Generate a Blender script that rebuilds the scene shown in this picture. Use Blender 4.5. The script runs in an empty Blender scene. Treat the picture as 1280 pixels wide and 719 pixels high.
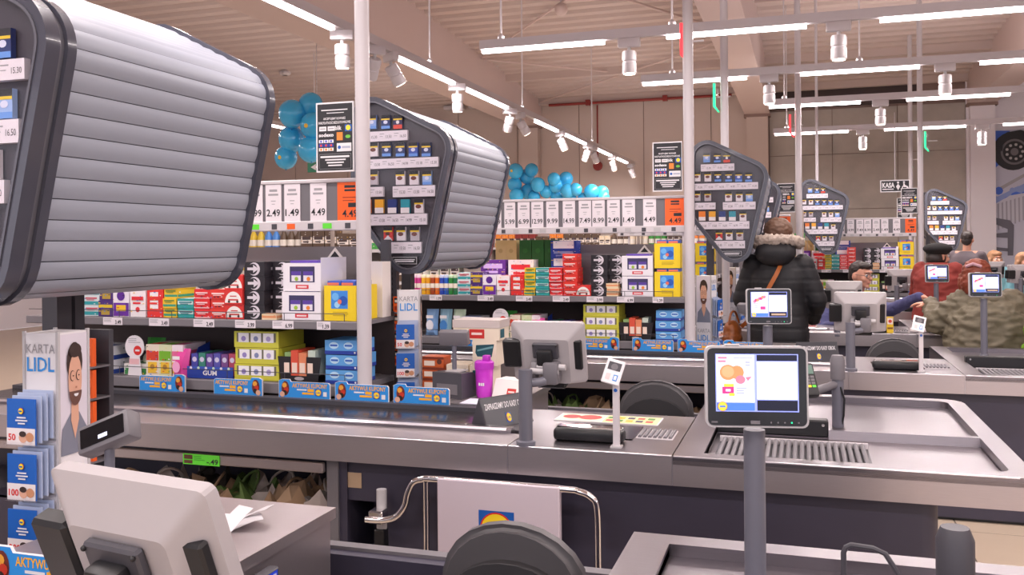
import bpy, bmesh, math, random
from mathutils import Vector, Matrix
random.seed(11)
SC = bpy.context.scene
COL = SC.collection
PI = math.pi

# ------------------------------------------------------------ camera, world, exposure
CAM_H, YAW, FPX = 1.57, math.radians(17.9), 1125.0
cam_d = bpy.data.cameras.new('camera')
cam_d.sensor_width = 36.0
cam_d.lens = FPX / 1280 * 36.0
cam_d.shift_y = -52 / 1280
cam_d.clip_start, cam_d.clip_end = 0.05, 120
cam = bpy.data.objects.new('camera', cam_d)
COL.objects.link(cam)
cam.matrix_world = (Matrix.Translation((0, 0, CAM_H)) @ Matrix.Rotation(YAW, 4, 'Z')
                    @ Matrix.Rotation(PI / 2, 4, 'X') @ Matrix.Rotation(-0.0085, 4, 'Z'))
SC.camera = cam
world = bpy.data.worlds.new('daylight')
SC.world = world
world.use_nodes = True
world.node_tree.nodes['Background'].inputs[0].default_value = (0.93, 0.9, 1.0, 1)
world.node_tree.nodes['Background'].inputs[1].default_value = 1.25
SC.view_settings.view_transform = 'Standard'
SC.view_settings.look = 'None'
SC.view_settings.gamma = 1.0
SC.view_settings.use_curve_mapping = False
SC.view_settings.exposure = 0.25
LAMP_COL = (1.0, 0.9, 0.885)
LAMP_W = 16.0
UPFILL_W = 2.2            # added upward fill that brightens the roof deck, per metre
SPOT_W = 30.0          # watts per metre of ceiling LED strip

# ------------------------------------------------------------ helpers
MATS = {}
def mat(name, col=(0.5, 0.5, 0.5), rough=0.5, metal=0.0, emit=0.0, spec=0.5, coat=0.0, noise=0.0, nscale=30.0,
        stretch=(1, 1, 1), bump=0.0, alpha=1.0, trans=0.0):
    if name in MATS:
        return MATS[name]
    m = bpy.data.materials.new(name)
    m.use_nodes = True
    nt = m.node_tree
    b = nt.nodes['Principled BSDF']
    b.inputs['Base Color'].default_value = (*col, 1)
    b.inputs['Roughness'].default_value = rough
    b.inputs['Metallic'].default_value = metal
    b.inputs['Specular IOR Level'].default_value = spec
    b.inputs['Coat Weight'].default_value = coat
    b.inputs['Transmission Weight'].default_value = trans
    b.inputs['Alpha'].default_value = alpha
    if emit:
        b.inputs['Emission Color'].default_value = (*col, 1)
        b.inputs['Emission Strength'].default_value = emit
    if noise or bump:
        tc = nt.nodes.new('ShaderNodeTexCoord')
        mp = nt.nodes.new('ShaderNodeMapping')
        mp.inputs['Scale'].default_value = stretch
        nz = nt.nodes.new('ShaderNodeTexNoise')
        nz.inputs['Scale'].default_value = nscale
        nz.inputs['Detail'].default_value = 4
        nt.links.new(tc.outputs['Object'], mp.inputs[0])
        nt.links.new(mp.outputs[0], nz.inputs[0])
        if noise:
            mx = nt.nodes.new('ShaderNodeMix')
            mx.data_type = 'RGBA'
            mx.inputs[6].default_value = (*[c * (1 - noise) for c in col], 1)
            mx.inputs[7].default_value = (*[min(1, c * (1 + noise)) for c in col], 1)
            nt.links.new(nz.outputs[0], mx.inputs[0])
            nt.links.new(mx.outputs[2], b.inputs['Base Color'])
        if bump:
            bp = nt.nodes.new('ShaderNodeBump')
            bp.inputs['Strength'].default_value = bump
            bp.inputs['Distance'].default_value = 0.01
            nt.links.new(nz.outputs[0], bp.inputs['Height'])
            nt.links.new(bp.outputs[0], b.inputs['Normal'])
    MATS[name] = m
    return m

def hexc(h):
    h = h.lstrip('#')
    out = []
    for i in (0, 2, 4):
        c = int(h[i:i + 2], 16) / 255
        out.append(c / 12.92 if c <= 0.04045 else ((c + 0.055) / 1.055) ** 2.4)
    return tuple(out)
def ink(h, rough=0.45):
    return mat('ink_' + h, hexc(h), rough)

TXT = {}
def text_mesh(s, bold=0.0):
    k = (s, bold)
    if k not in TXT:
        cu = bpy.data.curves.new('t', 'FONT')
        cu.body = s
        cu.size = 1.0
        cu.resolution_u = 2
        cu.offset = bold
        ob = bpy.data.objects.new('t', cu)
        me = bpy.data.meshes.new_from_object(ob)
        vs = [(v.co.x, v.co.y) for v in me.vertices]
        fs = [tuple(p.vertices) for p in me.polygons]
        bpy.data.objects.remove(ob)
        bpy.data.curves.remove(cu)
        bpy.data.meshes.remove(me)
        if vs:
            x0 = min(v[0] for v in vs); x1 = max(v[0] for v in vs)
            y0 = min(v[1] for v in vs); y1 = max(v[1] for v in vs)
        else:
            x0 = x1 = y0 = y1 = 0
        TXT[k] = (vs, fs, x0, x1, y0, y1)
    return TXT[k]

class MB:
    """collects shapes into one mesh with several materials"""
    def __init__(self):
        self.v, self.f, self.m, self.ml = [], [], [], []
    def mi(self, m):
        if isinstance(m, str):
            m = MATS[m]
        if m not in self.ml:
            self.ml.append(m)
        return self.ml.index(m)
    def add(self, vs, fs, m, M=None):
        o = len(self.v)
        k = self.mi(m)
        for p in vs:
            self.v.append(tuple(M @ Vector(p)) if M is not None else tuple(p))
        for f in fs:
            self.f.append(tuple(i + o for i in f))
            self.m.append(k)
        return self
    def box(self, x0, x1, y0, y1, z0, z1, m, M=None):
        vs = [(x0, y0, z0), (x1, y0, z0), (x1, y1, z0), (x0, y1, z0), (x0, y0, z1), (x1, y0, z1), (x1, y1, z1), (x0, y1, z1)]
        fs = [(0, 3, 2, 1), (4, 5, 6, 7), (0, 1, 5, 4), (1, 2, 6, 5), (2, 3, 7, 6), (3, 0, 4, 7)]
        return self.add(vs, fs, m, M)
    def rbox(self, x0, x1, y0, y1, z0, z1, m, r=0.01, seg=2, M=None):
        bm = bmesh.new()
        bmesh.ops.create_cube(bm, size=1.0)
        for v in bm.verts:
            v.co = Vector(((x0 + x1) / 2 + v.co.x * (x1 - x0), (y0 + y1) / 2 + v.co.y * (y1 - y0), (z0 + z1) / 2 + v.co.z * (z1 - z0)))
        bmesh.ops.bevel(bm, geom=bm.edges[:], offset=r, segments=seg, profile=0.5, affect='EDGES')
        return self.addbm(bm, m, M)
    def addbm(self, bm, m, M=None):
        bm.verts.index_update()
        vs = [tuple(v.co) for v in bm.verts]
        fs = [tuple(v.index for v in f.verts) for f in bm.faces]
        bm.free()
        return self.add(vs, fs, m, M)
    def prism(self, poly, a0, a1, m, axis='Y', M=None):
        n = len(poly)
        def P(p, a):
            return {'Y': (p[0], a, p[1]), 'Z': (p[0], p[1], a), 'X': (a, p[0], p[1])}[axis]
        vs = [P(p, a0) for p in poly] + [P(p, a1) for p in poly]
        fs = [(i, (i + 1) % n, (i + 1) % n + n, i + n) for i in range(n)]
        fs += [tuple(range(n - 1, -1, -1)), tuple(range(n, 2 * n))]
        return self.add(vs, fs, m, M)
    def ring(self, outer, inner, a0, a1, m, axis='Y'):
        n = len(outer)
        def P(p, a):
            return {'Y': (p[0], a, p[1]), 'Z': (p[0], p[1], a), 'X': (a, p[0], p[1])}[axis]
        vs = [P(p, a0) for p in outer] + [P(p, a1) for p in outer] + [P(p, a0) for p in inner] + [P(p, a1) for p in inner]
        fs = []
        for i in range(n):
            j = (i + 1) % n
            fs += [(i, j, j + n, i + n), (j + 2 * n, i + 2 * n, i + 3 * n, j + 3 * n), (i, i + 2 * n, j + 2 * n, j), (i + n, j + n, j + 3 * n, i + 3 * n)]
        return self.add(vs, fs, m)
    def tube(self, pts, r, m, n=10, cap=True):
        pts = [Vector(p) for p in pts]
        rs = r if isinstance(r, (list, tuple)) else [r] * len(pts)
        vs, fs = [], []
        prev = None
        for i, p in enumerate(pts):
            d = (pts[min(i + 1, len(pts) - 1)] - pts[max(i - 1, 0)]).normalized()
            if prev is None:
                a = Vector((0, 0, 1)) if abs(d.z) < 0.9 else Vector((1, 0, 0))
                s = d.cross(a).normalized()
            else:
                s = (prev - d * prev.dot(d)).normalized()
            prev = s
            t = d.cross(s)
            for k in range(n):
                a = 2 * PI * k / n
                vs.append(tuple(p + (s * math.cos(a) + t * math.sin(a)) * rs[i]))
        for i in range(len(pts) - 1):
            for k in range(n):
                k2 = (k + 1) % n
                fs.append((i * n + k, i * n + k2, (i + 1) * n + k2, (i + 1) * n + k))
        if cap:
            fs.append(tuple(range(n - 1, -1, -1)))
            fs.append(tuple(range((len(pts) - 1) * n, len(pts) * n)))
        return self.add(vs, fs, m)
    def cyl(self, x, y, z0, z1, r, m, n=16, r2=None):
        return self.tube([(x, y, z0), (x, y, z1)], [r, r if r2 is None else r2], m, n)
    def lathe(self, prof, m, x=0, y=0, z=0, n=16, M=None):
        vs, fs = [], []
        for (r, h) in prof:
            for k in range(n):
                a = 2 * PI * k / n
                vs.append((x + r * math.cos(a), y + r * math.sin(a), z + h))
        for i in range(len(prof) - 1):
            for k in range(n):
                k2 = (k + 1) % n
                fs.append((i * n + k, i * n + k2, (i + 1) * n + k2, (i + 1) * n + k))
        fs.append(tuple(range(n - 1, -1, -1)))
        fs.append(tuple(range((len(prof) - 1) * n, len(prof) * n)))
        return self.add(vs, fs, m, M)
    def ball(self, c, r, m, n=12, k=8, M=None):
        rx, ry, rz = r if isinstance(r, (list, tuple)) else (r, r, r)
        vs, fs = [(c[0], c[1], c[2] - rz)], []
        for i in range(1, k):
            t = PI * i / k
            for j in range(n):
                a = 2 * PI * j / n
                vs.append((c[0] + rx * math.sin(t) * math.cos(a), c[1] + ry * math.sin(t) * math.sin(a), c[2] - rz * math.cos(t)))
        vs.append((c[0], c[1], c[2] + rz))
        for j in range(n):
            fs.append((0, 1 + (j + 1) % n, 1 + j))
            for i in range(k - 2):
                a = 1 + i * n
                fs.append((a + j, a + (j + 1) % n, a + n + (j + 1) % n, a + n + j))
            a = 1 + (k - 2) * n
            fs.append((a + j, a + (j + 1) % n, len(vs) - 1))
        return self.add(vs, fs, m, M)
    def build(self, name, parent=None, smooth=35, loc=None, rz=0):
        me = bpy.data.meshes.new(name)
        me.from_pydata(self.v, [], self.f)
        for m in self.ml:
            me.materials.append(m)
        me.polygons.foreach_set('material_index', self.m)
        if smooth:
            me.polygons.foreach_set('use_smooth', [True] * len(me.polygons))
            me.update()
            me.set_sharp_from_angle(angle=math.radians(smooth))
        me.update()
        o = bpy.data.objects.new(name, me)
        COL.objects.link(o)
        if parent is not None:
            o.parent = parent
        if loc is not None:
            o.location = loc
        o.rotation_euler.z = rz
        return o

class Fr:
    """a flat print area: origin, right, up; everything lifted a hair off the surface"""
    def __init__(self, mb, o, r=(1, 0, 0), u=(0, 0, 1), lift=0.0012):
        self.mb, self.o, self.r, self.u = mb, Vector(o), Vector(r), Vector(u)
        self.n = self.r.cross(self.u).normalized()
        self.l = lift
    def p(self, x, y, k=1.0):
        return tuple(self.o + self.r * x + self.u * y + self.n * (self.l * k))
    def poly(self, pts, m, k=1.0):
        self.mb.add([self.p(x, y, k) for x, y in pts], [tuple(range(len(pts)))], m)
        return self
    def rect(self, x0, y0, x1, y1, m, k=1.0):
        return self.poly([(x0, y0), (x1, y0), (x1, y1), (x0, y1)], m, k)
    def disc(self, cx, cy, r, m, k=1.0, ry=None, n=16, a0=0, a1=2 * PI):
        ry = r if ry is None else ry
        nn = n if a1 - a0 > 6.2 else n + 1
        return self.poly([(cx + r * math.cos(a0 + (a1 - a0) * i / n), cy + ry * math.sin(a0 + (a1 - a0) * i / n)) for i in range(nn)], m, k)
    def text(self, s, x, y, h, m, k=2.0, align='l', wide=1.0, bold=0.0, fit=None):
        vs, fs, x0, x1, y0, y1 = text_mesh(s, bold)
        if not vs:
            return self
        sc = h / 0.72
        sx = sc * wide
        if fit:
            sx = fit / max(1e-4, (x1 - x0))
        w = (x1 - x0) * sx
        ox = x - x0 * sx - {'l': 0, 'c': w / 2, 'r': w}[align]
        self.mb.add([self.p(ox + a * sx, y + b * sc, k) for a, b in vs], fs, m)
        return self
    def lines(self, x0, y0, x1, y1, n, m, k=2.0, seed=0, fill=0.55):
        """rows of unreadable small print"""
        rr = random.Random(seed)
        hgt = (y1 - y0) / n
        for i in range(n):
            e = x1 - (x1 - x0) * rr.uniform(0, 0.35)
            self.rect(x0, y1 - (i + fill) * hgt, e, y1 - i * hgt, m, k)
        return self

def props(o, label=None, cat=None, group=None, kind=None):
    if label: o['label'] = label
    if cat: o['category'] = cat
    if group: o['group'] = group
    if kind: o['kind'] = kind
    return o
def thing(name, label, cat, loc=(0, 0, 0), rz=0, group=None, kind=None):
    o = bpy.data.objects.new(name, None)
    o.empty_display_size = 0.05
    COL.objects.link(o)
    o.location = loc
    o.rotation_euler.z = rz
    return props(o, label, cat, group, kind)
def copy_tree(root, loc=None, label=None, group=None, rz=None, parent=None):
    c = root.copy()
    COL.objects.link(c)
    c.parent = parent
    if loc is not None: c.location = loc
    if rz is not None: c.rotation_euler.z = rz
    if label: c['label'] = label
    if group: c['group'] = group
    for ch in root.children:
        d = copy_tree(ch, parent=c)
    return c
def rounded(corners, n=7):
    """closed polygon of (x, z, r) corners with round corners"""
    out = []
    N = len(corners)
    for i in range(N):
        p = Vector(corners[i][:2]); r = corners[i][2]
        a = Vector(corners[i - 1][:2]); b = Vector(corners[(i + 1) % N][:2])
        da = (a - p).normalized(); db = (b - p).normalized()
        ang = da.angle(db)
        t = r / math.tan(ang / 2)
        bis = (da + db).normalized()
        c = p + bis * (r / math.sin(ang / 2))
        s = p + da * t - c; e = p + db * t - c
        a0 = math.atan2(s.y, s.x); a1 = math.atan2(e.y, e.x)
        d = a1 - a0
        while d > PI: d -= 2 * PI
        while d < -PI: d += 2 * PI
        for k in range(n):
            q = a0 + d * k / (n - 1)
            out.append((c.x + r * math.cos(q), c.y + r * math.sin(q)))
    return out
def arc(cx, cy, r, a0, a1, n=8):
    return [(cx + r * math.cos(math.radians(a0 + (a1 - a0) * i / n)), cy + r * math.sin(math.radians(a0 + (a1 - a0) * i / n))) for i in range(n + 1)]
def ray(x, y):
    """direction through a photo pixel (used to read positions off the photograph)"""
    c, s = math.cos(YAW), math.sin(YAW)
    xd = x - 0.0085 * (y - 360); yd = y + 0.0085 * (x - 640)
    u = (xd - 640) / FPX; v = (308 - yd) / FPX
    return c * u - s, s * u + c, v
def atY(x, y, Y):
    d = ray(x, y); t = Y / d[1]
    return Vector((t * d[0], Y, CAM_H + t * d[2]))
def atX(x, y, X):
    d = ray(x, y); t = X / d[0]
    return Vector((X, t * d[1], CAM_H + t * d[2]))

# ------------------------------------------------------------ materials
mat('edge_highlight', (0.72, 0.68, 0.72), 0.3, 0.9)  # pale metal standing in for highlights on steel edges and seams
mat('steel', (0.5, 0.45, 0.46), 0.34, 0.85, noise=0.06, nscale=60, stretch=(0.3, 6, 6), bump=0.02)
mat('steel_top', (0.25, 0.228, 0.248), 0.3, 0.95, noise=0.05, nscale=50, stretch=(0.4, 5, 5), bump=0.02)
mat('chrome', (0.82, 0.8, 0.8), 0.08, 1.0)
mat('navy_panel', (0.044, 0.04, 0.066), 0.45, noise=0.1, nscale=8)
mat('dark_grey', (0.06, 0.058, 0.07), 0.45)
mat('mid_grey', (0.16, 0.15, 0.165), 0.45)
mat('pole_grey', (0.14, 0.14, 0.172), 0.35)
mat('light_grey', (0.5, 0.48, 0.49), 0.4)
mat('monitor_shell', (0.42, 0.39, 0.4), 0.4, noise=0.02)
mat('black', (0.012, 0.012, 0.014), 0.4)
mat('gloss_black', (0.008, 0.008, 0.01), 0.12)
mat('belt', (0.03, 0.027, 0.03), 0.22, noise=0.15, nscale=20)
mat('white', (0.78, 0.76, 0.78), 0.45)
mat('white_metal', (0.62, 0.58, 0.6), 0.4)
mat('post_white', (0.58, 0.54, 0.56), 0.35)
mat('slat', (0.33, 0.355, 0.42), 0.38, spec=0.5)
mat('rim', (0.065, 0.067, 0.09), 0.22, coat=0.3)
mat('rim_light', (0.3, 0.3, 0.34), 0.2, 0.6)
mat('disp_panel', (0.06, 0.053, 0.066), 0.35)
mat('shelf_grey', (0.19, 0.175, 0.19), 0.5)
mat('card_grey', (0.2, 0.18, 0.19), 0.6)
mat('back_dark', (0.06, 0.042, 0.042), 0.7)
mat('card_white', (0.8, 0.74, 0.78), 0.5)
mat('orange', hexc('F4631E'), 0.5)
mat('lime', hexc('63E03A'), 0.5)
mat('lidl_blue', hexc('1B5FB8'), 0.45)
mat('sky_blue', hexc('2E8FDD'), 0.45)
mat('lidl_yellow', hexc('FFDD2A'), 0.45)
mat('lidl_red', hexc('DB2A25'), 0.45)
mat('print_dark', (0.02, 0.02, 0.025), 0.6)
mat('print_grey', (0.35, 0.34, 0.36), 0.6)
mat('balloon', hexc('3FB6EA'), 0.22, coat=0.3)
mat('balloon_knot', hexc('1D86BD'), 0.4)
mat('led', (1.0, 0.9, 0.9), 0.5, emit=9.0)
mat('spot_lens', (1.0, 0.86, 0.74), 0.5, emit=7.0)
mat('red_led', (1.0, 0.03, 0.04), 0.5, emit=1.5)
mat('green_led', (0.02, 0.85, 0.35), 0.5, emit=0.9)
mat('screen_white', (0.72, 0.77, 1.0), 0.3, emit=0.6)
mat('screen_frame', (0.30, 0.36, 0.95), 0.3, emit=0.55)
mat('screen_blue', (0.07, 0.2, 0.72), 0.3, emit=0.5)
mat('screen_dark', (0.004, 0.006, 0.03), 0.2)
mat('screen_pink', (0.9, 0.22, 0.32), 0.3, emit=0.4)
mat('screen_orange', (0.9, 0.3, 0.12), 0.3, emit=0.4)
mat('screen_yellow', (0.95, 0.7, 0.06), 0.3, emit=0.45)
mat('screen_magenta', (0.7, 0.04, 0.25), 0.3, emit=0.4)
mat('screen_lav', (0.42, 0.45, 0.8), 0.3, emit=0.45)
mat('kraft', hexc('A08468'), 0.8, noise=0.15, nscale=12)
mat('skin', hexc('D39A82'), 0.5)
mat('skin_print', hexc('D9A78E'), 0.5)
mat('hair_print', hexc('3B2A26'), 0.5)
mat('grey_print', hexc('7C7F8E'), 0.5)
def acrylic():
    m = bpy.data.materials.new('acrylic')
    m.use_nodes = True
    nt = m.node_tree
    nt.nodes.clear()
    out = nt.nodes.new('ShaderNodeOutputMaterial')
    mx = nt.nodes.new('ShaderNodeMixShader')
    tr = nt.nodes.new('ShaderNodeBsdfTransparent')
    tr.inputs[0].default_value = (0.97, 0.97, 0.98, 1)
    gl = nt.nodes.new('ShaderNodeBsdfGlossy')
    gl.inputs['Roughness'].default_value = 0.06
    lw = nt.nodes.new('ShaderNodeLayerWeight')
    lw.inputs[0].default_value = 0.5
    pw = nt.nodes.new('ShaderNodeMath'); pw.operation = 'POWER'; pw.inputs[1].default_value = 4.0
    ma = nt.nodes.new('ShaderNodeMath'); ma.operation = 'MULTIPLY_ADD'; ma.inputs[1].default_value = 0.5; ma.inputs[2].default_value = 0.012
    nt.links.new(lw.outputs['Facing'], pw.inputs[0])
    nt.links.new(pw.outputs[0], ma.inputs[0])
    nt.links.new(ma.outputs[0], mx.inputs[0])
    nt.links.new(tr.outputs[0], mx.inputs[1])
    nt.links.new(gl.outputs[0], mx.inputs[2])
    nt.links.new(mx.outputs[0], out.inputs[0])
    MATS['acrylic'] = m
acrylic()

def lidl_logo(fr, cx, cy, s, k=1.0, square=True):
    """yellow disc with red ring on a blue square, blue and red letters"""
    if square:
        fr.rect(cx - s, cy - s, cx + s, cy + s, 'lidl_blue', k)
    fr.disc(cx, cy, s * 0.93, 'lidl_red', k + 1, n=28)
    fr.disc(cx, cy, s * 0.85, 'lidl_yellow', k + 2, n=28)
    if s > 0.012:
        fr.text('L', cx - s * 0.55, cy - s * 0.25, s * 0.5, 'lidl_blue', k + 3, 'c', bold=0.03)
        fr.text('i', cx - s * 0.14, cy - s * 0.25, s * 0.5, 'lidl_red', k + 3, 'c', bold=0.03)
        fr.text('D', cx + s * 0.16, cy - s * 0.25, s * 0.5, 'lidl_blue', k + 3, 'c', bold=0.03)
        fr.text('L', cx + s * 0.58, cy - s * 0.25, s * 0.5, 'lidl_blue', k + 3, 'c', bold=0.03)
    else:
        fr.rect(cx - s * 0.6, cy - s * 0.22, cx + s * 0.6, cy + s * 0.22, 'lidl_blue', k + 3)
# ------------------------------------------------------------ lights of the place (LED strips on ceiling tracks) and an added upward fill
def strip_light(p0, p1, watts, up=False):
    p0, p1 = Vector(p0), Vector(p1)
    L = (p1 - p0).length
    d = bpy.data.lights.new('led_light', 'AREA')
    d.shape = 'RECTANGLE'
    d.size, d.size_y = L, 0.05
    d.energy = watts * L
    d.color = LAMP_COL
    o = bpy.data.objects.new('led_light', d)
    COL.objects.link(o)
    o.location = (p0 + p1) / 2
    o.rotation_euler.z = math.atan2((p1 - p0).y, (p1 - p0).x)
    if up:  # added fill, turned to face the deck
        o.rotation_euler.x = PI
    return o

# ------------------------------------------------------------ the hall
mat('tile', hexc('CDBBA6'), 0.35, noise=0.05, nscale=4)
mat('grout', hexc('7E7268'), 0.8)
mat('cream_wall', hexc('CDBDB5'), 0.7, noise=0.02, nscale=2)
mat('joint_wall', hexc('8F7972'), 0.8)
mat('concrete', hexc('B2ABA4'), 0.75, noise=0.28, nscale=2.2, bump=0.05)
mat('white_wall', hexc('F0ECF4'), 0.6)
mat('deck', hexc('C8B7B1'), 0.6)
mat('beam', hexc('D2BFBB'), 0.65, noise=0.02, nscale=3)
YW, ZB = 19.8, 4.3
def roof(Y): return 4.87 + 0.058 * (YW - Y)
X0, X1, Y0 = -15.0, 12.0, -7.0
fl = props(MB().box(X0, X1, Y0, YW + 0.3, -0.2, -0.002, 'tile').build('floor', None, 0), kind='structure')
tb = MB().box(0.005, 0.595, 0.005, 0.595, -0.0019, 0.0, 'tile')
tb.box(0, 0.6, 0, 0.6, -0.0021, -0.0017, 'grout')
t0 = tb.build('tile', fl, 0)
for i in range(9):
    for j in range(10):
        t = t0 if (i, j) == (0, 0) else t0.copy()
        if t is not t0:
            COL.objects.link(t); t.parent = fl
        t.location = (-1.6 + i * 0.6, 1.8 + j * 0.6, 0)
# ribbed metal roof deck
mb = MB()
prof = []
y = Y0
while y < YW:
    z = roof(y)
    prof += [(y, z), (y + 0.14, roof(y + 0.14)), (y + 0.18, roof(y + 0.18) + 0.07), (y + 0.29, roof(y + 0.29) + 0.07)]
    y += 0.33
prof.append((YW + 0.3, roof(YW)))
vs = [(X0, a, b) for a, b in prof] + [(X1, a, b) for a, b in prof]
n = len(prof)
mb.add(vs, [(i, i + 1, i + 1 + n, i + n) for i in range(n - 1)], 'deck')
mb.box(X0, X1, Y0, YW + 0.3, 6.7, 6.75, 'deck')
props(mb.build('ceiling', None, 0), kind='structure')
# walls
w = MB().box(X0, X1, YW + 0.02, YW + 0.3, 0, 6.6, 'joint_wall').build('wall_back', None, 0)
props(w, kind='structure')
x = X0
while x < -0.75:
    x2 = min(x + 1.46, -0.66)
    MB().box(x + 0.008, x2 - 0.008, YW, YW + 0.03, 0, roof(YW), 'cream_wall').build('panel', w, 0)
    x = x2
for i in range(3):
    for j in range(4):
        MB().box(-0.65 + i * 1.25 + 0.006, -0.65 + (i + 1) * 1.25 - 0.006, YW - 0.01, YW + 0.03, j * 1.14, (j + 1) * 1.14 - 0.012 - (0.0 if j < 3 else 0.2), 'concrete').build('panel', w, 0)
MB().box(3.1, X1, YW - 0.06, YW + 0.03, 0, roof(YW), 'white_wall').build('panel', w, 0)
MB().box(-0.65, 2.2, YW - 0.05, YW + 0.02, 4.4, 4.95, 'back_dark').build('window_band', w, 0)
props(MB().box(X0 - 0.3, X0, Y0, YW, 0, 6.6, 'white_wall').build('wall_left', None, 0), kind='structure')
props(MB().box(X1, X1 + 0.3, Y0, YW, 0, 6.6, 'white_wall').build('wall_right', None, 0), kind='structure')
# shop-front behind the photographer: an open glazed front with posts and a header
mb = MB().box(X0, X1, Y0 - 0.3, Y0, 4.0, 6.7, 'white_wall').box(X0, X1, Y0 - 0.3, Y0, 0, 0.3, 'white_wall')
for i in range(10):
    mb.box(X0 + i * 3 - 0.08, X0 + i * 3 + 0.08, Y0 - 0.3, Y0, 0.3, 4.0, 'white_wall')
props(mb.build('wall_front', None, 0), kind='structure')
# beams with level undersides under the sloping deck, resting on wall piers
for k, xa in enumerate((-6.16, -1.14, 3.12)):
    b = MB()
    poly = [(Y0, ZB), (YW, ZB), (YW, roof(YW) + 0.06), (Y0, roof(Y0) + 0.06)]
    b.prism(poly, xa, xa + 0.5, 'beam', axis='X')
    o = b.build('trim_%d' % (k + 1), None, 0)
    props(o, label=['left roof beam above the light track', 'middle concrete roof beam', 'right roof beam above the wall advert'][k], kind='structure')
    pier = MB().box(xa + 0.03, xa + 0.47, YW - 0.22, YW - 0.01, 0, ZB - 0.03, 'cream_wall' if k < 2 else 'white_wall')
    pier.box(xa - 0.02, xa + 0.52, YW - 0.25, YW - 0.01, ZB - 0.06, ZB, 'joint_wall')
    pier.build('pier', o, 0)
# cross purlins in the shadow of the deck
for k, (ya, xa, xb) in enumerate(((17.2, -5.66, -1.14), (17.2, -0.64, 3.12), (13.6, -0.64, 3.12), (YW - 0.25, -5.66, -1.14), (YW - 0.25, -0.64, 3.12))):
    o = MB().box(xa, xb, ya, ya + 0.14, roof(ya) - 0.14, roof(ya) + 0.02, 'deck').build('trim_%d' % (4 + k), None, 0)
    props(o, label='steel purlin under the roof deck, ' + ['left bay', 'right bay far', 'right bay near', 'left bay at the wall', 'right bay at the wall'][k], kind='structure')
# bracing rods in the left bay
def rod(a, b, lab):
    o = MB().tube([a, b], 0.018, 'beam', 6).build('bracing_rod', None)
    props(o, lab, 'rod', 'diagonal bracing rods under the roof')
ra, rb, rc = 12.6, 16.2, 19.5
for (xa, ya, xb, yb, lab) in ((-5.6, 15.6, -2.9, 12.4, 'thin bracing rod rising from the left beam to the pendant globe'),
                              (-2.9, 12.4, -0.9, 15.5, 'thin bracing rod from the globe to the middle beam'),
                              (-5.6, 15.7, -1.2, 19.0, 'thin bracing rod running back from the left beam'),
                              (-5.6, 19.5, -1.2, 15.6, 'thin bracing rod running forward from the far left corner')):
    rod((xa, ya, roof(ya) - 0.08), (xb, yb, roof(yb) - 0.08), lab)
# smoke detectors / globes on the deck
def globe(px, py, Y, r, lab):
    p = atY(px, py, Y)
    z = roof(Y)
    t = thing('pendant_globe', lab, 'ceiling globe', (p.x, p.y, p.z), group='ceiling globes')
    MB().ball((0, 0, 0), r, 'beam', 14, 10).build('globe', t, 60)
    MB().tube([(0, 0, r * 0.9), (0, 0, max(r + 0.02, z - p.z + 0.05))], 0.012, 'white_metal', 6).build('stem', t)
globe(701, 12, 13.0, 0.1, 'pale globe hanging where the bracing rods meet')
globe(850, 83, 17.5, 0.11, 'pale globe behind the red lane light')
globe(392, 68, 15.5, 0.12, 'pale globe left of the white post')
for px, py, lab in ((721, 30, 'small round smoke detector on the deck right of the globe'), (355, 67, 'small round smoke detector on the left deck'), (357, 98, 'flat white ceiling unit above the blue balloons')):
    Y = 15.0 if px > 700 else 15.8
    p = atY(px, py, Y)
    t = thing('smoke_detector', lab, 'smoke detector', (p.x, p.y, roof(Y)), group='ceiling detectors')
    MB().lathe([(0.05, 0.02), (0.1, 0.0), (0.1, -0.04), (0.06, -0.07)][::-1], 'white_metal', n=14).build('housing', t)
    MB().lathe([(0.06, -0.02), (0.06, 0.05)], 'light_grey', n=12).build('base', t)
# red sprinkler pipe along the back wall top with a drop and alarm bell
rp = thing('sprinkler_pipe', 'thin red sprinkler pipe running along the top of the back wall', 'pipe', (-5.4, YW - 0.3, 4.72))
MB().tube([(0, 0, 0), (4.0, 0, 0)], 0.03, mat('red_pipe', hexc('8E2F2A'), 0.5), 8).build('run', rp)
for q in (0.9, 2.6):
    MB().box(q - 0.05, q + 0.05, -0.05, 0.05, -0.05, 0.07, 'red_pipe').build('bracket', rp)
p = atY(747, 208, YW - 0.06)
bl = thing('alarm_bell', 'dark red alarm bell hanging on a thin pipe on the back wall', 'alarm bell', (p.x, YW - 0.08, p.z))
MB().lathe([(0.11, 0), (0.1, 0.05), (0.04, 0.07)], 'red_pipe', n=14, M=Matrix.Rotation(PI / 2, 4, 'X')).build('bell', bl)
MB().tube([(0, 0, 0.05), (0, 0, 4.7 - p.z)], 0.018, 'red_pipe', 6).build('conduit', bl)
# duct on the far left wall
p = atY(538, 130, YW - 0.4)
dc = thing('air_duct', 'vertical round metal duct on the back wall behind the dispenser', 'duct', (p.x, YW - 0.4, 0))
MB().cyl(0, 0, 0, 4.35, 0.17, 'light_grey', 16).build('pipe', dc)
MB().lathe([(0.2, 4.3), (0.2, 4.4), (0.15, 4.45)], 'light_grey', n=16).build('collar', dc)
for k, (pa, pb, py) in enumerate(((556, 580, 136), (587, 612, 134))):
    a = atY(pa, py, YW - 0.1); b = atY(pb, py, YW - 0.1)
    props(MB().rbox(a.x, b.x, YW - 0.22, YW - 0.01, a.z - 0.05, a.z + 0.05, 'white_metal', 0.015).build('wall_lamp', None), 'slim wall lamp high on the back wall, ' + ('left of the pair' if k == 0 else 'right of the pair'), 'wall lamp', 'slim wall lamps')

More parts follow.
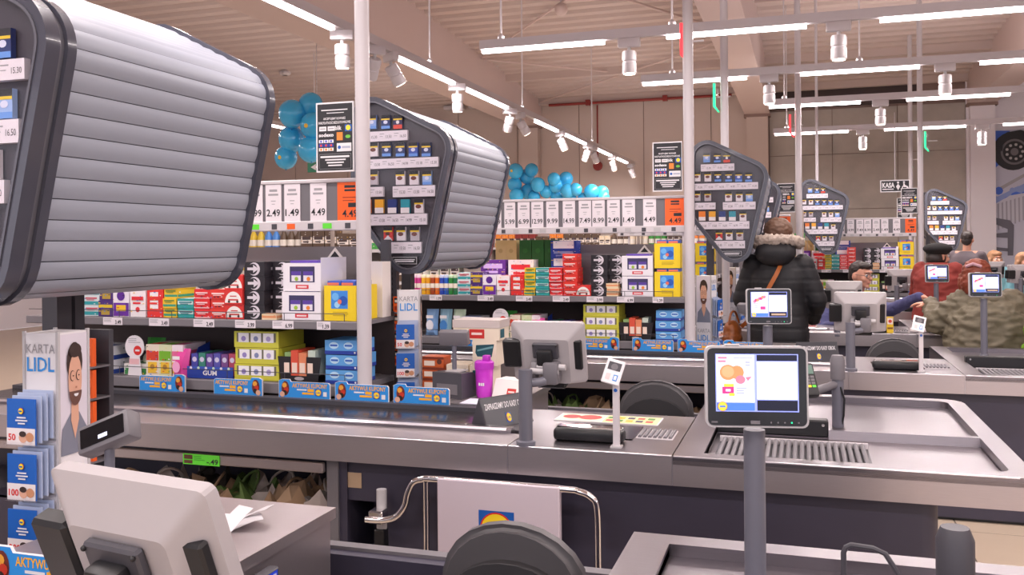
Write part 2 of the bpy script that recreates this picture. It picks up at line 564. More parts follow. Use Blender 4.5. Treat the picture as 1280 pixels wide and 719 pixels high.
# wall advert on the right (old telephone, blue sky, bench)
a = atY(1239, 164, YW - 0.1); a2 = atY(1239, 400, YW - 0.1)
adv = thing('wall_advert', 'large printed wall advert with a black dial telephone and grey bench', 'poster', (a.x, YW - 0.07, 1.0))
H = a.z - 1.0
mb = MB().box(0, 5.0, -0.02, 0.0, 0, H, mat('ad_pale', hexc('C9CBDC'), 0.6))
f = Fr(mb, (0, -0.02, 0), lift=0.004)
S = H / 4.3
def g(px, py):
    q = atY(px, py, YW - 0.1)
    return q.x - a.x, q.z - 1.0
blue = mat('ad_blue', hexc('4C74D8'), 0.6); pale = mat('ad_sky', hexc('8FA3D8'), 0.6)
f.poly([g(1239, 164), g(1262, 164), g(1250, 205), g(1239, 215)], blue)
f.poly([g(1239, 250), g(1290, 225), g(1290, 250), g(1239, 262)], pale)
f.poly([g(1239, 240), g(1290, 212), g(1290, 216), g(1239, 245)], mat('ad_grey', hexc('A9A8B0'), 0.6))
for k in range(14):
    q = g(1241 + (k * 37) % 42, 236 + (k * 13) % 22)
    f.disc(q[0], q[1], 0.05 + 0.03 * (k % 3), blue if k % 2 else pale, 1.2 + 0.05 * k, n=8)
c = g(1266, 184)
for k, (dx, dy, r, m) in enumerate(((0, -0.08, 0.36, 'black'), (0.02, -0.1, 0.24, 'mid_grey'), (0.02, -0.1, 0.2, 'black'), (0.02, -0.1, 0.07, 'mid_grey'))):
    f.disc(c[0] + dx, c[1] + dy, r, m, 3 + k, ry=r * 1.05, n=24)
for k in range(9):
    t = k / 9 * 2 * PI
    f.disc(c[0] + 0.02 + 0.14 * math.cos(t), c[1] - 0.1 + 0.14 * math.sin(t), 0.028, 'light_grey', 8, n=8)
f.poly([g(1244, 186), g(1246, 174), g(1258, 166), g(1275, 163), g(1290, 168), g(1290, 174), g(1274, 169), g(1260, 172), g(1253, 180), g(1252, 190)], 'black', 9)
bm_ = mat('ad_bench', hexc('A4A4B2'), 0.6); bd = mat('ad_bench_dark', hexc('6C6C78'), 0.6)
f.poly([g(1239, 258), g(1262, 245), g(1290, 240), g(1290, 268), g(1239, 290)], mat('ad_bench_light', hexc('CCCCD8'), 0.6), 2)
for k in range(9):
    xx = 1241 + k * 5.2
    f.poly([g(xx, 257 - k * 1.5), g(xx + 2, 256 - k * 1.5), g(xx + 2.6, 290 - k * 2), g(xx + 0.6, 290 - k * 2)], bm_, 3)
f.poly([g(1239, 272), g(1262, 276), g(1267, 282), g(1266, 320), g(1259, 320), g(1259, 287), g(1239, 279)], bd, 4)
f.poly([g(1239, 293), g(1259, 291), g(1259, 298), g(1239, 297)], bd, 4)
f.poly([g(1239, 309), g(1260, 311), g(1260, 315), g(1239, 313)], bd, 4)
mb.build('print', adv, 0)

# ------------------------------------------------------------ ceiling light tracks
ZT = 3.25
def led_segment(parent, p0, p1):
    p0, p1 = Vector(p0), Vector(p1)
    d = (p1 - p0).normalized()
    mb = MB()
    s = d.cross(Vector((0, 0, 1))) * 0.022
    vs = []
    for q in (p0, p1):
        for (k, z) in ((-1, 0), (1, 0), (1, 0.03), (-1, 0.03)):
            vs.append(tuple(q + s * k + Vector((0, 0, z))))
    mb.add(vs, [(0, 1, 5, 4), (1, 2, 6, 5), (2, 3, 7, 6), (3, 0, 4, 7), (0, 3, 2, 1), (4, 5, 6, 7)], 'led')
    return mb.build('led_tube', parent, 0)
def spotlight(loc, tilt, spin, lab):
    t = thing('spotlight', lab, 'spotlight', loc, rz=spin, group='white track spotlights')
    MB().rbox(-0.09, 0.09, -0.03, 0.03, -0.075, 0.0, 'white_metal', 0.008).build('adapter', t)
    M = Matrix.Translation((0, 0, -0.12)) @ Matrix.Rotation(tilt, 4, 'X')
    MB().tube([(0, 0, -0.07), (0, 0, -0.12)], 0.014, 'light_grey', 8).build('swivel', t)
    hs = MB().lathe([(0.055, -0.17), (0.058, -0.16), (0.058, -0.085), (0.052, -0.08), (0.052, -0.07), (0.058, -0.065), (0.058, 0.0), (0.05, 0.012)], 'white_metal', n=18, M=M).build('housing', t)
    ld = bpy.data.lights.new('spot_beam', 'SPOT')
    ld.energy = SPOT_W; ld.color = (1.0, 0.86, 0.76); ld.spot_size = math.radians(75); ld.spot_blend = 0.6; ld.shadow_soft_size = 0.04
    lo = bpy.data.objects.new('spot_beam', ld)
    COL.objects.link(lo)
    lo.matrix_world = Matrix.Translation(loc) @ Matrix.Rotation(spin, 4, 'Z') @ M @ Matrix.Translation((0, 0, -0.19))
    MB().lathe([(0.046, -0.174), (0.046, -0.168)], 'spot_lens', n=16, M=M).build('lens', hs)
def track(name_lab, A, B, segs, hang, boost=1.0):
    """A, B: ends of the rail; segs: list of parameter pairs of lit tubes"""
    A, B = Vector(A), Vector(B)
    d = B - A
    t = thing('light_track', name_lab, 'light track', A, group='ceiling light tracks')
    mb = MB()
    L = d.length
    ang = math.atan2(d.y, d.x)
    M = Matrix.Rotation(ang, 4, 'Z')
    mb.box(0, L, -0.028, 0.028, 0.0, 0.075, 'white_metal', M)
    mb.build('rail', t, 0)
    strip_light(A + Vector((0, 0, 0.08)), B + Vector((0, 0, 0.08)), UPFILL_W * boost, up=True)  # added fill light hidden on top of the rail, lightens the roof deck
    for (s0, s1) in segs:
        led_segment(t, d * s0 + Vector((0, 0, -0.032)), d * s1 + Vector((0, 0, -0.032)))
        strip_light(A + d * s0 + Vector((0, 0, -0.04)), A + d * s1 + Vector((0, 0, -0.04)), LAMP_W * boost)
    for s in hang:
        q = d * s
        zt = roof((A + q).y) - A.z
        MB().tube([q + Vector((0, 0, 0.07)), q + Vector((0, 0, zt))], 0.009, 'white_metal', 6).build('hanger', t)
        MB().lathe([(0.03, 0.07), (0.03, 0.1), (0.012, 0.12)], 'white_metal', q.x, q.y, 0, n=10).build('clamp', t)
    return t
def xtrack(lab, pl, Y, X1_, segpx, hangpx, spotpx, dz=0.0, boost=1.0):
    """a track across the hall: left end pixel, depth, tubes and spots given by photo columns"""
    A = atY(pl[0], pl[1], Y)
    A.z = ZT + dz
    L = X1_ - A.x
    def s(px): return (atY(px, pl[1], Y).x - A.x) / L
    segs = [(max(0.002, s(a)), min(0.995, s(b))) for a, b in segpx]
    t = track(lab, A, (X1_, Y, A.z), segs, [s(h) for h in hangpx], boost)
    for k, px in enumerate(spotpx):
        x = atY(px, pl[1], Y).x
        spotlight((x, Y, A.z), 0.0, 0, 'white track spotlight on the %s, %s' % (lab.split(',')[0].replace('white ', ''), ('leftmost', 'second from left', 'third from left')[k]))
xtrack('white nearest cross track, running over the gate', (600, 62), 7.25, 7.5, [(602, 755), (833, 1008), (1100, 1290)], [626, 840], [786, 1048])
xtrack('white second cross track, behind the red lane light', (801, 103), 9.3, 7.5, [(803, 933), (1000, 1149), (1225, 1330)], [840, 1074], [961, 1181])
xtrack('white third cross track, level with the far dispensers', (959, 133), 11.4, 7.5, [(961, 1075), (1133, 1262)], [980], [1100], boost=1.5)
xtrack('white farthest cross track, in front of the concrete wall', (966, 167), 14.3, 7.5, [(968, 1060), (1105, 1207), (1254, 1330)], [983], [1078, 1227], boost=2.6)
# the same tracks go on over the photographer's head
for k, Y in enumerate((4.9, 2.6, 0.3, -2.0)):
    track('white cross track over the %s checkouts, out of the upper edge' % ('second', 'front', 'nearest', 'entrance')[k], (-2.8, Y, ZT), (6.5, Y, ZT),
          [(0.02, 0.2), (0.3, 0.48), (0.58, 0.76), (0.84, 0.98)], [0.1, 0.9])
XT = -3.38
def ty(px, py): return atX(px, py, XT).y
t = track('long white light track running back under the left roof beam', (XT, -1.0, ZT), (XT, 18.9, ZT), [], [0.3, 0.45, 0.6, 0.8])
def seg(ya, yb):
    led_segment(t, (0, ya + 1.0, -0.032), (0, yb + 1.0, -0.032))
    strip_light((XT, ya, ZT - 0.04), (XT, yb, ZT - 0.04), LAMP_W * (2.2 if ya > 10 else 1.0))
for (a, b) in (((330, 0), (415, 35)), ((500, 72), (566, 102)), ((584, 109), (633, 132)), ((669, 149), (696, 162)), ((704, 165), (731, 178)), ((744, 184), (763, 193)), ((767, 195), (783, 203))):
    ya, yb = ty(*a), ty(*b)
    seg(ya, yb)
for (ya, yb) in ((3.0, 4.6), (0.6, 2.2), (-0.9, 0.2)):
    seg(ya, yb)
for k, (px, py, tl, sp) in enumerate(((427, 42, 0.1, 0.3), (468, 60, 0.6, 0.9), (488, 68, 0.6, -0.6), (571, 106, 0.1, 0.2), (637, 136, 0.5, 0.8), (650, 141, 0.6, -0.8), (700, 164, 0.5, -0.7), (734, 180, 0.5, 0.9), (741, 184, 0.5, -0.6), (765, 194, 0.4, -0.5), (788, 205, 0.5, -0.7))):
    spotlight((XT, ty(px, py), ZT), tl, sp, 'white spotlight on the long left track, %s from the near end' % ('first', 'second', 'third', 'fourth', 'fifth', 'sixth', 'seventh', 'eighth', 'ninth', 'tenth', 'last')[k])
# off-view part of the shop beyond the left track is lit by a second long track
t2 = track('white light track over the shop aisles on the left', (-8.5, 1.0, ZT + 0.4), (-8.5, 18.0, ZT + 0.4), [(0.05 + k * 0.2, 0.18 + k * 0.2) for k in range(5)], [0.2, 0.8])
# ------------------------------------------------------------ checkout lanes
# lane origin: front edge of the counter at the joint between scanner deck and packing tray
LANES = [(-0.42, 0.805), (-0.439, 3.165), (0.853, 5.52), (0.87, 7.88), (1.6, 10.4), (3.05, 12.0)]
LNAME = ['nearest checkout', 'gate checkout', 'second checkout', 'third checkout', 'fourth checkout', 'farthest checkout']
def lp(i, x, y, z=0.0):
    return (LANES[i][0] + x, LANES[i][1] + y, z)
TOP = 0.83

def build_counter():
    c = thing('checkout_counter', '', 'checkout counter', (0, 0, 0))
    # dark base cabinet
    mb = MB()
    mb.box(-1.30, -1.17, 0.06, 0.10, 0.56, 0.72, 'navy_panel')
    mb.box(-1.17, 0.0, 0.06, 0.10, 0.02, 0.72, 'navy_panel')
    mb.box(-1.30, -1.17, 0.06, 0.10, 0.02, 0.36, 'navy_panel')
    mb.box(-1.31, -1.17, 0.28, 0.30, 0.3, 0.6, 'navy_panel')
    mb.box(-1.335, -1.30, 0.05, 0.6, 0.02, 0.725, 'navy_panel')
    mb.box(-1.385, -1.335, 0.04, 0.6, 0.02, 0.725, 'mid_grey')
    mb.build('front_panel', c, 0)
    mb = MB()
    pl = [(0.0, 0.06), (0.80, 0.06)] + [(0.80 + 0.06 * math.sin(a), 0.12 - 0.06 * math.cos(a)) for a in (0.4, 0.8, 1.2, 1.57)] + [(0.86, 1.44), (0.0, 1.44)]
    mb.prism(pl, 0.02, 0.725, 'navy_panel', 'Z')
    mb.build('tray_cabinet', c, 30)
    MB().box(-1.3, 0.85, 0.09, 1.40, 0.0, 0.03, 'black').build('plinth', c, 0)
    # bag shelf under the belt
    mb = MB()
    mb.box(-3.7, -1.385, 0.55, 0.58, 0.02, 0.72, 'navy_panel')
    mb.box(-3.7, -1.385, 0.06, 0.58, 0.40, 0.43, 'navy_panel')
    mb.box(-3.7, -1.385, 0.06, 0.09, 0.02, 0.43, 'navy_panel')
    mb.build('bag_shelf', c, 0)
    MB().rbox(-3.7, -1.39, 0.015, 0.04, 0.668, 0.708, 'steel', 0.004, 1).build('shelf_lip', c)
    # belt section: steel band, top ledge, guard rail, rubber belt
    mb = MB()
    mb.box(-3.7, -0.61, 0.0, 0.02, 0.726, TOP, 'steel')
    mb.box(-3.7, -0.61, 0.02, 0.21, 0.79, TOP, 'steel')
    mb.prism([(0.205, TOP - 0.01), (0.205, TOP + 0.012), (0.215, TOP + 0.02), (0.25, TOP + 0.02), (0.262, TOP - 0.01)], -3.7, -0.66, 'steel_top', 'X')
    mb.box(-3.7, -0.61, 0.21, 0.76, 0.74, 0.79, 'steel')
    mb.prism([(0.695, TOP - 0.02), (0.695, TOP), (0.76, TOP), (0.76, TOP - 0.02)], -3.7, -0.9, 'dark_grey', 'X')
    mb.box(-3.7, -0.9, 0.7, 0.76, 0.74, TOP - 0.02, 'dark_grey')
    mb.build('belt_frame', c, 30)
    mb = MB()
    for xa, xb in ((-3.7, -0.61), (-0.604, -0.005), (0.003, 1.08)):
        mb.prism([(-0.0012, TOP - 0.004), (-0.0012, TOP), (0.0, TOP + 0.0012), (0.004, TOP + 0.0012)], xa, xb, 'edge_highlight', 'X')  # highlight along the front top edges, put in as brighter strips
    for x in (-0.608, -0.002):
        mb.box(x - 0.0012, x + 0.0012, -0.001, 0.002, 0.727, TOP, 'edge_highlight')  # deck joints drawn in the same highlight colour
    mb.prism([(0.2, TOP + 0.012), (0.206, TOP + 0.0205), (0.216, TOP + 0.0205)], -3.7, -0.68, 'edge_highlight', 'X')  # painted highlight along the guard rail
    mb.build('highlight_strips', c, 0)
    for s in (-0.86, -0.76):
        MB().lathe([(0.008, 0.0), (0.008, 0.004)], 'chrome', s, 0.232, TOP + 0.02, n=8).build('bolt', c)
    MB().rbox(-3.7, -0.84, 0.26, 0.695, 0.79, 0.812, 'belt', 0.008).build('conveyor_belt', c)
    # cashier's side table behind the belt end
    mb = MB()
    mb.box(-1.45, -0.85, 0.785, 1.476, TOP - 0.03, TOP, 'steel')
    mb.box(-1.45, -0.86, 0.79, 1.46, 0.02, TOP - 0.03, 'steel')
    mb.build('side_table', c, 0)
    # scanner deck
    mb = MB()
    mb.box(-0.606, -0.004, 0.0, 0.02, 0.726, TOP, 'steel')
    mb.box(-0.606, -0.004, 0.02, 0.74, 0.78, TOP, 'steel_top')
    mb.box(-0.84, -0.606, 0.27, 0.74, 0.78, TOP, 'steel_top')
    mb.box(-0.606, -0.004, 0.06, 0.7, 0.726, 0.78, 'navy_panel')
    mb.build('scanner_deck', c, 0)
    mb = MB()
    mb.rbox(-0.47, -0.2, 0.125, 0.205, TOP, TOP + 0.05, 'black', 0.018, 3)
    scn = mb.build('scanner', c)
    MB().rbox(-0.46, -0.21, 0.145, 0.2, TOP + 0.044, TOP + 0.054, 'chrome', 0.004, 1).build('scanner_window', scn)
    MB().box(-0.46, -0.18, 0.215, 0.46, TOP, TOP + 0.004, 'gloss_black').build('scale_plate', c, 0)
    mb = MB().box(-0.175, -0.035, 0.255, 0.425, TOP, TOP + 0.002, 'white_metal')
    rfr = mb.build('roller_frame', c, 0)
    for k in range(7):
        MB().tube([(-0.163 + k * 0.0195, 0.268, TOP + 0.004), (-0.163 + k * 0.0195, 0.412, TOP + 0.004)], 0.007, 'mid_grey', 8).build('roller', rfr)
    # packing tray
    mb = MB()
    rim = [(0, 0), (1.08, 0)] + [(1.08 + 0.06 * math.sin(a), 0.06 - 0.06 * math.cos(a)) for a in (0.4, 0.8, 1.2, 1.57)] + [(1.14, 1.40)] + [(1.04 + 0.1 * math.cos(a), 1.40 + 0.1 * math.sin(a)) for a in (0.4, 0.8, 1.2, 1.57)] + [(0, 1.5)]
    inn = [(0.10, 0.075), (1.03, 0.075)] + [(1.03 + 0.04 * math.sin(a), 0.115 - 0.04 * math.cos(a)) for a in (0.4, 0.8, 1.2, 1.57)] + [(1.07, 1.38)] + [(1.02 + 0.05 * math.cos(a), 1.38 + 0.05 * math.sin(a)) for a in (0.4, 0.8, 1.2, 1.57)] + [(0.10, 1.43)]
    mb.ring(rim, inn, 0.80, TOP, 'steel_top', 'Z')
    rim2 = [(x * 0.985 + 0.002 if x > 0.5 else x, 0.012 + y * 0.984) for x, y in rim]
    mb.ring(rim, rim2, 0.726, 0.815, 'steel', 'Z')
    mb.build('tray_rim', c, 40)
    mb = MB()
    mb.box(0.10, 1.07, 0.075, 0.61, 0.765, 0.795, 'steel_top')
    mb.box(0.10, 1.07, 0.61, 1.43, 0.765, 0.80, 'steel_top')
    mb.box(0.0, 0.10, 0.075, 1.43, 0.765, 0.82, 'steel')
    mb.build('tray_floor', c, 0)
    mb = MB()
    mb.prism([(0.595, 0.79), (0.605, TOP), (0.635, TOP), (0.645, 0.79)], 0.53, 1.072, 'steel_top', 'X')
    mb.build('tray_divider', c, 0)
    mb = MB()
    mb.box(0.125, 0.665, 0.085, 0.45, 0.795, 0.797, 'dark_grey')
    mb.box(0.125, 0.665, 0.445, 0.455, 0.795, 0.818, 'white_metal')
    mb.box(0.125, 0.665, 0.08, 0.09, 0.795, 0.818, 'white_metal')
    rbd = mb.build('roller_bed', c, 0)
    for k in range(22):
        x = 0.145 + k * 0.0238
        MB().tube([(x, 0.09, 0.81), (x, 0.445, 0.81)], 0.0085, 'mid_grey', 8).build('roller', rbd)
    mb = MB().rbox(0.095, 0.53, 0.60, 0.66, 0.80, 0.868, 'black', 0.006, 1)
    sbr = mb.build('black_stop_bar', c)
    for k in (0.12, 0.51):
        MB().lathe([(0.006, 0), (0.006, 0.003)], 'chrome', M=Matrix.Translation((k, 0.6, 0.85)) @ Matrix.Rotation(PI / 2, 4, 'X'), n=8).build('screw', sbr)
    # low cashier enclosure wall with steel cap
    mb = MB()
    mb.box(-1.25, -0.52, 1.52, 1.60, 0.02, 0.68, 'navy_panel')
    mb.box(-0.51, -0.02, 1.52, 1.60, 0.02, 0.68, 'navy_panel')
    mb.build('enclosure_wall', c, 0)
    mb = MB()
    mb.box(-1.26, -0.525, 1.56, 1.60, 0.68, 0.69, 'mid_grey')
    mb.box(-0.515, -0.01, 1.56, 1.60, 0.68, 0.69, 'mid_grey')
    mb.build('enclosure_cap', c, 0)
    return c

def build_monitor():
    """cashier monitor seen from the back, on a short pole; origin at the pole foot"""
    t = thing('cashier_monitor', '', 'monitor', (0, 0, 0))
    MB().cyl(0, 0, TOP, 1.11, 0.026, 'pole_grey', 18).build('pole', t)
    MB().lathe([(0.036, TOP), (0.036, TOP + 0.015), (0.028, TOP + 0.02)], 'pole_grey', n=18).build('pole_foot', t)
    MB().tube([(0, 0.0, 1.06), (0.045, 0.03, 1.06), (0.085, 0.06, 1.07)], 0.017, 'pole_grey', 12).build('arm', t)
    MB().rbox(0.055, 0.115, 0.03, 0.10, 1.05, 1.135, 'mid_grey', 0.012).build('hinge', t)
    MB().tube([(0.03, 0.055, 1.115), (0.14, 0.055, 1.115)], 0.012, 'light_grey', 10).build('hinge_bar', t)
    return t
def monitor_head(t, M):
    """back of the screen: bevelled pale shell; M places its centre"""
    mb = MB()
    w, h = 0.143, 0.118
    fr = [(-w, h), (w, h), (w, -h), (-w, -h)]
    bk = [(-w * 0.62, h * 0.52), (w * 0.62, h * 0.52), (w * 0.62, -h * 0.95), (-w * 0.62, -h * 0.95)]
    ro = rounded([(x, z, 0.012) for x, z in fr], 4)
    rb = rounded([(x, z, 0.012) for x, z in bk], 4)
    n = len(ro)
    vs = [(x, 0.02, z) for x, z in ro] + [(x, 0.0, z) for x, z in ro] + [(x, -0.035, z) for x, z in rb]
    fs = [(i, (i + 1) % n, (i + 1) % n + n, i + n) for i in range(n)] + [(i + n, (i + 1) % n + n, (i + 1) % n + 2 * n, i + 2 * n) for i in range(n)]
    fs += [tuple(range(n)), tuple(range(3 * n - 1, 2 * n - 1, -1))]
    fs = [tuple(reversed(f)) for f in fs]
    mb.add(vs, fs, 'monitor_shell', M)
    shl = mb.build('shell', t, 25)
    MB().box(-w + 0.008, w - 0.008, 0.0201, 0.022, -h + 0.008, h - 0.008, 'gloss_black', M).build('screen', shl, 0)
    mb = MB()
    mb.rbox(-0.05, 0.05, -0.05, -0.034, -0.01, 0.05, 'dark_grey', 0.004, 1, M)
    mb.rbox(-0.03, 0.03, -0.075, -0.045, -0.06, 0.03, 'black', 0.008, 2, M)
    mpl = mb.build('mount_plate', t)
    MB().tube([tuple(M @ Vector((-0.055, -0.075, -0.05))), tuple(M @ Vector((0.055, -0.075, -0.05)))], 0.012, 'light_grey', 12).build('mount_bar', t)
    for s in (-0.055, 0.035):
        MB().prism(rounded([(-0.105, -0.075, 0.02), (-0.04, -0.01, 0.01), (-0.035, -0.09, 0.01)], 5), s, s + 0.02, 'mid_grey', 'X', M).build('hinge_cheek', t, 30)
    for s in (-0.045, 0.045):
        MB().ball(tuple(M @ Vector((s, -0.051, 0.043))), 0.004, 'black', 8, 6).build('screw', mpl)
    MB().rbox(w * 0.66, w * 0.94, -0.024, -0.006, -0.06, 0.055, 'black', 0.004, 1, M).build('side_port_cover', shl)
    MB().rbox(-w - 0.03, -w + 0.04, -0.035, 0.0, -0.055, 0.055, 'black', 0.006, 1, M).build('card_reader', t)
    MB().rbox(-0.05, 0.065, -0.03, 0.02, -h - 0.02, -h + 0.035, 'black', 0.006, 1, M).build('cable_box', t)

def display_screen(f, w, h, k, var=0):
    """customer screen picture: left advert, right empty list"""
    f.rect(0, 0, w, h, 'screen_frame', k)
    f.rect(w * 0.012, h * 0.16, w * 0.47, h * 0.985, 'screen_white', k + 1)
    f.rect(w * 0.012, h * 0.02, w * 0.47, h * 0.15, 'screen_blue', k + 1)
    f.rect(w * 0.50, h * 0.215, w * 0.985, h * 0.87, 'screen_white', k + 1)
    f.rect(w * 0.50, h * 0.02, w * 0.985, h * 0.2, 'screen_dark', k + 1)
    f.rect(w * 0.50, h * 0.88, w * 0.985, h * 0.985, 'screen_dark', k + 1)
    f.disc(w * 0.08, h * 0.09, w * 0.06, 'lidl_red', k + 2, n=16)
    f.disc(w * 0.08, h * 0.09, w * 0.055, 'screen_yellow', k + 3, n=16)
    f.rect(w * 0.045, h * 0.075, w * 0.115, h * 0.105, 'screen_blue', k + 4)
    if var == 0:
        f.disc(w * 0.26, h * 0.68, w * 0.085, 'screen_orange', k + 2, ry=h * 0.12, n=18)
        f.disc(w * 0.15, h * 0.68, w * 0.10, 'screen_orange', k + 2.5, ry=h * 0.135, n=20)
        f.disc(w * 0.15, h * 0.69, w * 0.075, mat('screen_peach', (0.95, 0.4, 0.2), 0.3, emit=0.45), k + 3, ry=h * 0.1, n=18)
        f.disc(w * 0.30, h * 0.555, w * 0.06, 'screen_pink', k + 3, ry=h * 0.075, n=14)
        f.poly([(w * 0.36, h * 0.6), (w * 0.44, h * 0.61), (w * 0.39, h * 0.53)], 'screen_pink', k + 3)
        f.rect(w * 0.08, h * 0.31, w * 0.22, h * 0.43, 'screen_magenta', k + 2)
        f.rect(w * 0.10, h * 0.43, w * 0.22, h * 0.48, 'screen_yellow', k + 2)
        f.rect(w * 0.16, h * 0.27, w * 0.23, h * 0.32, 'screen_yellow', k + 3)
        f.rect(w * 0.12, h * 0.35, w * 0.18, h * 0.39, 'screen_white', k + 3)
        f.lines(w * 0.25, h * 0.29, w * 0.38, h * 0.42, 3, 'screen_lav', k + 2, 1)
        f.lines(w * 0.36, h * 0.77, w * 0.45, h * 0.87, 2, 'screen_lav', k + 2, 2)
        f.lines(w * 0.03, h * 0.83, w * 0.15, h * 0.95, 2, 'screen_pink', k + 2, 3)
        f.rect(w * 0.22, h * 0.92, w * 0.45, h * 0.94, 'screen_lav', k + 2)
    else:
        for q in range(7):
            f.disc(w * (0.1 + 0.045 * q), h * (0.62 + 0.03 * q + 0.02 * (q % 2)), w * 0.045, ('screen_pink', 'screen_magenta', 'screen_orange')[q % 3], k + 2 + 0.1 * q, n=10)
        f.rect(w * 0.26, h * 0.3, w * 0.4, h * 0.42, 'screen_magenta', k + 2)
        f.lines(w * 0.06, h * 0.35, w * 0.22, h * 0.55, 4, 'screen_lav', k + 2, 4)
        f.lines(w * 0.04, h * 0.85, w * 0.2, h * 0.95, 2, 'screen_lav', k + 2, 5)
        f.rect(w * 0.56, h * 0.07, w * 0.95, h * 0.14, mat('screen_dim', (0.5, 0.35, 0.25), 0.3, emit=0.4), k + 2)
def build_display(label, loc, rz, var=0):
    """customer display on a pole, origin at pole foot"""
    t = thing('customer_display', label, 'display', loc, group='customer displays on poles')
    MB().cyl(0, 0, TOP - 0.03, 1.2, 0.021, 'pole_grey', 20).build('pole', t)
    MB().lathe([(0.03, 0.8), (0.03, 0.82), (0.023, 0.835)], 'pole_grey', n=18).build('pole_foot', t)
    M = Matrix.Rotation(rz, 4, 'Z') @ Matrix.Translation((0, -0.025, 1.29)) @ Matrix.Rotation(math.radians(-3), 4, 'X')
    mb = MB()
    W, H = 0.098, 0.079
    ro = rounded([(-W, H, 0.012), (W, H, 0.012), (W, -H, 0.012), (-W, -H, 0.012)], 5)
    ri = rounded([(-W + 0.004, H - 0.004, 0.01), (W - 0.004, H - 0.004, 0.01), (W - 0.004, -H + 0.004, 0.01), (-W + 0.004, -H + 0.004, 0.01)], 5)
    mb.prism(ro, -0.012, 0.014, 'light_grey', 'Y', M)
    hsg = mb.build('housing', t, 30)
    mb = MB().prism(ri, -0.014, -0.011, 'gloss_black', 'Y', M)
    mb.build('bezel', hsg, 30)
    mb = MB()
    f = Fr(mb, (-0.079, -0.0142, -0.048), lift=0.0006)
    display_screen(f, 0.158, 0.112, 1, var)
    f2 = Fr(mb, (0, -0.0142, 0), lift=0.0006)
    f2.rect(-0.013, -0.072, 0.005, -0.065, 'mid_grey')
    f2.rect(-0.088, -0.070, -0.076, -0.067, 'mid_grey')
    for q in range(5):
        f2.disc(0.026 + 0.013 * q, -0.0685, 0.0018, 'green_led' if q == 3 else 'mid_grey', n=8)
    mb.v = [tuple(M @ Vector(p)) for p in mb.v]
    mb.build('screen', t, 0)
    MB().rbox(-0.03, 0.03, 0.012, 0.04, -0.05, 0.03, 'dark_grey', 0.006, 1, M).build('bracket', t)
    MB().rbox(-0.06, -0.03, -0.01, 0.005, H, H + 0.004, 'light_grey', 0.002, 1, M).build('button', hsg)
    return t
def build_info_post():
    t = thing('info_post', '', 'info stand', (0, 0, 0))
    MB().box(-0.011, 0.011, -0.011, 0.011, TOP, 1.06, 'white_metal').build('post', t, 0)
    MB().box(-0.02, 0.02, -0.02, 0.02, TOP, TOP + 0.006, 'light_grey').build('foot', t, 0)
    M = Matrix.Translation((-0.01, 0.0, 1.105)) @ Matrix.Rotation(math.radians(14), 4, 'Y') @ Matrix.Rotation(math.radians(-28), 4, 'X')
    mb = MB().rbox(-0.034, 0.034, -0.004, 0.004, -0.048, 0.048, 'white', 0.003, 1)
    f = Fr(mb, (0, -0.004, 0))
    f.rect(-0.024, 0.005, 0.024, 0.036, 'dark_grey')
    f.disc(0, 0.018, 0.013, 'mid_grey', 2, n=12)
    f.rect(-0.022, -0.034, -0.006, -0.01, ink('E8C8C8'))
    f.rect(0.006, -0.034, 0.022, -0.01, 'sky_blue')
    f.rect(0.009, -0.03, 0.019, -0.014, 'white', 2)
    mb.v = [tuple(M @ Vector(p)) for p in mb.v]
    mb.build('plate', t, 0)
    mb = MB()
    Fr(mb, (0, -0.0115, 1.04)).disc(0, 0, 0.007, 'lidl_blue', n=10)
    mb.build('round_sticker', t, 0)
    return t
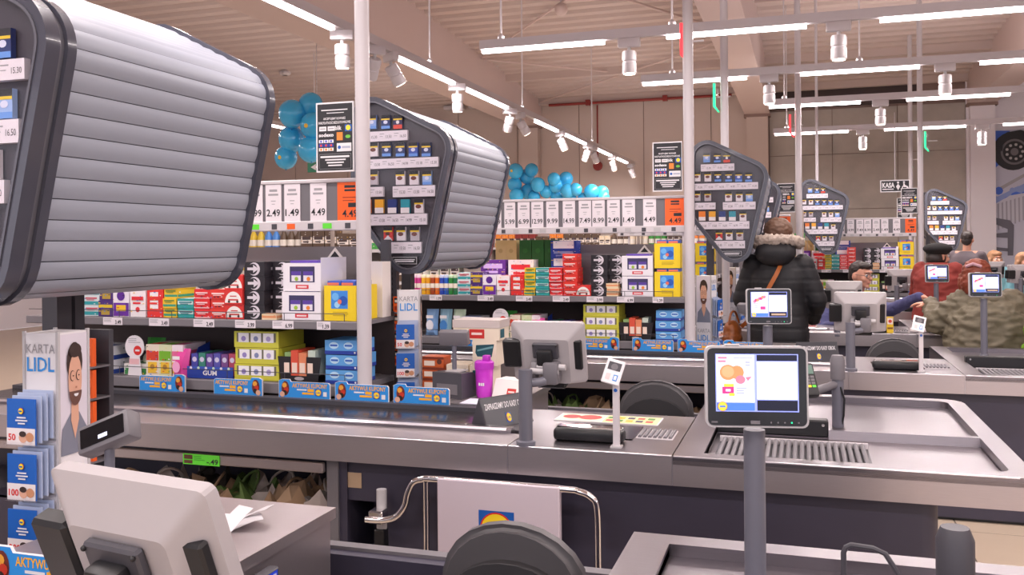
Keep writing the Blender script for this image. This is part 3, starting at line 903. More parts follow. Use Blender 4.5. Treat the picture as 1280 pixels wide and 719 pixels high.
def build_chair():
    t = thing('cashier_chair', '', 'chair', (0, 0, 0))
    mat('chair_shell', (0.085, 0.08, 0.085), 0.45)
    mat('chair_pad', (0.035, 0.033, 0.036), 0.7)
    out = [(-0.19, 0.62), (-0.185, 0.74)] + [(0.185 * math.cos(math.radians(a)), 0.76 + 0.165 * math.sin(math.radians(a))) for a in range(170, 5, -15)] + [(0.185, 0.74), (0.19, 0.62)]
    bm = bmesh.new()
    n = len(out)
    a = [bm.verts.new((x, -0.02 + 0.9 * x * x, z)) for x, z in out]
    b = [bm.verts.new((x * 1.0, 0.045 + 0.9 * x * x, z)) for x, z in out]
    for i in range(n - 1):
        bm.faces.new((a[i], a[i + 1], b[i + 1], b[i]))
    bm.faces.new(a[::-1]); bm.faces.new(b); bm.faces.new((a[n - 1], a[0], b[0], b[n - 1]))
    bmesh.ops.recalc_face_normals(bm, faces=bm.faces[:])
    bmesh.ops.bevel(bm, geom=[e for e in bm.edges if len(e.link_faces) == 2 and e.calc_face_angle(0) > 0.6], offset=0.018, segments=3, affect='EDGES')
    bkr = MB().addbm(bm, 'chair_shell').build('backrest', t, 50)
    inn = [(-0.165, 0.62), (-0.16, 0.72)] + [(0.16 * math.cos(math.radians(q)), 0.715 + 0.125 * math.sin(math.radians(q))) for q in range(170, 5, -15)] + [(0.16, 0.72), (0.165, 0.62)]
    vs = [(x, -0.035 + 0.9 * x * x, z) for x, z in inn] + [(x, 0.0 + 0.9 * x * x, z) for x, z in inn]
    n = len(inn)
    fs = [(i, i + 1, i + 1 + n, i + n) for i in range(n - 1)] + [tuple(range(n - 1, -1, -1)), tuple(range(n, 2 * n))]
    MB().add(vs, fs, 'chair_pad').build('back_pad', bkr, 50)
    MB().rbox(-0.2, 0.2, -0.42, 0.0, 0.46, 0.54, 'chair_pad', 0.03, 3).build('seat', t)
    MB().tube([(0, 0.03, 0.7), (0, 0.06, 0.5), (0, -0.1, 0.44)], 0.022, 'dark_grey').build('back_bracket', t)
    MB().cyl(0, -0.2, 0.1, 0.47, 0.028, 'chrome', 14).build('column', t)
    for k in range(5):
        a = 2 * PI * k / 5
        lg = MB().tube([(0, -0.2, 0.12), (0.25 * math.cos(a), -0.2 + 0.25 * math.sin(a), 0.07)], [0.024, 0.016], 'dark_grey', 8).build('leg', t)
        MB().ball((0.25 * math.cos(a), -0.2 + 0.25 * math.sin(a), 0.05), 0.03, 'black', 10, 8).build('castor', lg)
    return t
def build_vfd(roll=-22, tip=-26):
    """small till display on a stalk standing on the side table"""
    t = thing('till_display', '', 'till display', (0, 0, 0))
    MB().cyl(0, 0, TOP, 1.10, 0.012, 'pole_grey', 12).build('stalk', t)
    MB().rbox(-0.06, 0.06, -0.04, 0.04, TOP, TOP + 0.02, 'mid_grey', 0.006, 1).build('foot', t)
    M = Matrix.Translation((0, 0, 1.115)) @ Matrix.Rotation(math.radians(roll), 4, 'Y') @ Matrix.Rotation(math.radians(tip), 4, 'X')
    hd_ = MB().rbox(-0.075, 0.075, -0.025, 0.025, -0.036, 0.036, 'mid_grey', 0.007, 2, M).build('head', t)
    mb = MB().box(-0.062, 0.062, -0.028, -0.0245, -0.024, 0.024, 'gloss_black', M)
    mb.box(-0.01, 0.016, -0.0285, -0.0275, -0.016, -0.006, 'screen_white', M)
    mb.build('window', hd_, 0)
    return t
def portrait(f, x, y, w, h, k, woman=False):
    """printed half-length portrait: hair, face, glasses, grey shirt"""
    f.rect(x, y, x + w, y + h, ink('D8D2DC'), k)
    cx = x + w * 0.52
    f.poly([(x + w * 0.02, y), (x + w * 0.98, y), (x + w * 0.95, y + h * 0.2), (x + w * 0.68, y + h * 0.34), (x + w * 0.38, y + h * 0.34), (x + w * 0.08, y + h * 0.22)], 'grey_print', k + 1)
    f.poly([(cx - w * 0.12, y + h * 0.45), (cx + w * 0.12, y + h * 0.45), (cx + w * 0.14, y + h * 0.28), (cx, y + h * 0.12), (cx - w * 0.14, y + h * 0.28)], 'skin_print', k + 2)
    if woman:
        hr = ink('B06A3E')
        f.disc(cx, y + h * 0.62, w * 0.33, hr, k + 2, ry=h * 0.3, n=18)
        f.rect(cx - w * 0.33, y + h * 0.25, cx - w * 0.14, y + h * 0.6, hr, k + 2.2)
        f.rect(cx + w * 0.14, y + h * 0.25, cx + w * 0.33, y + h * 0.6, hr, k + 2.2)
        f.disc(cx, y + h * 0.58, w * 0.21, 'skin_print', k + 3, ry=h * 0.2, n=18)
    else:
        f.disc(cx, y + h * 0.76, w * 0.28, 'hair_print', k + 2, ry=h * 0.17, n=18)
        f.disc(cx, y + h * 0.62, w * 0.24, 'skin_print', k + 3, ry=h * 0.21, n=18)
        f.disc(cx, y + h * 0.52, w * 0.22, ink('6B4A40'), k + 4, ry=h * 0.12, n=16, a0=PI, a1=2 * PI)
        f.disc(cx, y + h * 0.86, w * 0.22, 'hair_print', k + 4, ry=h * 0.06, n=14)
        for s in (-1, 1):
            f.disc(cx + s * w * 0.105, y + h * 0.65, w * 0.085, 'print_dark', k + 4, ry=h * 0.045, n=14)
            f.disc(cx + s * w * 0.105, y + h * 0.65, w * 0.075, 'skin_print', k + 5, ry=h * 0.04, n=14)
    for s in (-1, 1):
        f.disc(cx + s * w * 0.1, y + h * (0.65 if not woman else 0.62), w * 0.024, 'print_dark', k + 6, n=8, ry=h * 0.006)
    f.rect(cx - w * 0.03, y + h * 0.545, cx + w * 0.03, y + h * 0.56, ink('B07860'), k + 6)
    f.disc(cx, y + h * 0.5, w * 0.08, 'white', k + 6, ry=h * 0.025, n=10, a0=PI, a1=2 * PI)
def build_pillar(label, loc, rz, full=True):
    """four-sided loyalty-card stand, card pockets on two faces, portraits on the others"""
    t = thing('card_stand', label, 'card stand', loc, rz, group='loyalty card stands')
    S = 0.056
    MB().box(-S, S, -S, S, 0.0, 1.34, 'white').build('column', t, 0)
    for sx in (-1, 1):
        for sy in (-1, 1):
            MB().box(sx * S - 0.004, sx * S + 0.004, sy * S - 0.004, sy * S + 0.004, 0.0, 1.345, 'light_grey').build('corner_strip', t, 0)
    MB().box(-0.085, 0.085, -0.085, 0.085, 0.0, 0.02, 'dark_grey').build('base_plate', t, 0)
    mb = MB()
    for (r, k) in (((1, 0, 0), 0), ((0, 1, 0), 1), ((-1, 0, 0), 2), ((0, -1, 0), 3)):
        r = Vector(r)
        n = r.cross(Vector((0, 0, 1)))
        f = Fr(mb, n * S - r * S, r, (0, 0, 1))
        w = 2 * S
        if k in (0, 2):
            f.text('KARTA', w / 2, 1.285, 0.026, 'print_grey', 2, 'c', fit=w * 0.86)
            f.text('LIDL', w / 2, 1.235, 0.04, 'sky_blue', 2, 'c', fit=w * 0.82, bold=0.01)
        else:
            portrait(f, 0.003, 1.0, w - 0.006, 0.335, 1)
            f.text('KARTA', w / 2, 0.925, 0.03, 'print_grey', 2, 'c', fit=w * 0.86)
            f.text('LIDL', w / 2, 0.865, 0.045, 'sky_blue', 2, 'c', fit=w * 0.82, bold=0.01)
            portrait(f, 0.003, 0.6, w - 0.006, 0.24, 1, woman=True)
    mb.build('print', t, 0)
    # card pockets on the front face
    for q, (z, num) in enumerate(((1.12, '50'), (0.97, '100'), (0.82, '200'), (0.66, '50'))):
        for c in range(4):
            mb = MB()
            y = -S - 0.012 - 0.014 * c
            z0, z1 = z - 0.065 - 0.004 * c, z + 0.065 - 0.006 * c
            mb.box(-0.05 - 0.004 * c, 0.05 - 0.006 * c, y - 0.002, y + 0.002, z0, z1, 'lidl_blue' if c == 3 else ink('AEBBD6'))
            if c == 3:
                f = Fr(mb, (-0.062, y - 0.002, z0))
                f.rect(0.0, 0.0, 0.094, 0.045, ink('E9E2E2'))
                f.text(num, 0.006, 0.012, 0.018, 'lidl_red', 2, 'l', bold=0.02)
                f.disc(0.055, 0.02, 0.014, 'skin_print', 2, n=12)
                f.disc(0.078, 0.022, 0.013, ink('C98F6A'), 2.5, n=12)
                f.disc(0.055, 0.03, 0.012, 'hair_print', 3, ry=0.008, n=10)
                lidl_logo(f, 0.05, 0.092, 0.009, 2, False)
                f.rect(0.035, 0.072, 0.065, 0.076, 'white', 2)
                f.rect(0.03, 0.064, 0.07, 0.068, 'white', 2)
                f.rect(0.038, 0.056, 0.062, 0.06, 'white', 2)
            mb.build('gift_card', t, 0)
        MB().box(-0.056, 0.056, -S - 0.075, -S, z - 0.075, z - 0.07, 'acrylic').build('pocket', t, 0)
    return t
def build_belt_card(flip):
    """blue coupon sign standing at the back of the belt"""
    t = MB()
    poly = [(-0.143, 0.0), (0.143, 0.0), (0.143, 0.07), (0.135, 0.078), (-0.075, 0.078), (-0.082, 0.09), (-0.125, 0.09), (-0.143, 0.082)]
    if flip:
        poly = [(-x, z) for x, z in poly][::-1]
    t.prism(poly, -0.004, 0.004, 'white', 'Y')
    f = Fr(t, (0, -0.004, 0), lift=0.0008)
    s = -1 if flip else 1
    f.poly([(p[0] * 0.985, p[1] * 0.98 + 0.0008) for p in poly][::(1)], 'sky_blue')
    xo = -0.137 if flip else -0.07
    f.text('AKTYWUJ KUPONY', xo + 0.004, 0.051, 0.021, mat('ink_gold', hexc('F5B12A'), 0.5), 2, 'l', fit=0.195, bold=0.02)
    f.rect(xo + 0.03, 0.037, xo + 0.085, 0.044, 'white', 2)
    f.rect(xo + 0.09, 0.032, xo + 0.125, 0.046, 'ink_gold', 2)
    f.rect(xo + 0.06, 0.018, xo + 0.125, 0.028, 'ink_gold', 2)
    lidl_logo(f, xo + 0.15, 0.03, 0.017, 2)
    f.rect(xo + 0.176, 0.012, xo + 0.196, 0.034, 'white', 2)
    c = -0.105 * s
    f.disc(c, 0.045, 0.022, ink('6E2A22'), 2, ry=0.036, n=14)
    f.disc(c - 0.004, 0.06, 0.013, ink('E8A23A'), 3, n=10)
    f.disc(c + 0.006, 0.04, 0.013, ink('C2331F'), 4, n=10)
    f.disc(c - 0.002, 0.024, 0.012, ink('2C1A14'), 4.5, n=10)
    f.disc(c - 0.016 * s, 0.016, 0.014, 'skin_print', 5, n=10)
    return t
def build_next_sign():
    """dark triangular 'please use the next till' sign lying across the belt end"""
    t = thing('closed_lane_sign', '', 'sign', (0, 0, 0))
    mb = MB()
    mb.prism([(-0.05, 0), (0.05, 0), (0.0, 0.12)], -0.13, 0.13, 'dark_grey', 'Y')
    mb.build('body', t, 0)
    mb = MB()
    n = Vector((0.095, 0, 0.045)).normalized()
    f = Fr(mb, (0.05, -0.13, 0.0), (0, 0.8667, 0), Vector((-0.05, 0, 0.12)).normalized() * 1.25)
    f.rect(0.004, 0.003, 0.296, 0.1, mat('sign_slate', (0.06, 0.06, 0.07), 0.3))
    f.text('ZAPRASZAMY DO KASY OBOK', 0.15, 0.062, 0.02, 'white', 2, 'c', fit=0.26, bold=0.02)
    lidl_logo(f, 0.15, 0.028, 0.016, 2)
    mb.build('print', t, 0)
    return t
def build_terminal(pm='pole_grey', cm='mid_grey'):
    """card terminal on a swing arm, origin at the post foot"""
    t = thing('card_terminal', '', 'card terminal', (0, 0, 0))
    MB().cyl(0, 0, 0.8, 1.09, 0.024, pm, 18).build('post', t)
    MB().lathe([(0.029, 1.0), (0.03, 1.03), (0.03, 1.08), (0.022, 1.1)], cm, n=16).build('post_cap', t)
    MB().tube([(0, 0, 0.98), (-0.07, -0.07, 0.965), (-0.14, -0.14, 0.945)], 0.017, 'mid_grey', 12).build('arm', t)
    MB().tube([(0.01, -0.02, 0.97), (0.025, -0.025, 0.92), (0.022, -0.02, 0.85), (0.012, -0.012, 0.8)], 0.004, 'black', 8).build('cable', t)
    M = Matrix.Translation((-0.125, -0.15, 1.01)) @ Matrix.Rotation(math.radians(20), 4, 'Z') @ Matrix.Rotation(math.radians(-35), 4, 'X')
    mb = MB().rbox(-0.038, 0.038, -0.02, 0.02, -0.075, 0.075, 'black', 0.012, 2, M)
    trm = mb.build('terminal', t)
    mb = MB()
    f = Fr(mb, (0, -0.02, 0))
    f.rect(-0.028, 0.02, 0.028, 0.06, ink('5B7A6E'))
    for r in range(4):
        for c in range(3):
            m = 'mid_grey' if r < 3 else ('lidl_red', 'lidl_yellow', 'lime')[c]
            f.rect(-0.027 + c * 0.019, 0.002 - r * 0.014, -0.012 + c * 0.019, 0.012 - r * 0.014, m)
    mb.v = [tuple(M @ Vector(p)) for p in mb.v]
    mb.build('keypad', trm, 0)
    MB().tube([tuple(M @ Vector((0.0, 0.0, -0.07))), (-0.15, -0.13, 0.92), (-0.13, -0.13, 0.93)], 0.004, 'black', 8).build('lead', t)
    return t
def build_flyer(label, loc):
    mb = MB().box(-0.22, 0.22, -0.08, 0.08, 0, 0.003, 'white')
    f = Fr(mb, (-0.22, -0.08, 0.003), (1, 0, 0), (0, 1, 0), 0.0006)
    f.rect(0.005, 0.005, 0.2, 0.155, ink('F1E6C9'))
    f.rect(0.205, 0.005, 0.435, 0.155, ink('E9DCA0'))
    f.disc(0.14, 0.09, 0.05, ink('D8433A'), 2, n=14)
    f.disc(0.06, 0.09, 0.04, ink('B33A35'), 2.5, n=14)
    for k in range(10):
        f.rect(0.215 + (k % 5) * 0.042, 0.03 + (k // 5) * 0.06, 0.245 + (k % 5) * 0.042, 0.07 + (k // 5) * 0.06, (ink('D84B3C'), ink('4B8A3C'), ink('E9B52A'), ink('3C3C54'))[k % 4], 2)
    o = mb.build('flyer', None, 0, loc)
    props(o, label, 'flyer', 'flyers on scanner decks')
# ------------------------------------------------------------ impulse racks behind the belts
LANES[4] = (1.5, 10.4)
LANES[5] = (3.11, 12.5)
UP, LO, RY = 1.204, 0.888, 0.80        # shelf heights, rack front
def build_rack(i, xl):
    t = thing('impulse_rack', 'grey two-shelf impulse rack beside the belt of ' + LNAME[i], 'shelf rack', lp(i, 0, 0), group='impulse racks')
    xr = -1.645
    mb = MB().box(xl, xr, RY, RY + 0.42, LO - 0.03, LO - 0.002, 'shelf_grey').box(xl, xr, RY + 0.03, RY + 0.42, 0.02, LO - 0.03, 'back_dark')
    mb.build('base_shelf', t, 0)
    MB().rbox(xl, xr, RY - 0.012, RY, LO - 0.055, LO, 'shelf_grey', 0.004, 1).build('base_rail', t)
    MB().box(xl, xr + 0.01, RY + 0.005, RY + 0.40, UP - 0.022, UP - 0.002, 'shelf_grey').build('upper_shelf', t, 0)
    prl = MB().rbox(xl, xr + 0.015, RY - 0.012, RY + 0.004, UP - 0.042, UP, 'shelf_grey', 0.004, 1).build('price_rail', t)
    MB().box(xl, xr, RY + 0.415, RY + 0.43, LO, UP + 0.02, 'back_dark').build('back_panel', t, 0)
    MB().box(max(xl, -2.55), -1.82, RY + 0.40, RY + 0.412, UP, 1.575, 'card_grey').build('grey_backboard', t, 0)
    mb = MB()
    for z in (UP + 0.036, LO + 0.05):
        mb.tube([(xl, RY + 0.012, z), (-1.72, RY + 0.012, z)], 0.002, 'dark_grey', 5)
        x = -1.72
        while x > xl:
            mb.tube([(x, RY + 0.012, z - 0.045), (x, RY + 0.012, z)], 0.002, 'dark_grey', 5)
            x -= 0.34
    mb.build('wire_guard', t)
    for x in (-1.725, -2.9):
        if x > xl:
            MB().box(x, x + 0.05, RY + 0.43, RY + 0.46, 0.02, 1.61, 'dark_grey').build('upright', t, 0)
    for (x, w, s) in ((-3.5, 0.1, '1.99'), (-3.1, 0.125, '3.49'), (-2.8, 0.125, '3.49'), (-2.52, 0.125, '2.49'), (-2.27, 0.12, '3.99'), (-2.05, 0.12, '6.99'), (-1.82, 0.075, '1.39')):
        if x - w / 2 > xl:
            mb = MB().box(x - w / 2, x + w / 2, RY - 0.0165, RY - 0.0125, UP - 0.041, UP - 0.001, 'card_white')
            f = Fr(mb, (x - w / 2, RY - 0.0165, UP - 0.041), lift=0.0006)
            f.text(s, w - 0.006, 0.006, 0.021, 'print_dark', 2, 'r', wide=0.8, bold=0.02)
            f.lines(0.006, 0.012, w * 0.5, 0.034, 3, 'print_grey', 1, 3, 0.4)
            mb.build('price_label', prl, 0)
    return t
def build_price_sign(i, xl):
    t = thing('price_sign_bar', 'long bar of white price cards above the rack of ' + LNAME[i], 'price sign', lp(i, 0, 0), group='price card bars above the racks')
    y = 0.86
    MB().box(xl, -1.635, y, y + 0.012, 1.70, 1.90, 'mid_grey').build('backboard', t, 0)
    MB().rbox(xl, -1.635, y - 0.012, y + 0.014, 1.895, 1.915, 'white_metal', 0.004, 1).build('top_rail', t)
    brl = MB().rbox(xl, -1.635, y - 0.012, y + 0.014, 1.655, 1.705, 'white_metal', 0.004, 1).build('bottom_rail', t)
    x = -1.70
    k = 0
    while x > xl:
        w = (0.03, 0.05, 0.03, 0.045)[k % 4]
        MB().box(x - w, x, y - 0.0145, y - 0.0125, 1.665, 1.692, ('dark_grey', 'light_grey')[k % 2] if i != 1 else (('dark_grey', 'lime', 'dark_grey', 'orange')[k % 4])).build('rail_label', brl, 0)
        x -= 0.105
        k += 1
    cards = [(-3.42, '9.49'), (-3.31, '3.99'), (-3.2, '2.99'), (-3.08, '4.99'), (-2.97, '5.99'), (-2.865, '6.99'), (-2.76, '12.99'), (-2.645, '9.99'), (-2.52, '14.99'), (-2.40, '7.49'), (-2.30, '8.99'), (-2.19, '2.49'), (-2.08, '1.49'), (-1.93, '4.49')]
    for k, (cx, s) in enumerate(cards):
        if cx < xl: continue
        w = 0.092 if cx > -2.9 else 0.085
        mb = MB()
        mb.box(cx, cx + w, y - 0.006, y - 0.002, 1.703, 1.897, 'card_white')
        f = Fr(mb, (cx, y - 0.006, 1.703), lift=0.0006)
        f.text(s, w / 2, 0.03, 0.036, 'print_dark', 2, 'c', fit=w * 0.86, bold=0.012)
        f.rect(w * 0.25, 0.155, w * 0.75, 0.167, 'print_grey')
        f.rect(w * 0.18, 0.135, w * 0.82, 0.145, 'print_grey')
        f.rect(w * 0.35, 0.105, w * 0.65, 0.109, 'print_grey')
        f.rect(w * 0.4, 0.09, w * 0.6, 0.093, 'print_grey')
        mb.build('price_card', t, 0)
    mb = MB().box(-1.775, -1.638, y - 0.007, y - 0.002, 1.702, 1.9, 'orange')
    f = Fr(mb, (-1.775, y - 0.007, 1.702), lift=0.0006)
    f.rect(0.04, 0.165, 0.1, 0.178, 'print_dark'); f.rect(0.04, 0.148, 0.1, 0.158, 'print_dark')
    f.rect(0.06, 0.068, 0.115, 0.09, 'print_dark')
    f.text('4.49', 0.07, 0.02, 0.036, 'print_dark', 2, 'c', fit=0.085, bold=0.012)
    f.rect(0.03, 0.115, 0.11, 0.119, ink('8A3010')); f.rect(0.03, 0.1, 0.09, 0.103, ink('8A3010'))
    mb.build('orange_price_card', t, 0)
    for x in (xl + 0.1, -1.66):
        MB().box(x, x + 0.015, y + 0.014, y + 0.03, UP if x > xl else UP, 1.9, 'white_metal').build('support', t, 0)
    return t

PCACHE = {}
def product(key, make, loc, label, cat, group, rz=0):
    if key not in PCACHE:
        o = make().build(key.split('|')[0], None, 30)
        PCACHE[key] = o.data
    else:
        o = bpy.data.objects.new(key.split('|')[0], PCACHE[key])
        COL.objects.link(o)
    o.location = loc
    o.rotation_euler.z = rz
    return props(o, label, cat, group)
def carton(w, d, h, base, band=None, logo=None, panel=None, dots=None, letters=None, busy=True):
    """printed carton standing with its front at y=0; band: coloured stripe, panel: window"""
    def mk():
        mb = MB().box(-w / 2, w / 2, 0, d, 0, h, ink(base))
        f = Fr(mb, (-w / 2, 0, 0), lift=0.0007)
        fs = Fr(mb, (w / 2, 0, 0), (0, 1, 0), (0, 0, 1), 0.0007)
        ft = Fr(mb, (-w / 2, 0, h), (1, 0, 0), (0, 1, 0), 0.0007)
        if band:
            f.rect(w * 0.02, h * band[1], w * 0.98, h * band[2], ink(band[0]))
            fs.rect(d * 0.02, h * band[1], d * 0.98, h * band[2], ink(band[0]))
        if panel:
            f.rect(w * panel[1], h * panel[2], w * panel[3], h * panel[4], ink(panel[0]), 2)
        if logo:
            f.disc(w * logo[1], h * logo[2], w * logo[3], ink(logo[0]), 3, ry=min(w, h) * logo[3], n=14)
        if dots:
            for k in range(dots[1]):
                f.disc(w * (0.2 + 0.6 * k / max(1, dots[1] - 1)), h * dots[2], min(w, h) * 0.12, ink(dots[0][k % len(dots[0])]), 4, n=10)
        if letters:
            f.rect(w * 0.12, h * letters[1], w * 0.88, h * (letters[1] + 0.14), ink(letters[0]), 5)
            f.rect(w * 0.2, h * (letters[1] - 0.14), w * 0.7, h * (letters[1] - 0.07), ink(letters[0]), 5)
        rr = random.Random('%s%.3f%.3f' % (base, w, h))
        pal = ['F4F0EE', '2A2A3A', band[0] if band else 'F0C23A', letters[0] if letters else 'D8432E', 'F0C23A', '4A8AD8']
        nx, nz_ = max(3, int(w / 0.018)), max(2, int(h / 0.02))
        for a in range(nx):
            for b in range(nz_):
                if busy and rr.random() < 0.3:
                    x0, z0 = (a + rr.uniform(0.1, 0.4)) / nx * w, (b + rr.uniform(0.1, 0.4)) / nz_ * h
                    f.rect(x0, z0, min(w * 0.97, x0 + rr.uniform(0.005, 0.014)), min(h * 0.96, z0 + rr.uniform(0.002, 0.006)), ink(rr.choice(pal)), 6 + 0.1 * a + 0.02 * b)
        nd = max(2, int(d / 0.03))
        for a in range(nd):
            for b in range(nz_):
                if busy and rr.random() < 0.25:
                    x0, z0 = (a + rr.uniform(0.1, 0.4)) / nd * d, (b + rr.uniform(0.1, 0.4)) / nz_ * h
                    fs.rect(x0, z0, min(d * 0.97, x0 + 0.012), min(h * 0.96, z0 + 0.005), ink(rr.choice(pal)), 6 + 0.1 * a + 0.02 * b)
        ft.rect(w * 0.1, d * 0.1, w * 0.9, d * 0.5, ink(band[0] if band else (letters[0] if letters else base)))
        return mb
    return mk
def can_tube(col, cap):
    return lambda: MB().lathe([(0.0165, 0), (0.0175, 0.004), (0.0175, 0.128)], ink(col), n=12).lathe([(0.0176, 0.128), (0.0176, 0.146), (0.015, 0.15)], ink(cap), n=12).lathe([(0.0178, 0.05), (0.0178, 0.085)], ink('F0E6D8'), n=12)
def arrow_box():
    mb = MB().box(-0.06, 0.06, 0, 0.2, 0, 0.073, ink('231F26'))
    f = Fr(mb, (-0.06, 0, 0), lift=0.0007)
    f.disc(0.06, 0.036, 0.034, ink('D9D2DA'), 1, n=18)
    f.disc(0.052, 0.036, 0.028, ink('231F26'), 2, n=18)
    f.poly([(0.02, 0.03), (0.055, 0.03), (0.055, 0.016), (0.088, 0.037), (0.055, 0.058), (0.055, 0.044), (0.02, 0.044)], ink('D9D2DA'), 3)
    f = Fr(mb, (0.06, 0, 0), (0, 1, 0), (0, 0, 1), 0.0007)
    f.poly([(0.06, 0.03), (0.09, 0.03), (0.09, 0.018), (0.12, 0.037), (0.09, 0.056), (0.09, 0.044), (0.06, 0.044)], ink('BDB6BE'), 1)
    return mb
def dome_box():
    mb = MB().box(-0.055, 0.055, 0, 0.15, 0, 0.075, ink('D8322E'))
    f = Fr(mb, (-0.055, 0, 0), lift=0.0007)
    f.disc(0.055, 0.008, 0.05, ink('F3EFEA'), 1, ry=0.058, n=18, a0=0, a1=PI)
    f.rect(0.025, 0.02, 0.085, 0.027, ink('C8322E'), 2)
    f.rect(0.035, 0.04, 0.075, 0.045, ink('C8322E'), 2)
    f.disc(0.03, 0.014, 0.007, ink('38302E'), 2, n=8); f.disc(0.08, 0.014, 0.007, ink('38302E'), 2, n=8)
    return mb
def window_box():
    """white shelf-ready box with a cut window showing purple packs, red brand mark"""
    mb = MB().box(-0.11, 0.11, 0, 0.25, 0, 0.142, ink('EEEAF0'))
    f = Fr(mb, (-0.11, 0, 0), lift=0.0007)
    f.rect(0.04, 0.045, 0.185, 0.125, ink('3B3560'), 1)
    for k in range(2):
        x = 0.05 + k * 0.07
        f.rect(x, 0.05, x + 0.055, 0.1, ink('E7E2EC'), 2)
        f.rect(x, 0.08, x + 0.055, 0.1, ink('5A3EA0'), 3)
        f.disc(x + 0.03, 0.062, 0.011, ink('E8862E') if k else ink('9CC23C'), 3, n=10)
    f.rect(0.075, 0.012, 0.15, 0.032, ink('D9404A'), 2)
    f.rect(0.085, 0.018, 0.14, 0.026, ink('F4DADA'), 3)
    mb.box(0.11, 0.112, 0.0, 0.25, 0.0, 0.17, ink('D6D3DE'))
    mb.box(-0.08, 0.08, 0.02, 0.2, 0.142, 0.155, ink('5A3EA0'))
    return mb
def yellow_box():
    mb = MB().box(-0.09, 0.09, 0, 0.22, 0, 0.175, ink('F2D21E'))
    f = Fr(mb, (-0.09, 0, 0), lift=0.0007)
    f.rect(0.04, 0.06, 0.135, 0.15, ink('3C8ADF'), 1)
    f.disc(0.065, 0.12, 0.02, ink('6EB8F2'), 2, n=12); f.disc(0.11, 0.1, 0.024, ink('2358B8'), 2, n=12); f.disc(0.075, 0.08, 0.016, ink('9FD4F5'), 3, n=12)
    f.disc(0.09, 0.095, 0.012, ink('E4745A'), 4, n=10)
    for k in range(2):
        mb.box(-0.075 + k * 0.08, 0.0 + k * 0.08, 0.01, 0.18, 0.175, 0.198, ink('3F63C8'))
        f.rect(0.02 + k * 0.08, 0.177, 0.085 + k * 0.08, 0.19, ink('E9785A'), 1)
    f.lines(0.05, 0.02, 0.14, 0.045, 3, ink('C8A81A'), 1, 4)
    return mb
def lime_tray():
    mb = MB().box(-0.13, 0.13, 0, 0.25, 0, 0.083, ink('CFCB45'))
    f = Fr(mb, (-0.13, 0, 0), lift=0.0007)
    f.rect(0.015, 0.028, 0.245, 0.075, ink('6E6A58'), 1)
    for k in range(3):
        x = 0.025 + k * 0.073
        f.rect(x, 0.026, x + 0.062, 0.074, ink('F3F0F4'), 2)
        f.disc(x + 0.031, 0.045, 0.014, ink(('9A8CC8', '8890B8', 'B0A4D0')[k]), 3, n=10)
    mb.box(-0.13, 0.13, 0.25, 0.253, 0, 0.083, ink('B5B138'))
    return mb
def black_tray():
    mb = MB().prism([(-0.105, 0.0), (0.105, 0.0), (0.125, 0.13), (-0.125, 0.13)], 0, 0.004, ink('1E1A1E'), 'Y')
    mb.box(-0.11, 0.11, 0.0, 0.2, 0, 0.004, ink('1E1A1E'))
    f = Fr(mb, (-0.115, 0, 0), lift=0.0007)
    f.disc(0.115, 0.02, 0.028, ink('B9B2B6'), 1, ry=0.009, n=14)
    for k, c in enumerate(('8FB070', 'D8543C', 'E0865E', 'C9D6C8')):
        x = -0.09 + k * 0.045
        mb.box(x, x + 0.042, -0.004 if k in (1, 2) else 0.01, 0.16, 0.035, 0.15 + 0.012 * (k % 2), ink(c))
        mb.box(x + 0.006, x + 0.036, -0.006, -0.004, 0.05, 0.1, ink('F0D8C8'))
    return mb
def blue_pack():
    mb = MB().box(-0.088, 0.088, 0, 0.2, 0, 0.07, ink('5FA3E0')).box(-0.0885, 0.0885, -0.0006, 0.2005, 0, 0.018, ink('243F9E'))
    f = Fr(mb, (-0.088, 0, 0), lift=0.001)
    for k in range(2):
        f.disc(0.05 + k * 0.08, 0.044, 0.026, ink('BFE0F5'), 1, ry=0.017, n=14)
        f.rect(0.03 + k * 0.08, 0.04, 0.07 + k * 0.08, 0.049, ink('2F62BE'), 2)
    f.disc(0.165, 0.01, 0.005, ink('F2F2F6'), 1, n=8)
    return mb
def gum_display():
    mb = MB().box(-0.14, 0.14, 0, 0.004, 0, 0.062, ink('23409E')).box(-0.14, 0.14, 0, 0.22, 0, 0.004, ink('23409E')).prism([(0, 0.0), (0.2, 0.0), (0.2, 0.17), (0.1, 0.15)], -0.143, -0.14, ink('23409E'), 'X')
    f = Fr(mb, (-0.14, 0, 0), lift=0.0007)
    f.text('GUM', 0.14, 0.018, 0.024, 'white', 1, 'c', fit=0.085, bold=0.03)
    f.rect(0.0, 0.045, 0.28, 0.062, ink('3A58B8'), 1)
    for k in range(6):
        f.disc(0.025 + k * 0.046, 0.054, 0.008, ink(('E8E2F0', 'C8E0C8')[k % 2]), 2, n=8)
    for k in range(6):
        x = -0.135 + k * 0.046
        mb.box(x, x + 0.04, 0.03, 0.19, 0.01, 0.125 + 0.004 * (k % 2), ink(('4A4FA8', '3E8A78', '6A4E9E', '5E58B0', '7E4E8E', 'B84A68')[k]))
        Fr(mb, (x, 0.03, 0.01), lift=0.0007).disc(0.02, 0.085, 0.014, ink('D8D4EC'), 1, n=10)
    return mb
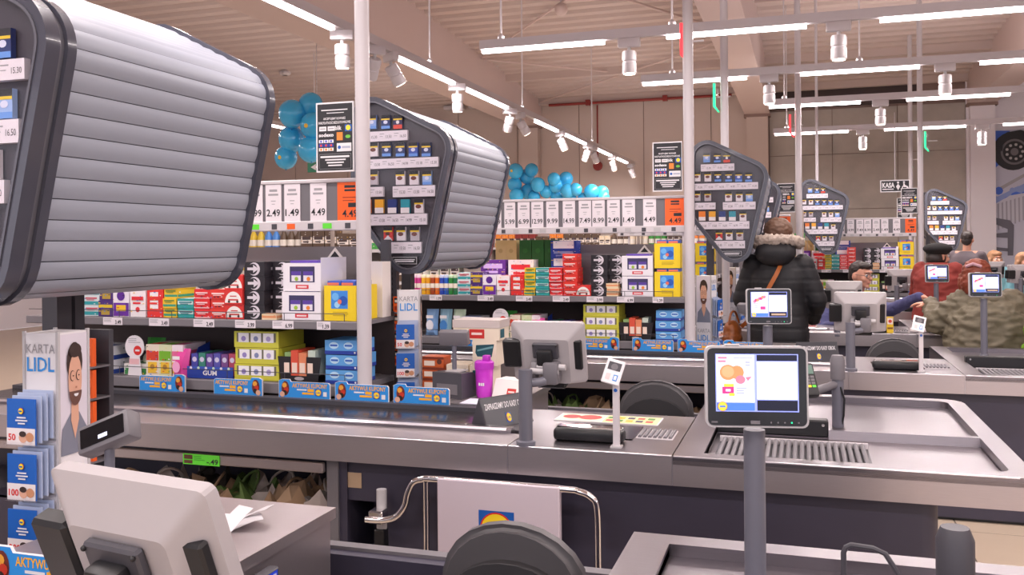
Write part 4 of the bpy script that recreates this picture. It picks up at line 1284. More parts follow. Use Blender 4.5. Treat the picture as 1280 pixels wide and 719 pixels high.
def pouch(w, h, base, blob, top=None):
    def mk():
        mb = MB()
        vs = []
        for (z, t, ww) in ((0, 0.002, 1), (0.12, 0.03, 0.97), (0.45, 0.04, 0.95), (0.8, 0.025, 0.97), (1, 0.002, 1.0)):
            for (x, y) in ((-0.5, 0), (-0.3, -1), (0.3, -1), (0.5, 0), (0.3, 1), (-0.3, 1)):
                vs.append((x * w * ww, y * t + 0.04 + z * 0.03, z * h))
        fs = [(i * 6 + k, i * 6 + (k + 1) % 6, (i + 1) * 6 + (k + 1) % 6, (i + 1) * 6 + k) for i in range(4) for k in range(6)]
        fs += [tuple(range(5, -1, -1)), tuple(range(24, 30))]
        mb.add(vs, fs, ink(base))
        f = Fr(mb, (0, 0.0, 0), lift=0.001)
        f.disc(0, h * 0.4, w * 0.3, ink(blob), 1, ry=h * 0.2, n=14)
        f.rect(-w * 0.28, h * 0.66, w * 0.28, h * 0.78, ink(top or 'F2EEF0'), 1)
        return mb
    return mk
def talker():
    mb = MB()
    pts = [(0.062 * math.cos(a), 0.155 + 0.062 * math.sin(a)) for a in [math.radians(-60 + 300 * k / 20) for k in range(21)]]
    mb.prism([(-0.045, 0.0), (0.045, 0.0)] + pts, -0.002, 0.002, ink('EDE6EA'), 'Y')
    f = Fr(mb, (0, -0.002, 0), lift=0.0007)
    f.disc(0.02, 0.135, 0.026, 'lidl_red', 1, n=18)
    f.rect(0.006, 0.13, 0.034, 0.14, 'white', 2)
    f.lines(-0.04, 0.17, 0.04, 0.2, 3, 'print_grey', 1, 2, 0.3)
    f.rect(-0.035, 0.06, 0.03, 0.09, ink('E9B8BC'), 1)
    return mb
NTH = ['bottom', 'second', 'third', 'fourth', 'fifth', 'sixth']
def stack(i, key, mk, name, desc, cat, x, z0, h, n, y=RY + 0.03, shelf='upper', extra=''):
    for k in range(n):
        pos = '' if n == 1 else ', %s in stack' % (NTH[k] if k < n - 1 else 'topmost')
        jr = random.Random('%s%d%d%.2f' % (key, i, k, x))
        product('%s|%s' % (name, key), mk, lp(i, x + jr.uniform(-0.003, 0.003), y + jr.uniform(0, 0.012), z0 + k * h), '%s%s%s, %s rack shelf, %s' % (desc, extra, pos, shelf, LNAME[i]), cat, 'goods on the %s rack shelf of %s' % (shelf, LNAME[i]), jr.uniform(-0.035, 0.035))
def fill_rack(i, xl):
    def ok(x): return x > xl + 0.05
    U = UP
    if i == 2:
        for k, (c, cap) in enumerate((('D94C9A', 'F2D8E6'), ('C83A8A', 'F2D8E6'), ('F0B82A', 'F4EBC8'), ('E8A01E', 'F4EBC8'), ('A8481E', 'E8D0B8'), ('E8701E', 'F2DCC0'), ('2F4FB8', 'D0D8F0'), ('2A66C8', 'D0D8F0'), ('2E8A3A', 'D0E8C8'), ('1E7A4A', 'D0E8C8'))):
            product('sweet_tube|' + c, can_tube(c, cap), lp(i, -3.70 + k * 0.0375, RY + 0.05, U), '%s sweet tube, %s in the row of tubes under the dispenser' % (('pink', 'magenta', 'yellow', 'amber', 'brown', 'orange', 'blue', 'bright blue', 'green', 'dark green')[k], ('first', 'second', 'third', 'fourth', 'fifth', 'sixth', 'seventh', 'eighth', 'ninth', 'tenth')[k]), 'sweet tube', 'tubes of sweets')
    if ok(-3.29): stack(i, 'teal3', carton(0.105, 0.16, 0.055, 'DCE6E8', ('2F9AA0', 0.1, 0.45), letters=('C2485A', 0.7)), 'sweet_carton', 'teal and white sweet carton', 'carton', -3.29, U, 0.056, 3)
    if ok(-3.19): stack(i, 'purp2', carton(0.095, 0.16, 0.085, '4A2A78', ('E0C22E', 0.55, 0.75), panel=('B89A3E', 0.2, 0.1, 0.8, 0.45)), 'sweet_carton', 'dark purple sweet carton', 'carton', -3.19, U, 0.086, 2)
    if ok(-3.085):
        stack(i, 'purp1', carton(0.105, 0.14, 0.15, 'EDE6F0', ('6A2A9E', 0.02, 0.5), panel=('F0C42E', 0.2, 0.2, 0.8, 0.42), logo=('5A2290', 0.5, 0.75, 0.25)), 'gum_box', 'white and purple gum box', 'carton', -3.085, U, 0.15, 1)
        stack(i, 'purpb', carton(0.2, 0.12, 0.26, '6A2E96', letters=('D8B8F0', 0.75)), 'gum_box', 'tall purple box at the back', 'carton', -3.11, U, 0.26, 1, y=RY + 0.19)
    if ok(-2.975):
        stack(i, 'whred', carton(0.1, 0.14, 0.145, 'F3ECEE', letters=('E0303A', 0.62), logo=('E0303A', 0.5, 0.28, 0.14)), 'gum_box', 'white gum box with red lettering', 'carton', -2.975, U, 0.145, 1)
        stack(i, 'whredb', carton(0.2, 0.12, 0.26, 'F3ECEE', letters=('E0303A', 0.72)), 'gum_box', 'tall white red-lettered box behind', 'carton', -2.89, U, 0.26, 1, y=RY + 0.19)
    if ok(-2.865): stack(i, 'redwh', carton(0.1, 0.14, 0.15, 'E2332E', panel=('F3ECEE', 0.18, 0.3, 0.7, 0.9), letters=('E2332E', 0.6)), 'gum_box', 'red gum box with a white panel', 'carton', -2.865, U, 0.15, 1)
    if ok(-2.77): stack(i, 'yel4', carton(0.082, 0.16, 0.05, 'EFC52E', ('3E9A7A', 0.15, 0.4), letters=('6A8A3A', 0.72)), 'gum_box', 'yellow chewing-gum carton', 'carton', -2.77, U, 0.051, 4)
    if ok(-2.675): stack(i, 'teal4', carton(0.1, 0.16, 0.05, '2E9C98', ('DFF0EC', 0.4, 0.75), letters=('2E7A86', 0.55)), 'gum_box', 'teal chewing-gum carton', 'carton', -2.675, U, 0.051, 4 if i != 1 else 2)
    if ok(-2.57): stack(i, 'red4', carton(0.098, 0.16, 0.05, 'DE2B30', letters=('F6D2D4', 0.55), band=('F2C6C8', 0.02, 0.12)), 'gum_box', 'red chewing-gum carton', 'carton', -2.57, U, 0.051, 4 if i != 1 else 3)
    if ok(-2.46): stack(i, 'red6', carton(0.105, 0.16, 0.05, 'E0392F', letters=('FBE0DC', 0.5)), 'gum_box', 'bright red chewing-gum carton', 'carton', -2.465, U, 0.051, 6 if i != 1 else 3)
    stack(i, 'dome', dome_box, 'dome_print_box', 'red box with a white dome print', 'carton', -2.365, U, 0.076, 1 if i != 1 else 3, y=RY + 0.02 if i == 1 else RY + 0.015)
    if i != 1:
        pass
    stack(i, 'arrow', arrow_box, 'battery_box', 'black white-arrow box', 'carton', -2.25, U, 0.074, 4, extra='' if True else '')
    stack(i, 'arrow', arrow_box, 'battery_box', 'black arrow-print box behind', 'carton', -2.128, U, 0.074, 4, y=RY + 0.1)
    stack(i, 'bisc', carton(0.085, 0.12, 0.03, 'EBD6B4', ('E29A6A', 0.3, 0.7)), 'biscuit_pack', 'small cream biscuit pack', 'biscuit pack', -2.15, U, 0.031, 3 if i != 1 else 1, y=RY + 0.015)
    stack(i, 'window', window_box, 'display_box', 'white display box of purple packs', 'display box', -1.975, U, 0.146, 2)
    stack(i, 'yellow', yellow_box, 'yellow_display_box', 'yellow display box with blue picture', 'display box', -1.76, U, 0.2, 1 if i == 1 else 2)
    if i != 1 and xl < -3:
        for k, x in enumerate((-3.09, -3.0)):
            stack(i, 'gold', carton(0.085, 0.1, 0.41, 'C9AE72', logo=('B49A5E', 0.5, 0.8, 0.2), busy=False), 'gold_box', ('left' if k == 0 else 'right') + ' tall plain gold box', 'carton', x, U, 0.41, 1, y=RY + 0.31)
        for k, x in enumerate((-2.89, -2.79, -2.69)):
            stack(i, 'green', carton(0.096, 0.1, 0.41, '1F5A1E', logo=('2A6A26', 0.5, 0.8, 0.2), busy=False), 'green_box', ('left', 'middle', 'right')[k] + ' tall plain dark green box', 'carton', x, U, 0.41, 1, y=RY + 0.31)
        stack(i, 'bluewh', carton(0.2, 0.14, 0.13, '1E3A9E', panel=('F0EEF4', 0.1, 0.55, 0.9, 0.98), letters=('8A93C8', 0.25)), 'blue_carton', 'blue and white carton', 'carton', -2.57, U + 0.14, 0.132, 2, y=RY + 0.25)
    if i == 1 or i == 2:
        # printed shapes on the grey backboard: a white flag box at its right end
        stack(i, 'whflag', carton(0.12, 0.1, 0.29, 'E9E1DC', busy=False), 'white_carton', 'plain white carton behind the yellow box', 'carton', -1.70, U, 0.29, 1, y=RY + 0.27)
    # ---- lower shelf
    L = LO
    S = 'lower'
    if ok(-3.56):
        for k, (x, b, o, nm) in enumerate(((-3.58, '8FB8E8', 'F0F0F8', 'pale blue'), (-3.47, '9CC8E0', '4A8AD0', 'blue'), (-3.36, 'CFE3C8', '5FA05A', 'pale green'))):
            stack(i, 'pch' + b, pouch(0.1, 0.2, b, o), 'snack_pouch', nm + ' snack pouch', 'pouch', x, L, 0.2, 1, y=RY + 0.05, shelf=S)
    if ok(-3.22): stack(i, 'blwh', carton(0.16, 0.2, 0.075, 'E7E6EE', ('27418E', 0.02, 0.35), letters=('4A62A8', 0.6)), 'white_blue_carton', 'white and blue carton', 'carton', -3.23, L, 0.076, 2, shelf=S)
    if ok(-3.05):
        stack(i, 'grbox', carton(0.18, 0.22, 0.06, 'E8E4DE', ('3E8A4A', 0.02, 0.6)), 'green_carton', 'low white and green carton', 'carton', -3.0, L, 0.06, 1, y=RY + 0.05, shelf=S)
        product('shelf_sign|t', talker, lp(i, -3.0, RY + 0.035, L), 'round white shelf sign with a red dot, at the rack of ' + LNAME[i], 'shelf sign', 'round shelf signs')
        stack(i, 'grpch', pouch(0.12, 0.19, '3E9A3E', 'E8E4C8'), 'snack_pouch', 'green snack pouch behind the round sign', 'pouch', -2.98, L, 0.19, 1, y=RY + 0.12, shelf=S)
    if ok(-2.95):
        for k, (x, b, bl, nm) in enumerate(((-2.885, 'E9DCC8', 'D8432E', 'red and cream'), (-2.80, 'DDE2B8', '7AB82E', 'green and cream'), (-2.735, 'F0E2EA', 'E86A9E', 'white and pink'))):
            stack(i, 'snd' + b, carton(0.08, 0.2, 0.17, b, (bl, 0.5, 0.8), panel=('F0C23A', 0.15, 0.1, 0.85, 0.45), logo=('B8862E', 0.5, 0.3, 0.18)), 'sweet_packet', nm + ' sweet packet', 'packet', x, L, 0.17, 1, shelf=S)
        stack(i, 'pink', pouch(0.08, 0.15, 'DE4A9E', 'F0A8D0'), 'sweet_pouch', 'bright pink sweet pouch', 'pouch', -2.70, L, 0.15, 1, y=RY - 0.02, shelf=S)
    stack(i, 'gum', gum_display, 'gum_display', 'blue gum display tray', 'display tray', -2.52, L, 0.2, 1, shelf=S)
    stack(i, 'lime', lime_tray, 'lime_tray', 'lime tray of white pots', 'display tray', -2.24, L, 0.085, 3, shelf=S)
    stack(i, 'btray', black_tray, 'black_tray', 'flared black tray of red packs', 'display tray', -1.985, L, 0.2, 1, shelf=S)
    stack(i, 'bpack', blue_pack, 'tissue_pack', 'light blue tissue pack', 'tissue pack', -1.755, L, 0.074, 3, shelf=S)

build_rack(1, -3.7); fill_rack(1, -3.42); build_price_sign(1, -3.5)
build_rack(2, -4.4); fill_rack(2, -4.3); build_price_sign(2, -4.2)
build_rack(3, -2.7); fill_rack(3, -2.6); build_price_sign(3, -2.6)
build_rack(4, -2.7); build_price_sign(4, -2.4)
build_rack(5, -3.6); fill_rack(5, -3.35); build_price_sign(5, -3.3)
# printed badge on the backboard of the front rack
for i in (1, 2, 5):
    mb = MB()
    mb.prism([(-0.06, 0.0), (0.0, 0.07), (0.06, 0.0), (0.0, -0.03)], 0, 0.006, ink('EDE6E2'), 'Y')
    Fr(mb, (0, 0, 0), lift=0.001).poly([(-0.03, 0.015), (0.03, 0.015), (0.0, 0.05)], 'print_dark')
    props(mb.build('backboard_badge', None, 0, lp(i, -1.98, RY + 0.393, 1.50)), 'white diamond badge on the grey backboard of ' + LNAME[i], 'badge', 'diamond badges')

# ------------------------------------------------------------ white posts, payment boards, lane lights
def payment_board(label, loc, w=0.205, h=0.345):
    t = thing('payment_board', label, 'notice board', loc, group='payment notice boards')
    MB().box(0, w, 0, 0.012, 0, h, 'white').build('board', t, 0)
    mb = MB()
    f = Fr(mb, (0, 0, 0), lift=0.0008)
    f.rect(0.008, 0.008, w - 0.004, h - 0.008, 'print_dark')
    c = w / 2
    f.rect(0.03, h * 0.88, w - 0.03, h * 0.895, 'white', 2)
    f.rect(0.06, h * 0.84, w - 0.05, h * 0.85, 'white', 2)
    f.text('AKCEPTUJEMY ROWNIEZ', c, h * 0.75, h * 0.032, 'white', 2, 'c', fit=w * 0.6, bold=0.02)
    f.text('INNE PLATNOSCI BEZGOTOWKOWE', c, h * 0.69, h * 0.036, 'white', 2, 'c', fit=w * 0.86, bold=0.02)
    for k in range(2):
        f.rect(0.018 + k * 0.047, h * 0.59, 0.058 + k * 0.047, h * 0.655, 'white', 2)
        f.rect(0.024 + k * 0.047, h * 0.615, 0.052 + k * 0.047, h * 0.63, 'print_grey', 3)
    f.text('blik', w * 0.52, h * 0.6, h * 0.06, 'white', 2, 'l', fit=w * 0.17, bold=0.03)
    f.rect(w * 0.78, h * 0.575, w * 0.96, h * 0.67, 'lidl_blue', 2)
    f.disc(w * 0.87, h * 0.625, w * 0.065, 'lidl_yellow', 3, n=14)
    f.text('sodexo', 0.016, h * 0.51, h * 0.05, 'white', 2, 'l', fit=w * 0.4, bold=0.04)
    f.rect(w * 0.56, h * 0.45, w * 0.72, h * 0.565, ink('E8862E'), 2)
    f.disc(w * 0.86, h * 0.5, w * 0.07, ink('6AB83A'), 2, ry=h * 0.025, n=12)
    for r in range(3):
        for k in range(3):
            f.rect(0.016 + k * 0.028, h * (0.42 - r * 0.058), 0.041 + k * 0.028, h * (0.465 - r * 0.058), (ink('E9E4F0'), ink('2E3AA0'), ink('F0E6E0'))[r], 2)
            f.disc(0.028 + k * 0.028, h * (0.442 - r * 0.058), 0.006, (ink('5A6AC8'), ink('D8432E'), ink('E8862E'))[r], 3, n=8)
    f.rect(w * 0.56, h * 0.29, w * 0.95, h * 0.41, 'white', 2)
    f.disc(w * 0.63, h * 0.35, 0.009, 'lidl_blue', 3, n=10); f.rect(w * 0.7, h * 0.335, w * 0.92, h * 0.365, ink('B0B4C8'), 3)
    f.rect(0.018, h * 0.045, w - 0.012, h * 0.26, 'print_grey', 2)
    f.rect(0.0195, h * 0.05, w - 0.0135, h * 0.255, 'print_dark', 3)
    f.rect(w * 0.12, h * 0.205, w * 0.9, h * 0.232, 'white', 4)
    for k in range(3):
        f.rect(w * (0.25 + 0.04 * k), h * (0.165 - k * 0.04), w * (0.8 - 0.05 * k), h * (0.185 - k * 0.04), 'white', 4)
    mb.build('print', t, 0)
    return t
def white_post(label, x, y, r):
    t = thing('white_post', label, 'post', (x, y, 0), group='white round posts')
    MB().cyl(0, 0, 0, roof(y) + 0.03, r, 'post_white', 20).build('shaft', t)
    MB().lathe([(r * 2.2, 0), (r * 2.2, 0.012), (r * 1.2, 0.02)], 'post_white', n=20).build('base_plate', t)
    return t
def lane_light(label, px, py0, py1, Y, m):
    a = atY(px, py0, Y); b = atY(px, py1, Y)
    h = a.z - b.z
    t = thing('lane_light', label, 'lane light', (b.x, Y, b.z), group='lane status lights')
    MB().prism([(0.0, h), (0.045, h), (0.06, h * 0.25), (0.075, 0.0), (0.045, 0.0), (0.0, h * 0.2)], -0.01, 0.01, 'acrylic', 'Y').build('light_guide', t, 0)
    MB().prism([(0.0, h), (0.022, h), (0.022, h * 0.22), (0.06, 0.0), (0.045, 0.0), (0.0, h * 0.2)], -0.014, 0.014, m, 'Y').build('light_edge', t, 0)
    MB().box(0.045, 0.16, -0.006, 0.006, h * 0.5, h * 0.54, 'white_metal').build('clamp', t, 0)
for i, (dx, lab) in enumerate(((None, ''), (-1.604, 'white post at the end of the front rack'), (-1.60, 'white post beside the orange price card of the second rack'), (-1.56, 'slim white post behind the third dispenser'), (-1.54, 'slim white post with the red lane light, right of the fur hood'), (-1.585, 'slim white post beside the far orange price card'))):
    if dx is None: continue
    white_post(lab, LANES[i][0] + dx, LANES[i][1] + 0.80, 0.036)
q = atY(1138, 250, 16.5)
white_post('slim grey-white post behind the far payment boards', q.x, 16.5, 0.036)
payment_board('black payment notice board on the post of the front rack', lp(1, -1.855, 0.79, 1.942))
payment_board('black payment notice board on the post of the second rack', lp(2, -1.85, 0.79, 1.942))
payment_board('black payment notice board behind the fur hood', lp(4, -1.785, 0.79, 1.942))
payment_board('black payment notice board nearest the far dispenser on the right', lp(5, -1.83, 0.79, 1.965))
q = atY(1119, 272, 16.3)
payment_board('smaller far payment notice board, below the till sign', (q.x + 0.04, 16.475, q.z - 0.02), 0.23, 0.35)
lane_light('red lit lane light beside the second white post', 850, 30, 79, 6.32, 'red_led')
lane_light('green lit lane light beside the third white post', 891, 105, 141, 8.68, 'green_led')
lane_light('red lit lane light on the post right of the middle beam', 986, 144, 172, 11.2, 'red_led')
lane_light('green lit lane light on the right far post', 1155, 165, 190, 13.3, 'green_led')
lane_light('small green lit lane light left of the right far post', 1136, 191, 210, 16.5, 'green_led')
# KASA sign
a = atY(1100, 241, 13.3); b = atY(1137, 225, 13.3)
ks = thing('till_sign', 'black till sign reading KASA with priority pictograms', 'sign', (a.x, 13.3, a.z))
w, h = b.x - a.x, b.z - a.z
MB().box(0, w, 0, 0.015, 0, h, 'white').build('board', ks, 0)
mb = MB()
f = Fr(mb, (0, 0, 0), lift=0.0015)
f.rect(0.012, 0.012, w - 0.012, h - 0.012, 'print_dark')
f.text('KASA', 0.025, h * 0.38, h * 0.4, 'white', 2, 'l', fit=w * 0.42, bold=0.04)
f.rect(0.025, h * 0.2, w * 0.45, h * 0.28, 'white', 2)
cx = w * 0.6
f.disc(cx, h * 0.78, h * 0.09, 'white', 2, n=10); f.poly([(cx - h * .16, h * .45), (cx, h * .14), (cx + h * .16, h * .45), (cx, h * .68)], 'white', 2)
cx = w * 0.82
f.disc(cx - h * .05, h * 0.8, h * 0.08, 'white', 2, n=10)
f.disc(cx + 0.0, h * 0.34, h * 0.22, 'white', 2, n=14); f.disc(cx, h * 0.34, h * 0.14, 'print_dark', 3, n=14)
f.poly([(cx - h * .12, h * .7), (cx + h * .0, h * .7), (cx + h * .04, h * .46), (cx + h * .25, h * .46), (cx + h * .34, h * .18), (cx + h * .26, h * .18), (cx + h * .18, h * .38), (cx - h * .08, h * .38)], 'white', 4)
mb.build('print', ks, 0)
MB().tube([(w * 0.5, 0.008, h), (w * 0.5, 0.008, ZT - a.z + 0.1)], 0.006, 'white_metal', 6).build('hanger', ks)
# green exit sign
a = atY(384, 216, 12.0); b = atY(400, 203, 12.0)
ex = thing('exit_sign', 'green exit sign with a white arrow below the balloons', 'sign', (a.x, 12.0, a.z))
w, h = b.x - a.x + 0.1, b.z - a.z
MB().box(0, w, 0, 0.03, 0, h, ink('1E7A58')).build('board', ex, 0)
mb = MB()
Fr(mb, (0, 0, 0), lift=0.003).poly([(w * 0.18, h * 0.5), (w * 0.45, h * 0.82), (w * 0.45, h * 0.62), (w * 0.72, h * 0.62), (w * 0.72, h * 0.38), (w * 0.45, h * 0.38), (w * 0.45, h * 0.18)], 'white')
mb.build('arrow', ex, 0)
MB().tube([(w / 2, 0.015, h), (w / 2, 0.015, roof(12) - a.z)], 0.006, 'white_metal', 6).build('hanger', ex)

# ------------------------------------------------------------ tobacco dispensers
PROF = [(-0.32, 1.07, 0.13), (0.30, 0.757, 0.14), (0.088, -0.163, 0.135), (-0.32, 0.365, 0.1)]
PROF = [(x, z + 1.41, r) for x, z, r in PROF]
def build_dispenser():
    """origin below the front tip; cross-section in x/z, roller shutter running back in y"""
    t = thing('tobacco_dispenser', '', 'dispenser', (0, 0, 0))
    out = rounded(PROF, 9)
    def inset(d):
        c = [(x, z, max(0.02, r - d)) for x, z, r in PROF]
        P = [Vector(q[:2]) for q in c]
        res = []
        for i in range(4):
            a, p, b = P[i - 1], P[i], P[(i + 1) % 4]
            d1, d2 = (p - a).normalized(), (b - p).normalized()
            bis = ((a - p).normalized() + (b - p).normalized()).normalized()
            half = (a - p).angle(b - p) / 2
            q = p + bis * (d / math.sin(half))
            res.append((q.x, q.y, c[i][2]))
        return rounded(res, 9)
    i1, i2, i3 = inset(0.012), inset(0.026), inset(0.033)
    mb = MB()
    mb.ring(out, i2, 0.0, 0.045, 'rim')
    mb.ring(i1, i2, 0.045, 0.07, 'rim_light')
    mb.ring(out, i2, 0.07, 0.1, 'rim')
    mb.build('front_frame', t, 40)
    mb = MB().ring(i2, i3, -0.004, 0.01, mat('rim_mid', (0.13, 0.13, 0.155), 0.3, 0.3))
    mb.build('frame_trim', t, 40)
    MB().ring(out, i2, 0.985, 1.02, 'rim').build('rear_frame', t, 40)
    MB().prism(inset(0.04), 0.94, 1.01, 'rim', 'Y').build('rear_panel', t, 0)
    fp = MB().prism(inset(0.028), 0.03, 0.12, 'disp_panel', 'Y').build('front_panel', t, 0)
    MB().prism(inset(0.04), 0.0035, 0.0055, 'acrylic', 'Y').build('acrylic_door', t, 0)
    # shutter slats along the outline from the top-left corner round to the tip
    path = i1
    pts = [Vector(p) for p in path]
    # start near the top (after the first rounded corner), run clockwise to the tip
    start = 4
    seq = pts[start:27]
    # resample by arc length
    L = [0]
    for a, b in zip(seq, seq[1:]): L.append(L[-1] + (b - a).length)
    def at(s):
        for k in range(len(L) - 1):
            if s <= L[k + 1]:
                u = (s - L[k]) / max(1e-6, L[k + 1] - L[k])
                return seq[k].lerp(seq[k + 1], u), (seq[k + 1] - seq[k]).normalized()
        return seq[-1], (seq[-1] - seq[-2]).normalized()
    pitch = 0.056
    N = int(L[-1] / pitch)
    for k in range(N):
        vs = []
        m = 7
        for q in range(m):
            u = q / (m - 1)
            p, d = at((k + 0.02 + 0.96 * u) * L[-1] / N)
            nrm = Vector((-d.y, d.x))
            if nrm.dot(p - Vector((-0.05, 1.95))) < 0: nrm = -nrm
            p = p + nrm * (0.0055 * math.sin(PI * (0.1 + 0.88 * u)) - 0.006)
            vs.append((p.x, p.y))
        V = [(x, 0.1, z) for x, z in vs] + [(x, 0.985, z) for x, z in vs]
        F = [(j, j + 1, j + 1 + m, j + m) for j in range(m - 1)]
        MB().add(V, F, 'slat').build('slat', t, 60)
    MB().prism(inset(0.028), 0.12, 0.94, 'dark_grey', 'Y').build('shutter_core', t, 40)
    # price strips
    rows = []
    def loc(px, py):
        p = atY(px, py, 4.565)
        return p.x + 2.064, p.z
    for (xa, xb, ya, yb, n) in ((463, 516, 165, 180, 3), (450, 554, 198, 214, 6), (451, 486, 235, 248, 2), (498, 550, 233, 248, 3), (457, 540, 268, 283, 5), (481, 533, 303, 317, 3)):
        x0, z0 = loc(xa, yb); x1, z1 = loc(xb, ya)
        mb = MB().box(x0, x1, 0.008, 0.028, z0, z1, 'card_white')
        f = Fr(mb, (x0, 0.008, z0), lift=0.0006)
        w = (x1 - x0) / n
        for k in range(n):
            f.text(('15.30', '13.50', '16.50', '14.99', '15.10')[k % 5], (k + 0.9) * w, (z1 - z0) * 0.3, (z1 - z0) * 0.3, 'print_dark', 1, 'r', fit=w * 0.4)
            f.rect((k + 0.08) * w, (z1 - z0) * 0.68, (k + 0.4) * w, (z1 - z0) * 0.75, 'print_grey')
            f.rect((k + 0.08) * w, (z1 - z0) * 0.45, (k + 0.3) * w, (z1 - z0) * 0.5, 'print_grey')
        mb.build('price_strip', fp, 0)
    x0, z0 = loc(497, 331); x1, z1 = loc(528, 321)
    mb = MB().box(x0, x1, 0.012, 0.029, z0, z1, 'black')
    f = Fr(mb, (x0, 0.012, z0), lift=0.0008)
    f.rect(0.003, 0.003, x1 - x0 - 0.003, z1 - z0 - 0.003, 'white'); f.rect(0.005, 0.005, x1 - x0 - 0.005, z1 - z0 - 0.005, 'black', 2)
    f.rect(0.02, 0.014, x1 - x0 - 0.02, 0.02, 'white', 3); f.rect(0.015, 0.024, x1 - x0 - 0.015, 0.029, 'white', 3)
    mb.build('badge', fp, 0)
    sp_ = MB().box(-0.25, -0.19, 0.5, 0.56, 0.0, 1.8, 'dark_grey').build('support_post', t, 0)
    MB().box(-0.34, -0.1, 0.4, 0.66, 0.0, 0.015, 'dark_grey').build('support_foot', sp_, 0)
    return t
PACK_ROWS = [('top', 150, 164, [(472, 0), (489, 1), (504, 2)]), ('second', 182, 198, [(457, 3), (474, 3), (490, 1), (507, 1), (523, 4), (539, 1)]),
             ('third', 217, 233, [(457, 5), (474, 5), (507, 3), (524, 3), (540, 6)]), ('fourth', 250, 268, [(465, 7), (481, 8), (497, 9), (513, 10), (530, 3)]), ('lowest', 286, 302, [(492, 11), (508, 3), (525, 5)])]
PKN = ['white and blue', 'navy', 'navy and red', 'white', 'blue and white', 'dark and white', 'pale blue', 'orange', 'amber', 'dark blue', 'teal', 'red and white']
PKC = ['8CA8E0', '24356E', '2C2A58', 'E6DEE2', '3A55B0', 'BEB6BC', '9CB8E6', 'F0842A', 'F2AE2E', '273A7E', '2E98A8', 'D8322E']
def pack_mesh(v):
    def mk():
        mb = MB().box(-0.026, 0.026, 0, 0.016, 0, 0.075, ink(PKC[v]))
        f = Fr(mb, (-0.026, 0, 0), lift=0.0006)
        if v in (7, 8, 9, 10):
            f.rect(0, 0, 0.052, 0.03, ink('EDE6E6'))
        else:
            f.rect(0, 0.055, 0.052, 0.075, 'print_dark')
            f.rect(0, 0.048, 0.052, 0.056, ink('E8C62E'), 2)
            if v in (3, 5): f.disc(0.024, 0.036, 0.017, ink('6E3A34'), 2, ry=0.011, n=10)
            elif v == 2: f.rect(0, 0, 0.052, 0.022, ink('D8442E')); f.disc(0.026, 0.036, 0.01, 'white', 2, n=10)
            elif v == 11: f.poly([(0, 0.005), (0.026, 0.03), (0.052, 0.005), (0.052, 0.0), (0, 0.0)], 'white', 2); f.disc(0.024, 0.038, 0.014, ink('5A3028'), 2, ry=0.009, n=10)
            else: f.disc(0.026, 0.036, 0.013, ink('D8DCF0'), 2, ry=0.01, n=10); f.rect(0, 0, 0.052, 0.016, ink('6A9AE0'))
        return mb
    return mk
ORD = ['first', 'second', 'third', 'fourth', 'fifth', 'sixth']
disp0 = build_dispenser()
DNAME = ['near dispenser at left edge', 'dispenser beside front post', 'dispenser left of fur hood', 'half-hidden dispenser', 'dispenser right of fur hood', 'dispenser before white wall']
DPOS = [(-2.06, 1.77), (-2.064, 4.48), (-0.53, 7.29), (-0.49, 9.75), (0.29, 12.2), (2.13, 15.25)]
DROT = [0, 0, 0, 0, 0, 0]
for k, (x, y) in enumerate(DPOS):
    lab = 'grey roller-shutter tobacco dispenser, the ' + DNAME[k]
    if k == 0:
        d = disp0; d.location = (x, y, 0); d['label'] = lab; d['group'] = 'tobacco dispensers'
    else:
        d = copy_tree(disp0, (x, y, 0), lab)
    if k == 4:
        # this one hangs from the roof instead of standing on a post
        for ch_ in [c_ for c_ in d.children if c_.name.startswith('support_post')]:
            for g_ in list(ch_.children): bpy.data.objects.remove(g_)
            bpy.data.objects.remove(ch_)
        MB().tube([(-0.1, 0.5, 2.2), (-0.1, 0.5, roof(y + 0.5) - 0.02)], 0.02, 'post_white', 10).build('ceiling_hanger', d)
    for (rn, ya, yb, ps) in PACK_ROWS:
        for q, (px, v) in enumerate(ps):
            p = atY(px, yb, 4.565)
            product('cigarette_pack|%d' % v, pack_mesh(v), (x + p.x + 2.064, y + 0.01, p.z + 0.002), '%s cigarette pack, %s from left, %s row, %s' % (PKN[v], ORD[q], rn, DNAME[k]), 'cigarette pack', 'cigarette packs in the ' + DNAME[k])
# ------------------------------------------------------------ lanes: counters and their fittings
counter0 = build_counter()
CL = ['steel checkout counter in the foreground, cut by the bottom edge', 'long steel checkout counter with the white gate in front', 'steel checkout counter behind the white-gate one', 'steel checkout counter where the beige coat is served', 'steel checkout counter of the fourth lane', 'steel checkout counter of the farthest lane']
for i in range(6):
    c = counter0 if i == 0 else copy_tree(counter0)
    c.location = lp(i, 0, 0); c['label'] = CL[i]; c['group'] = 'checkout counters'
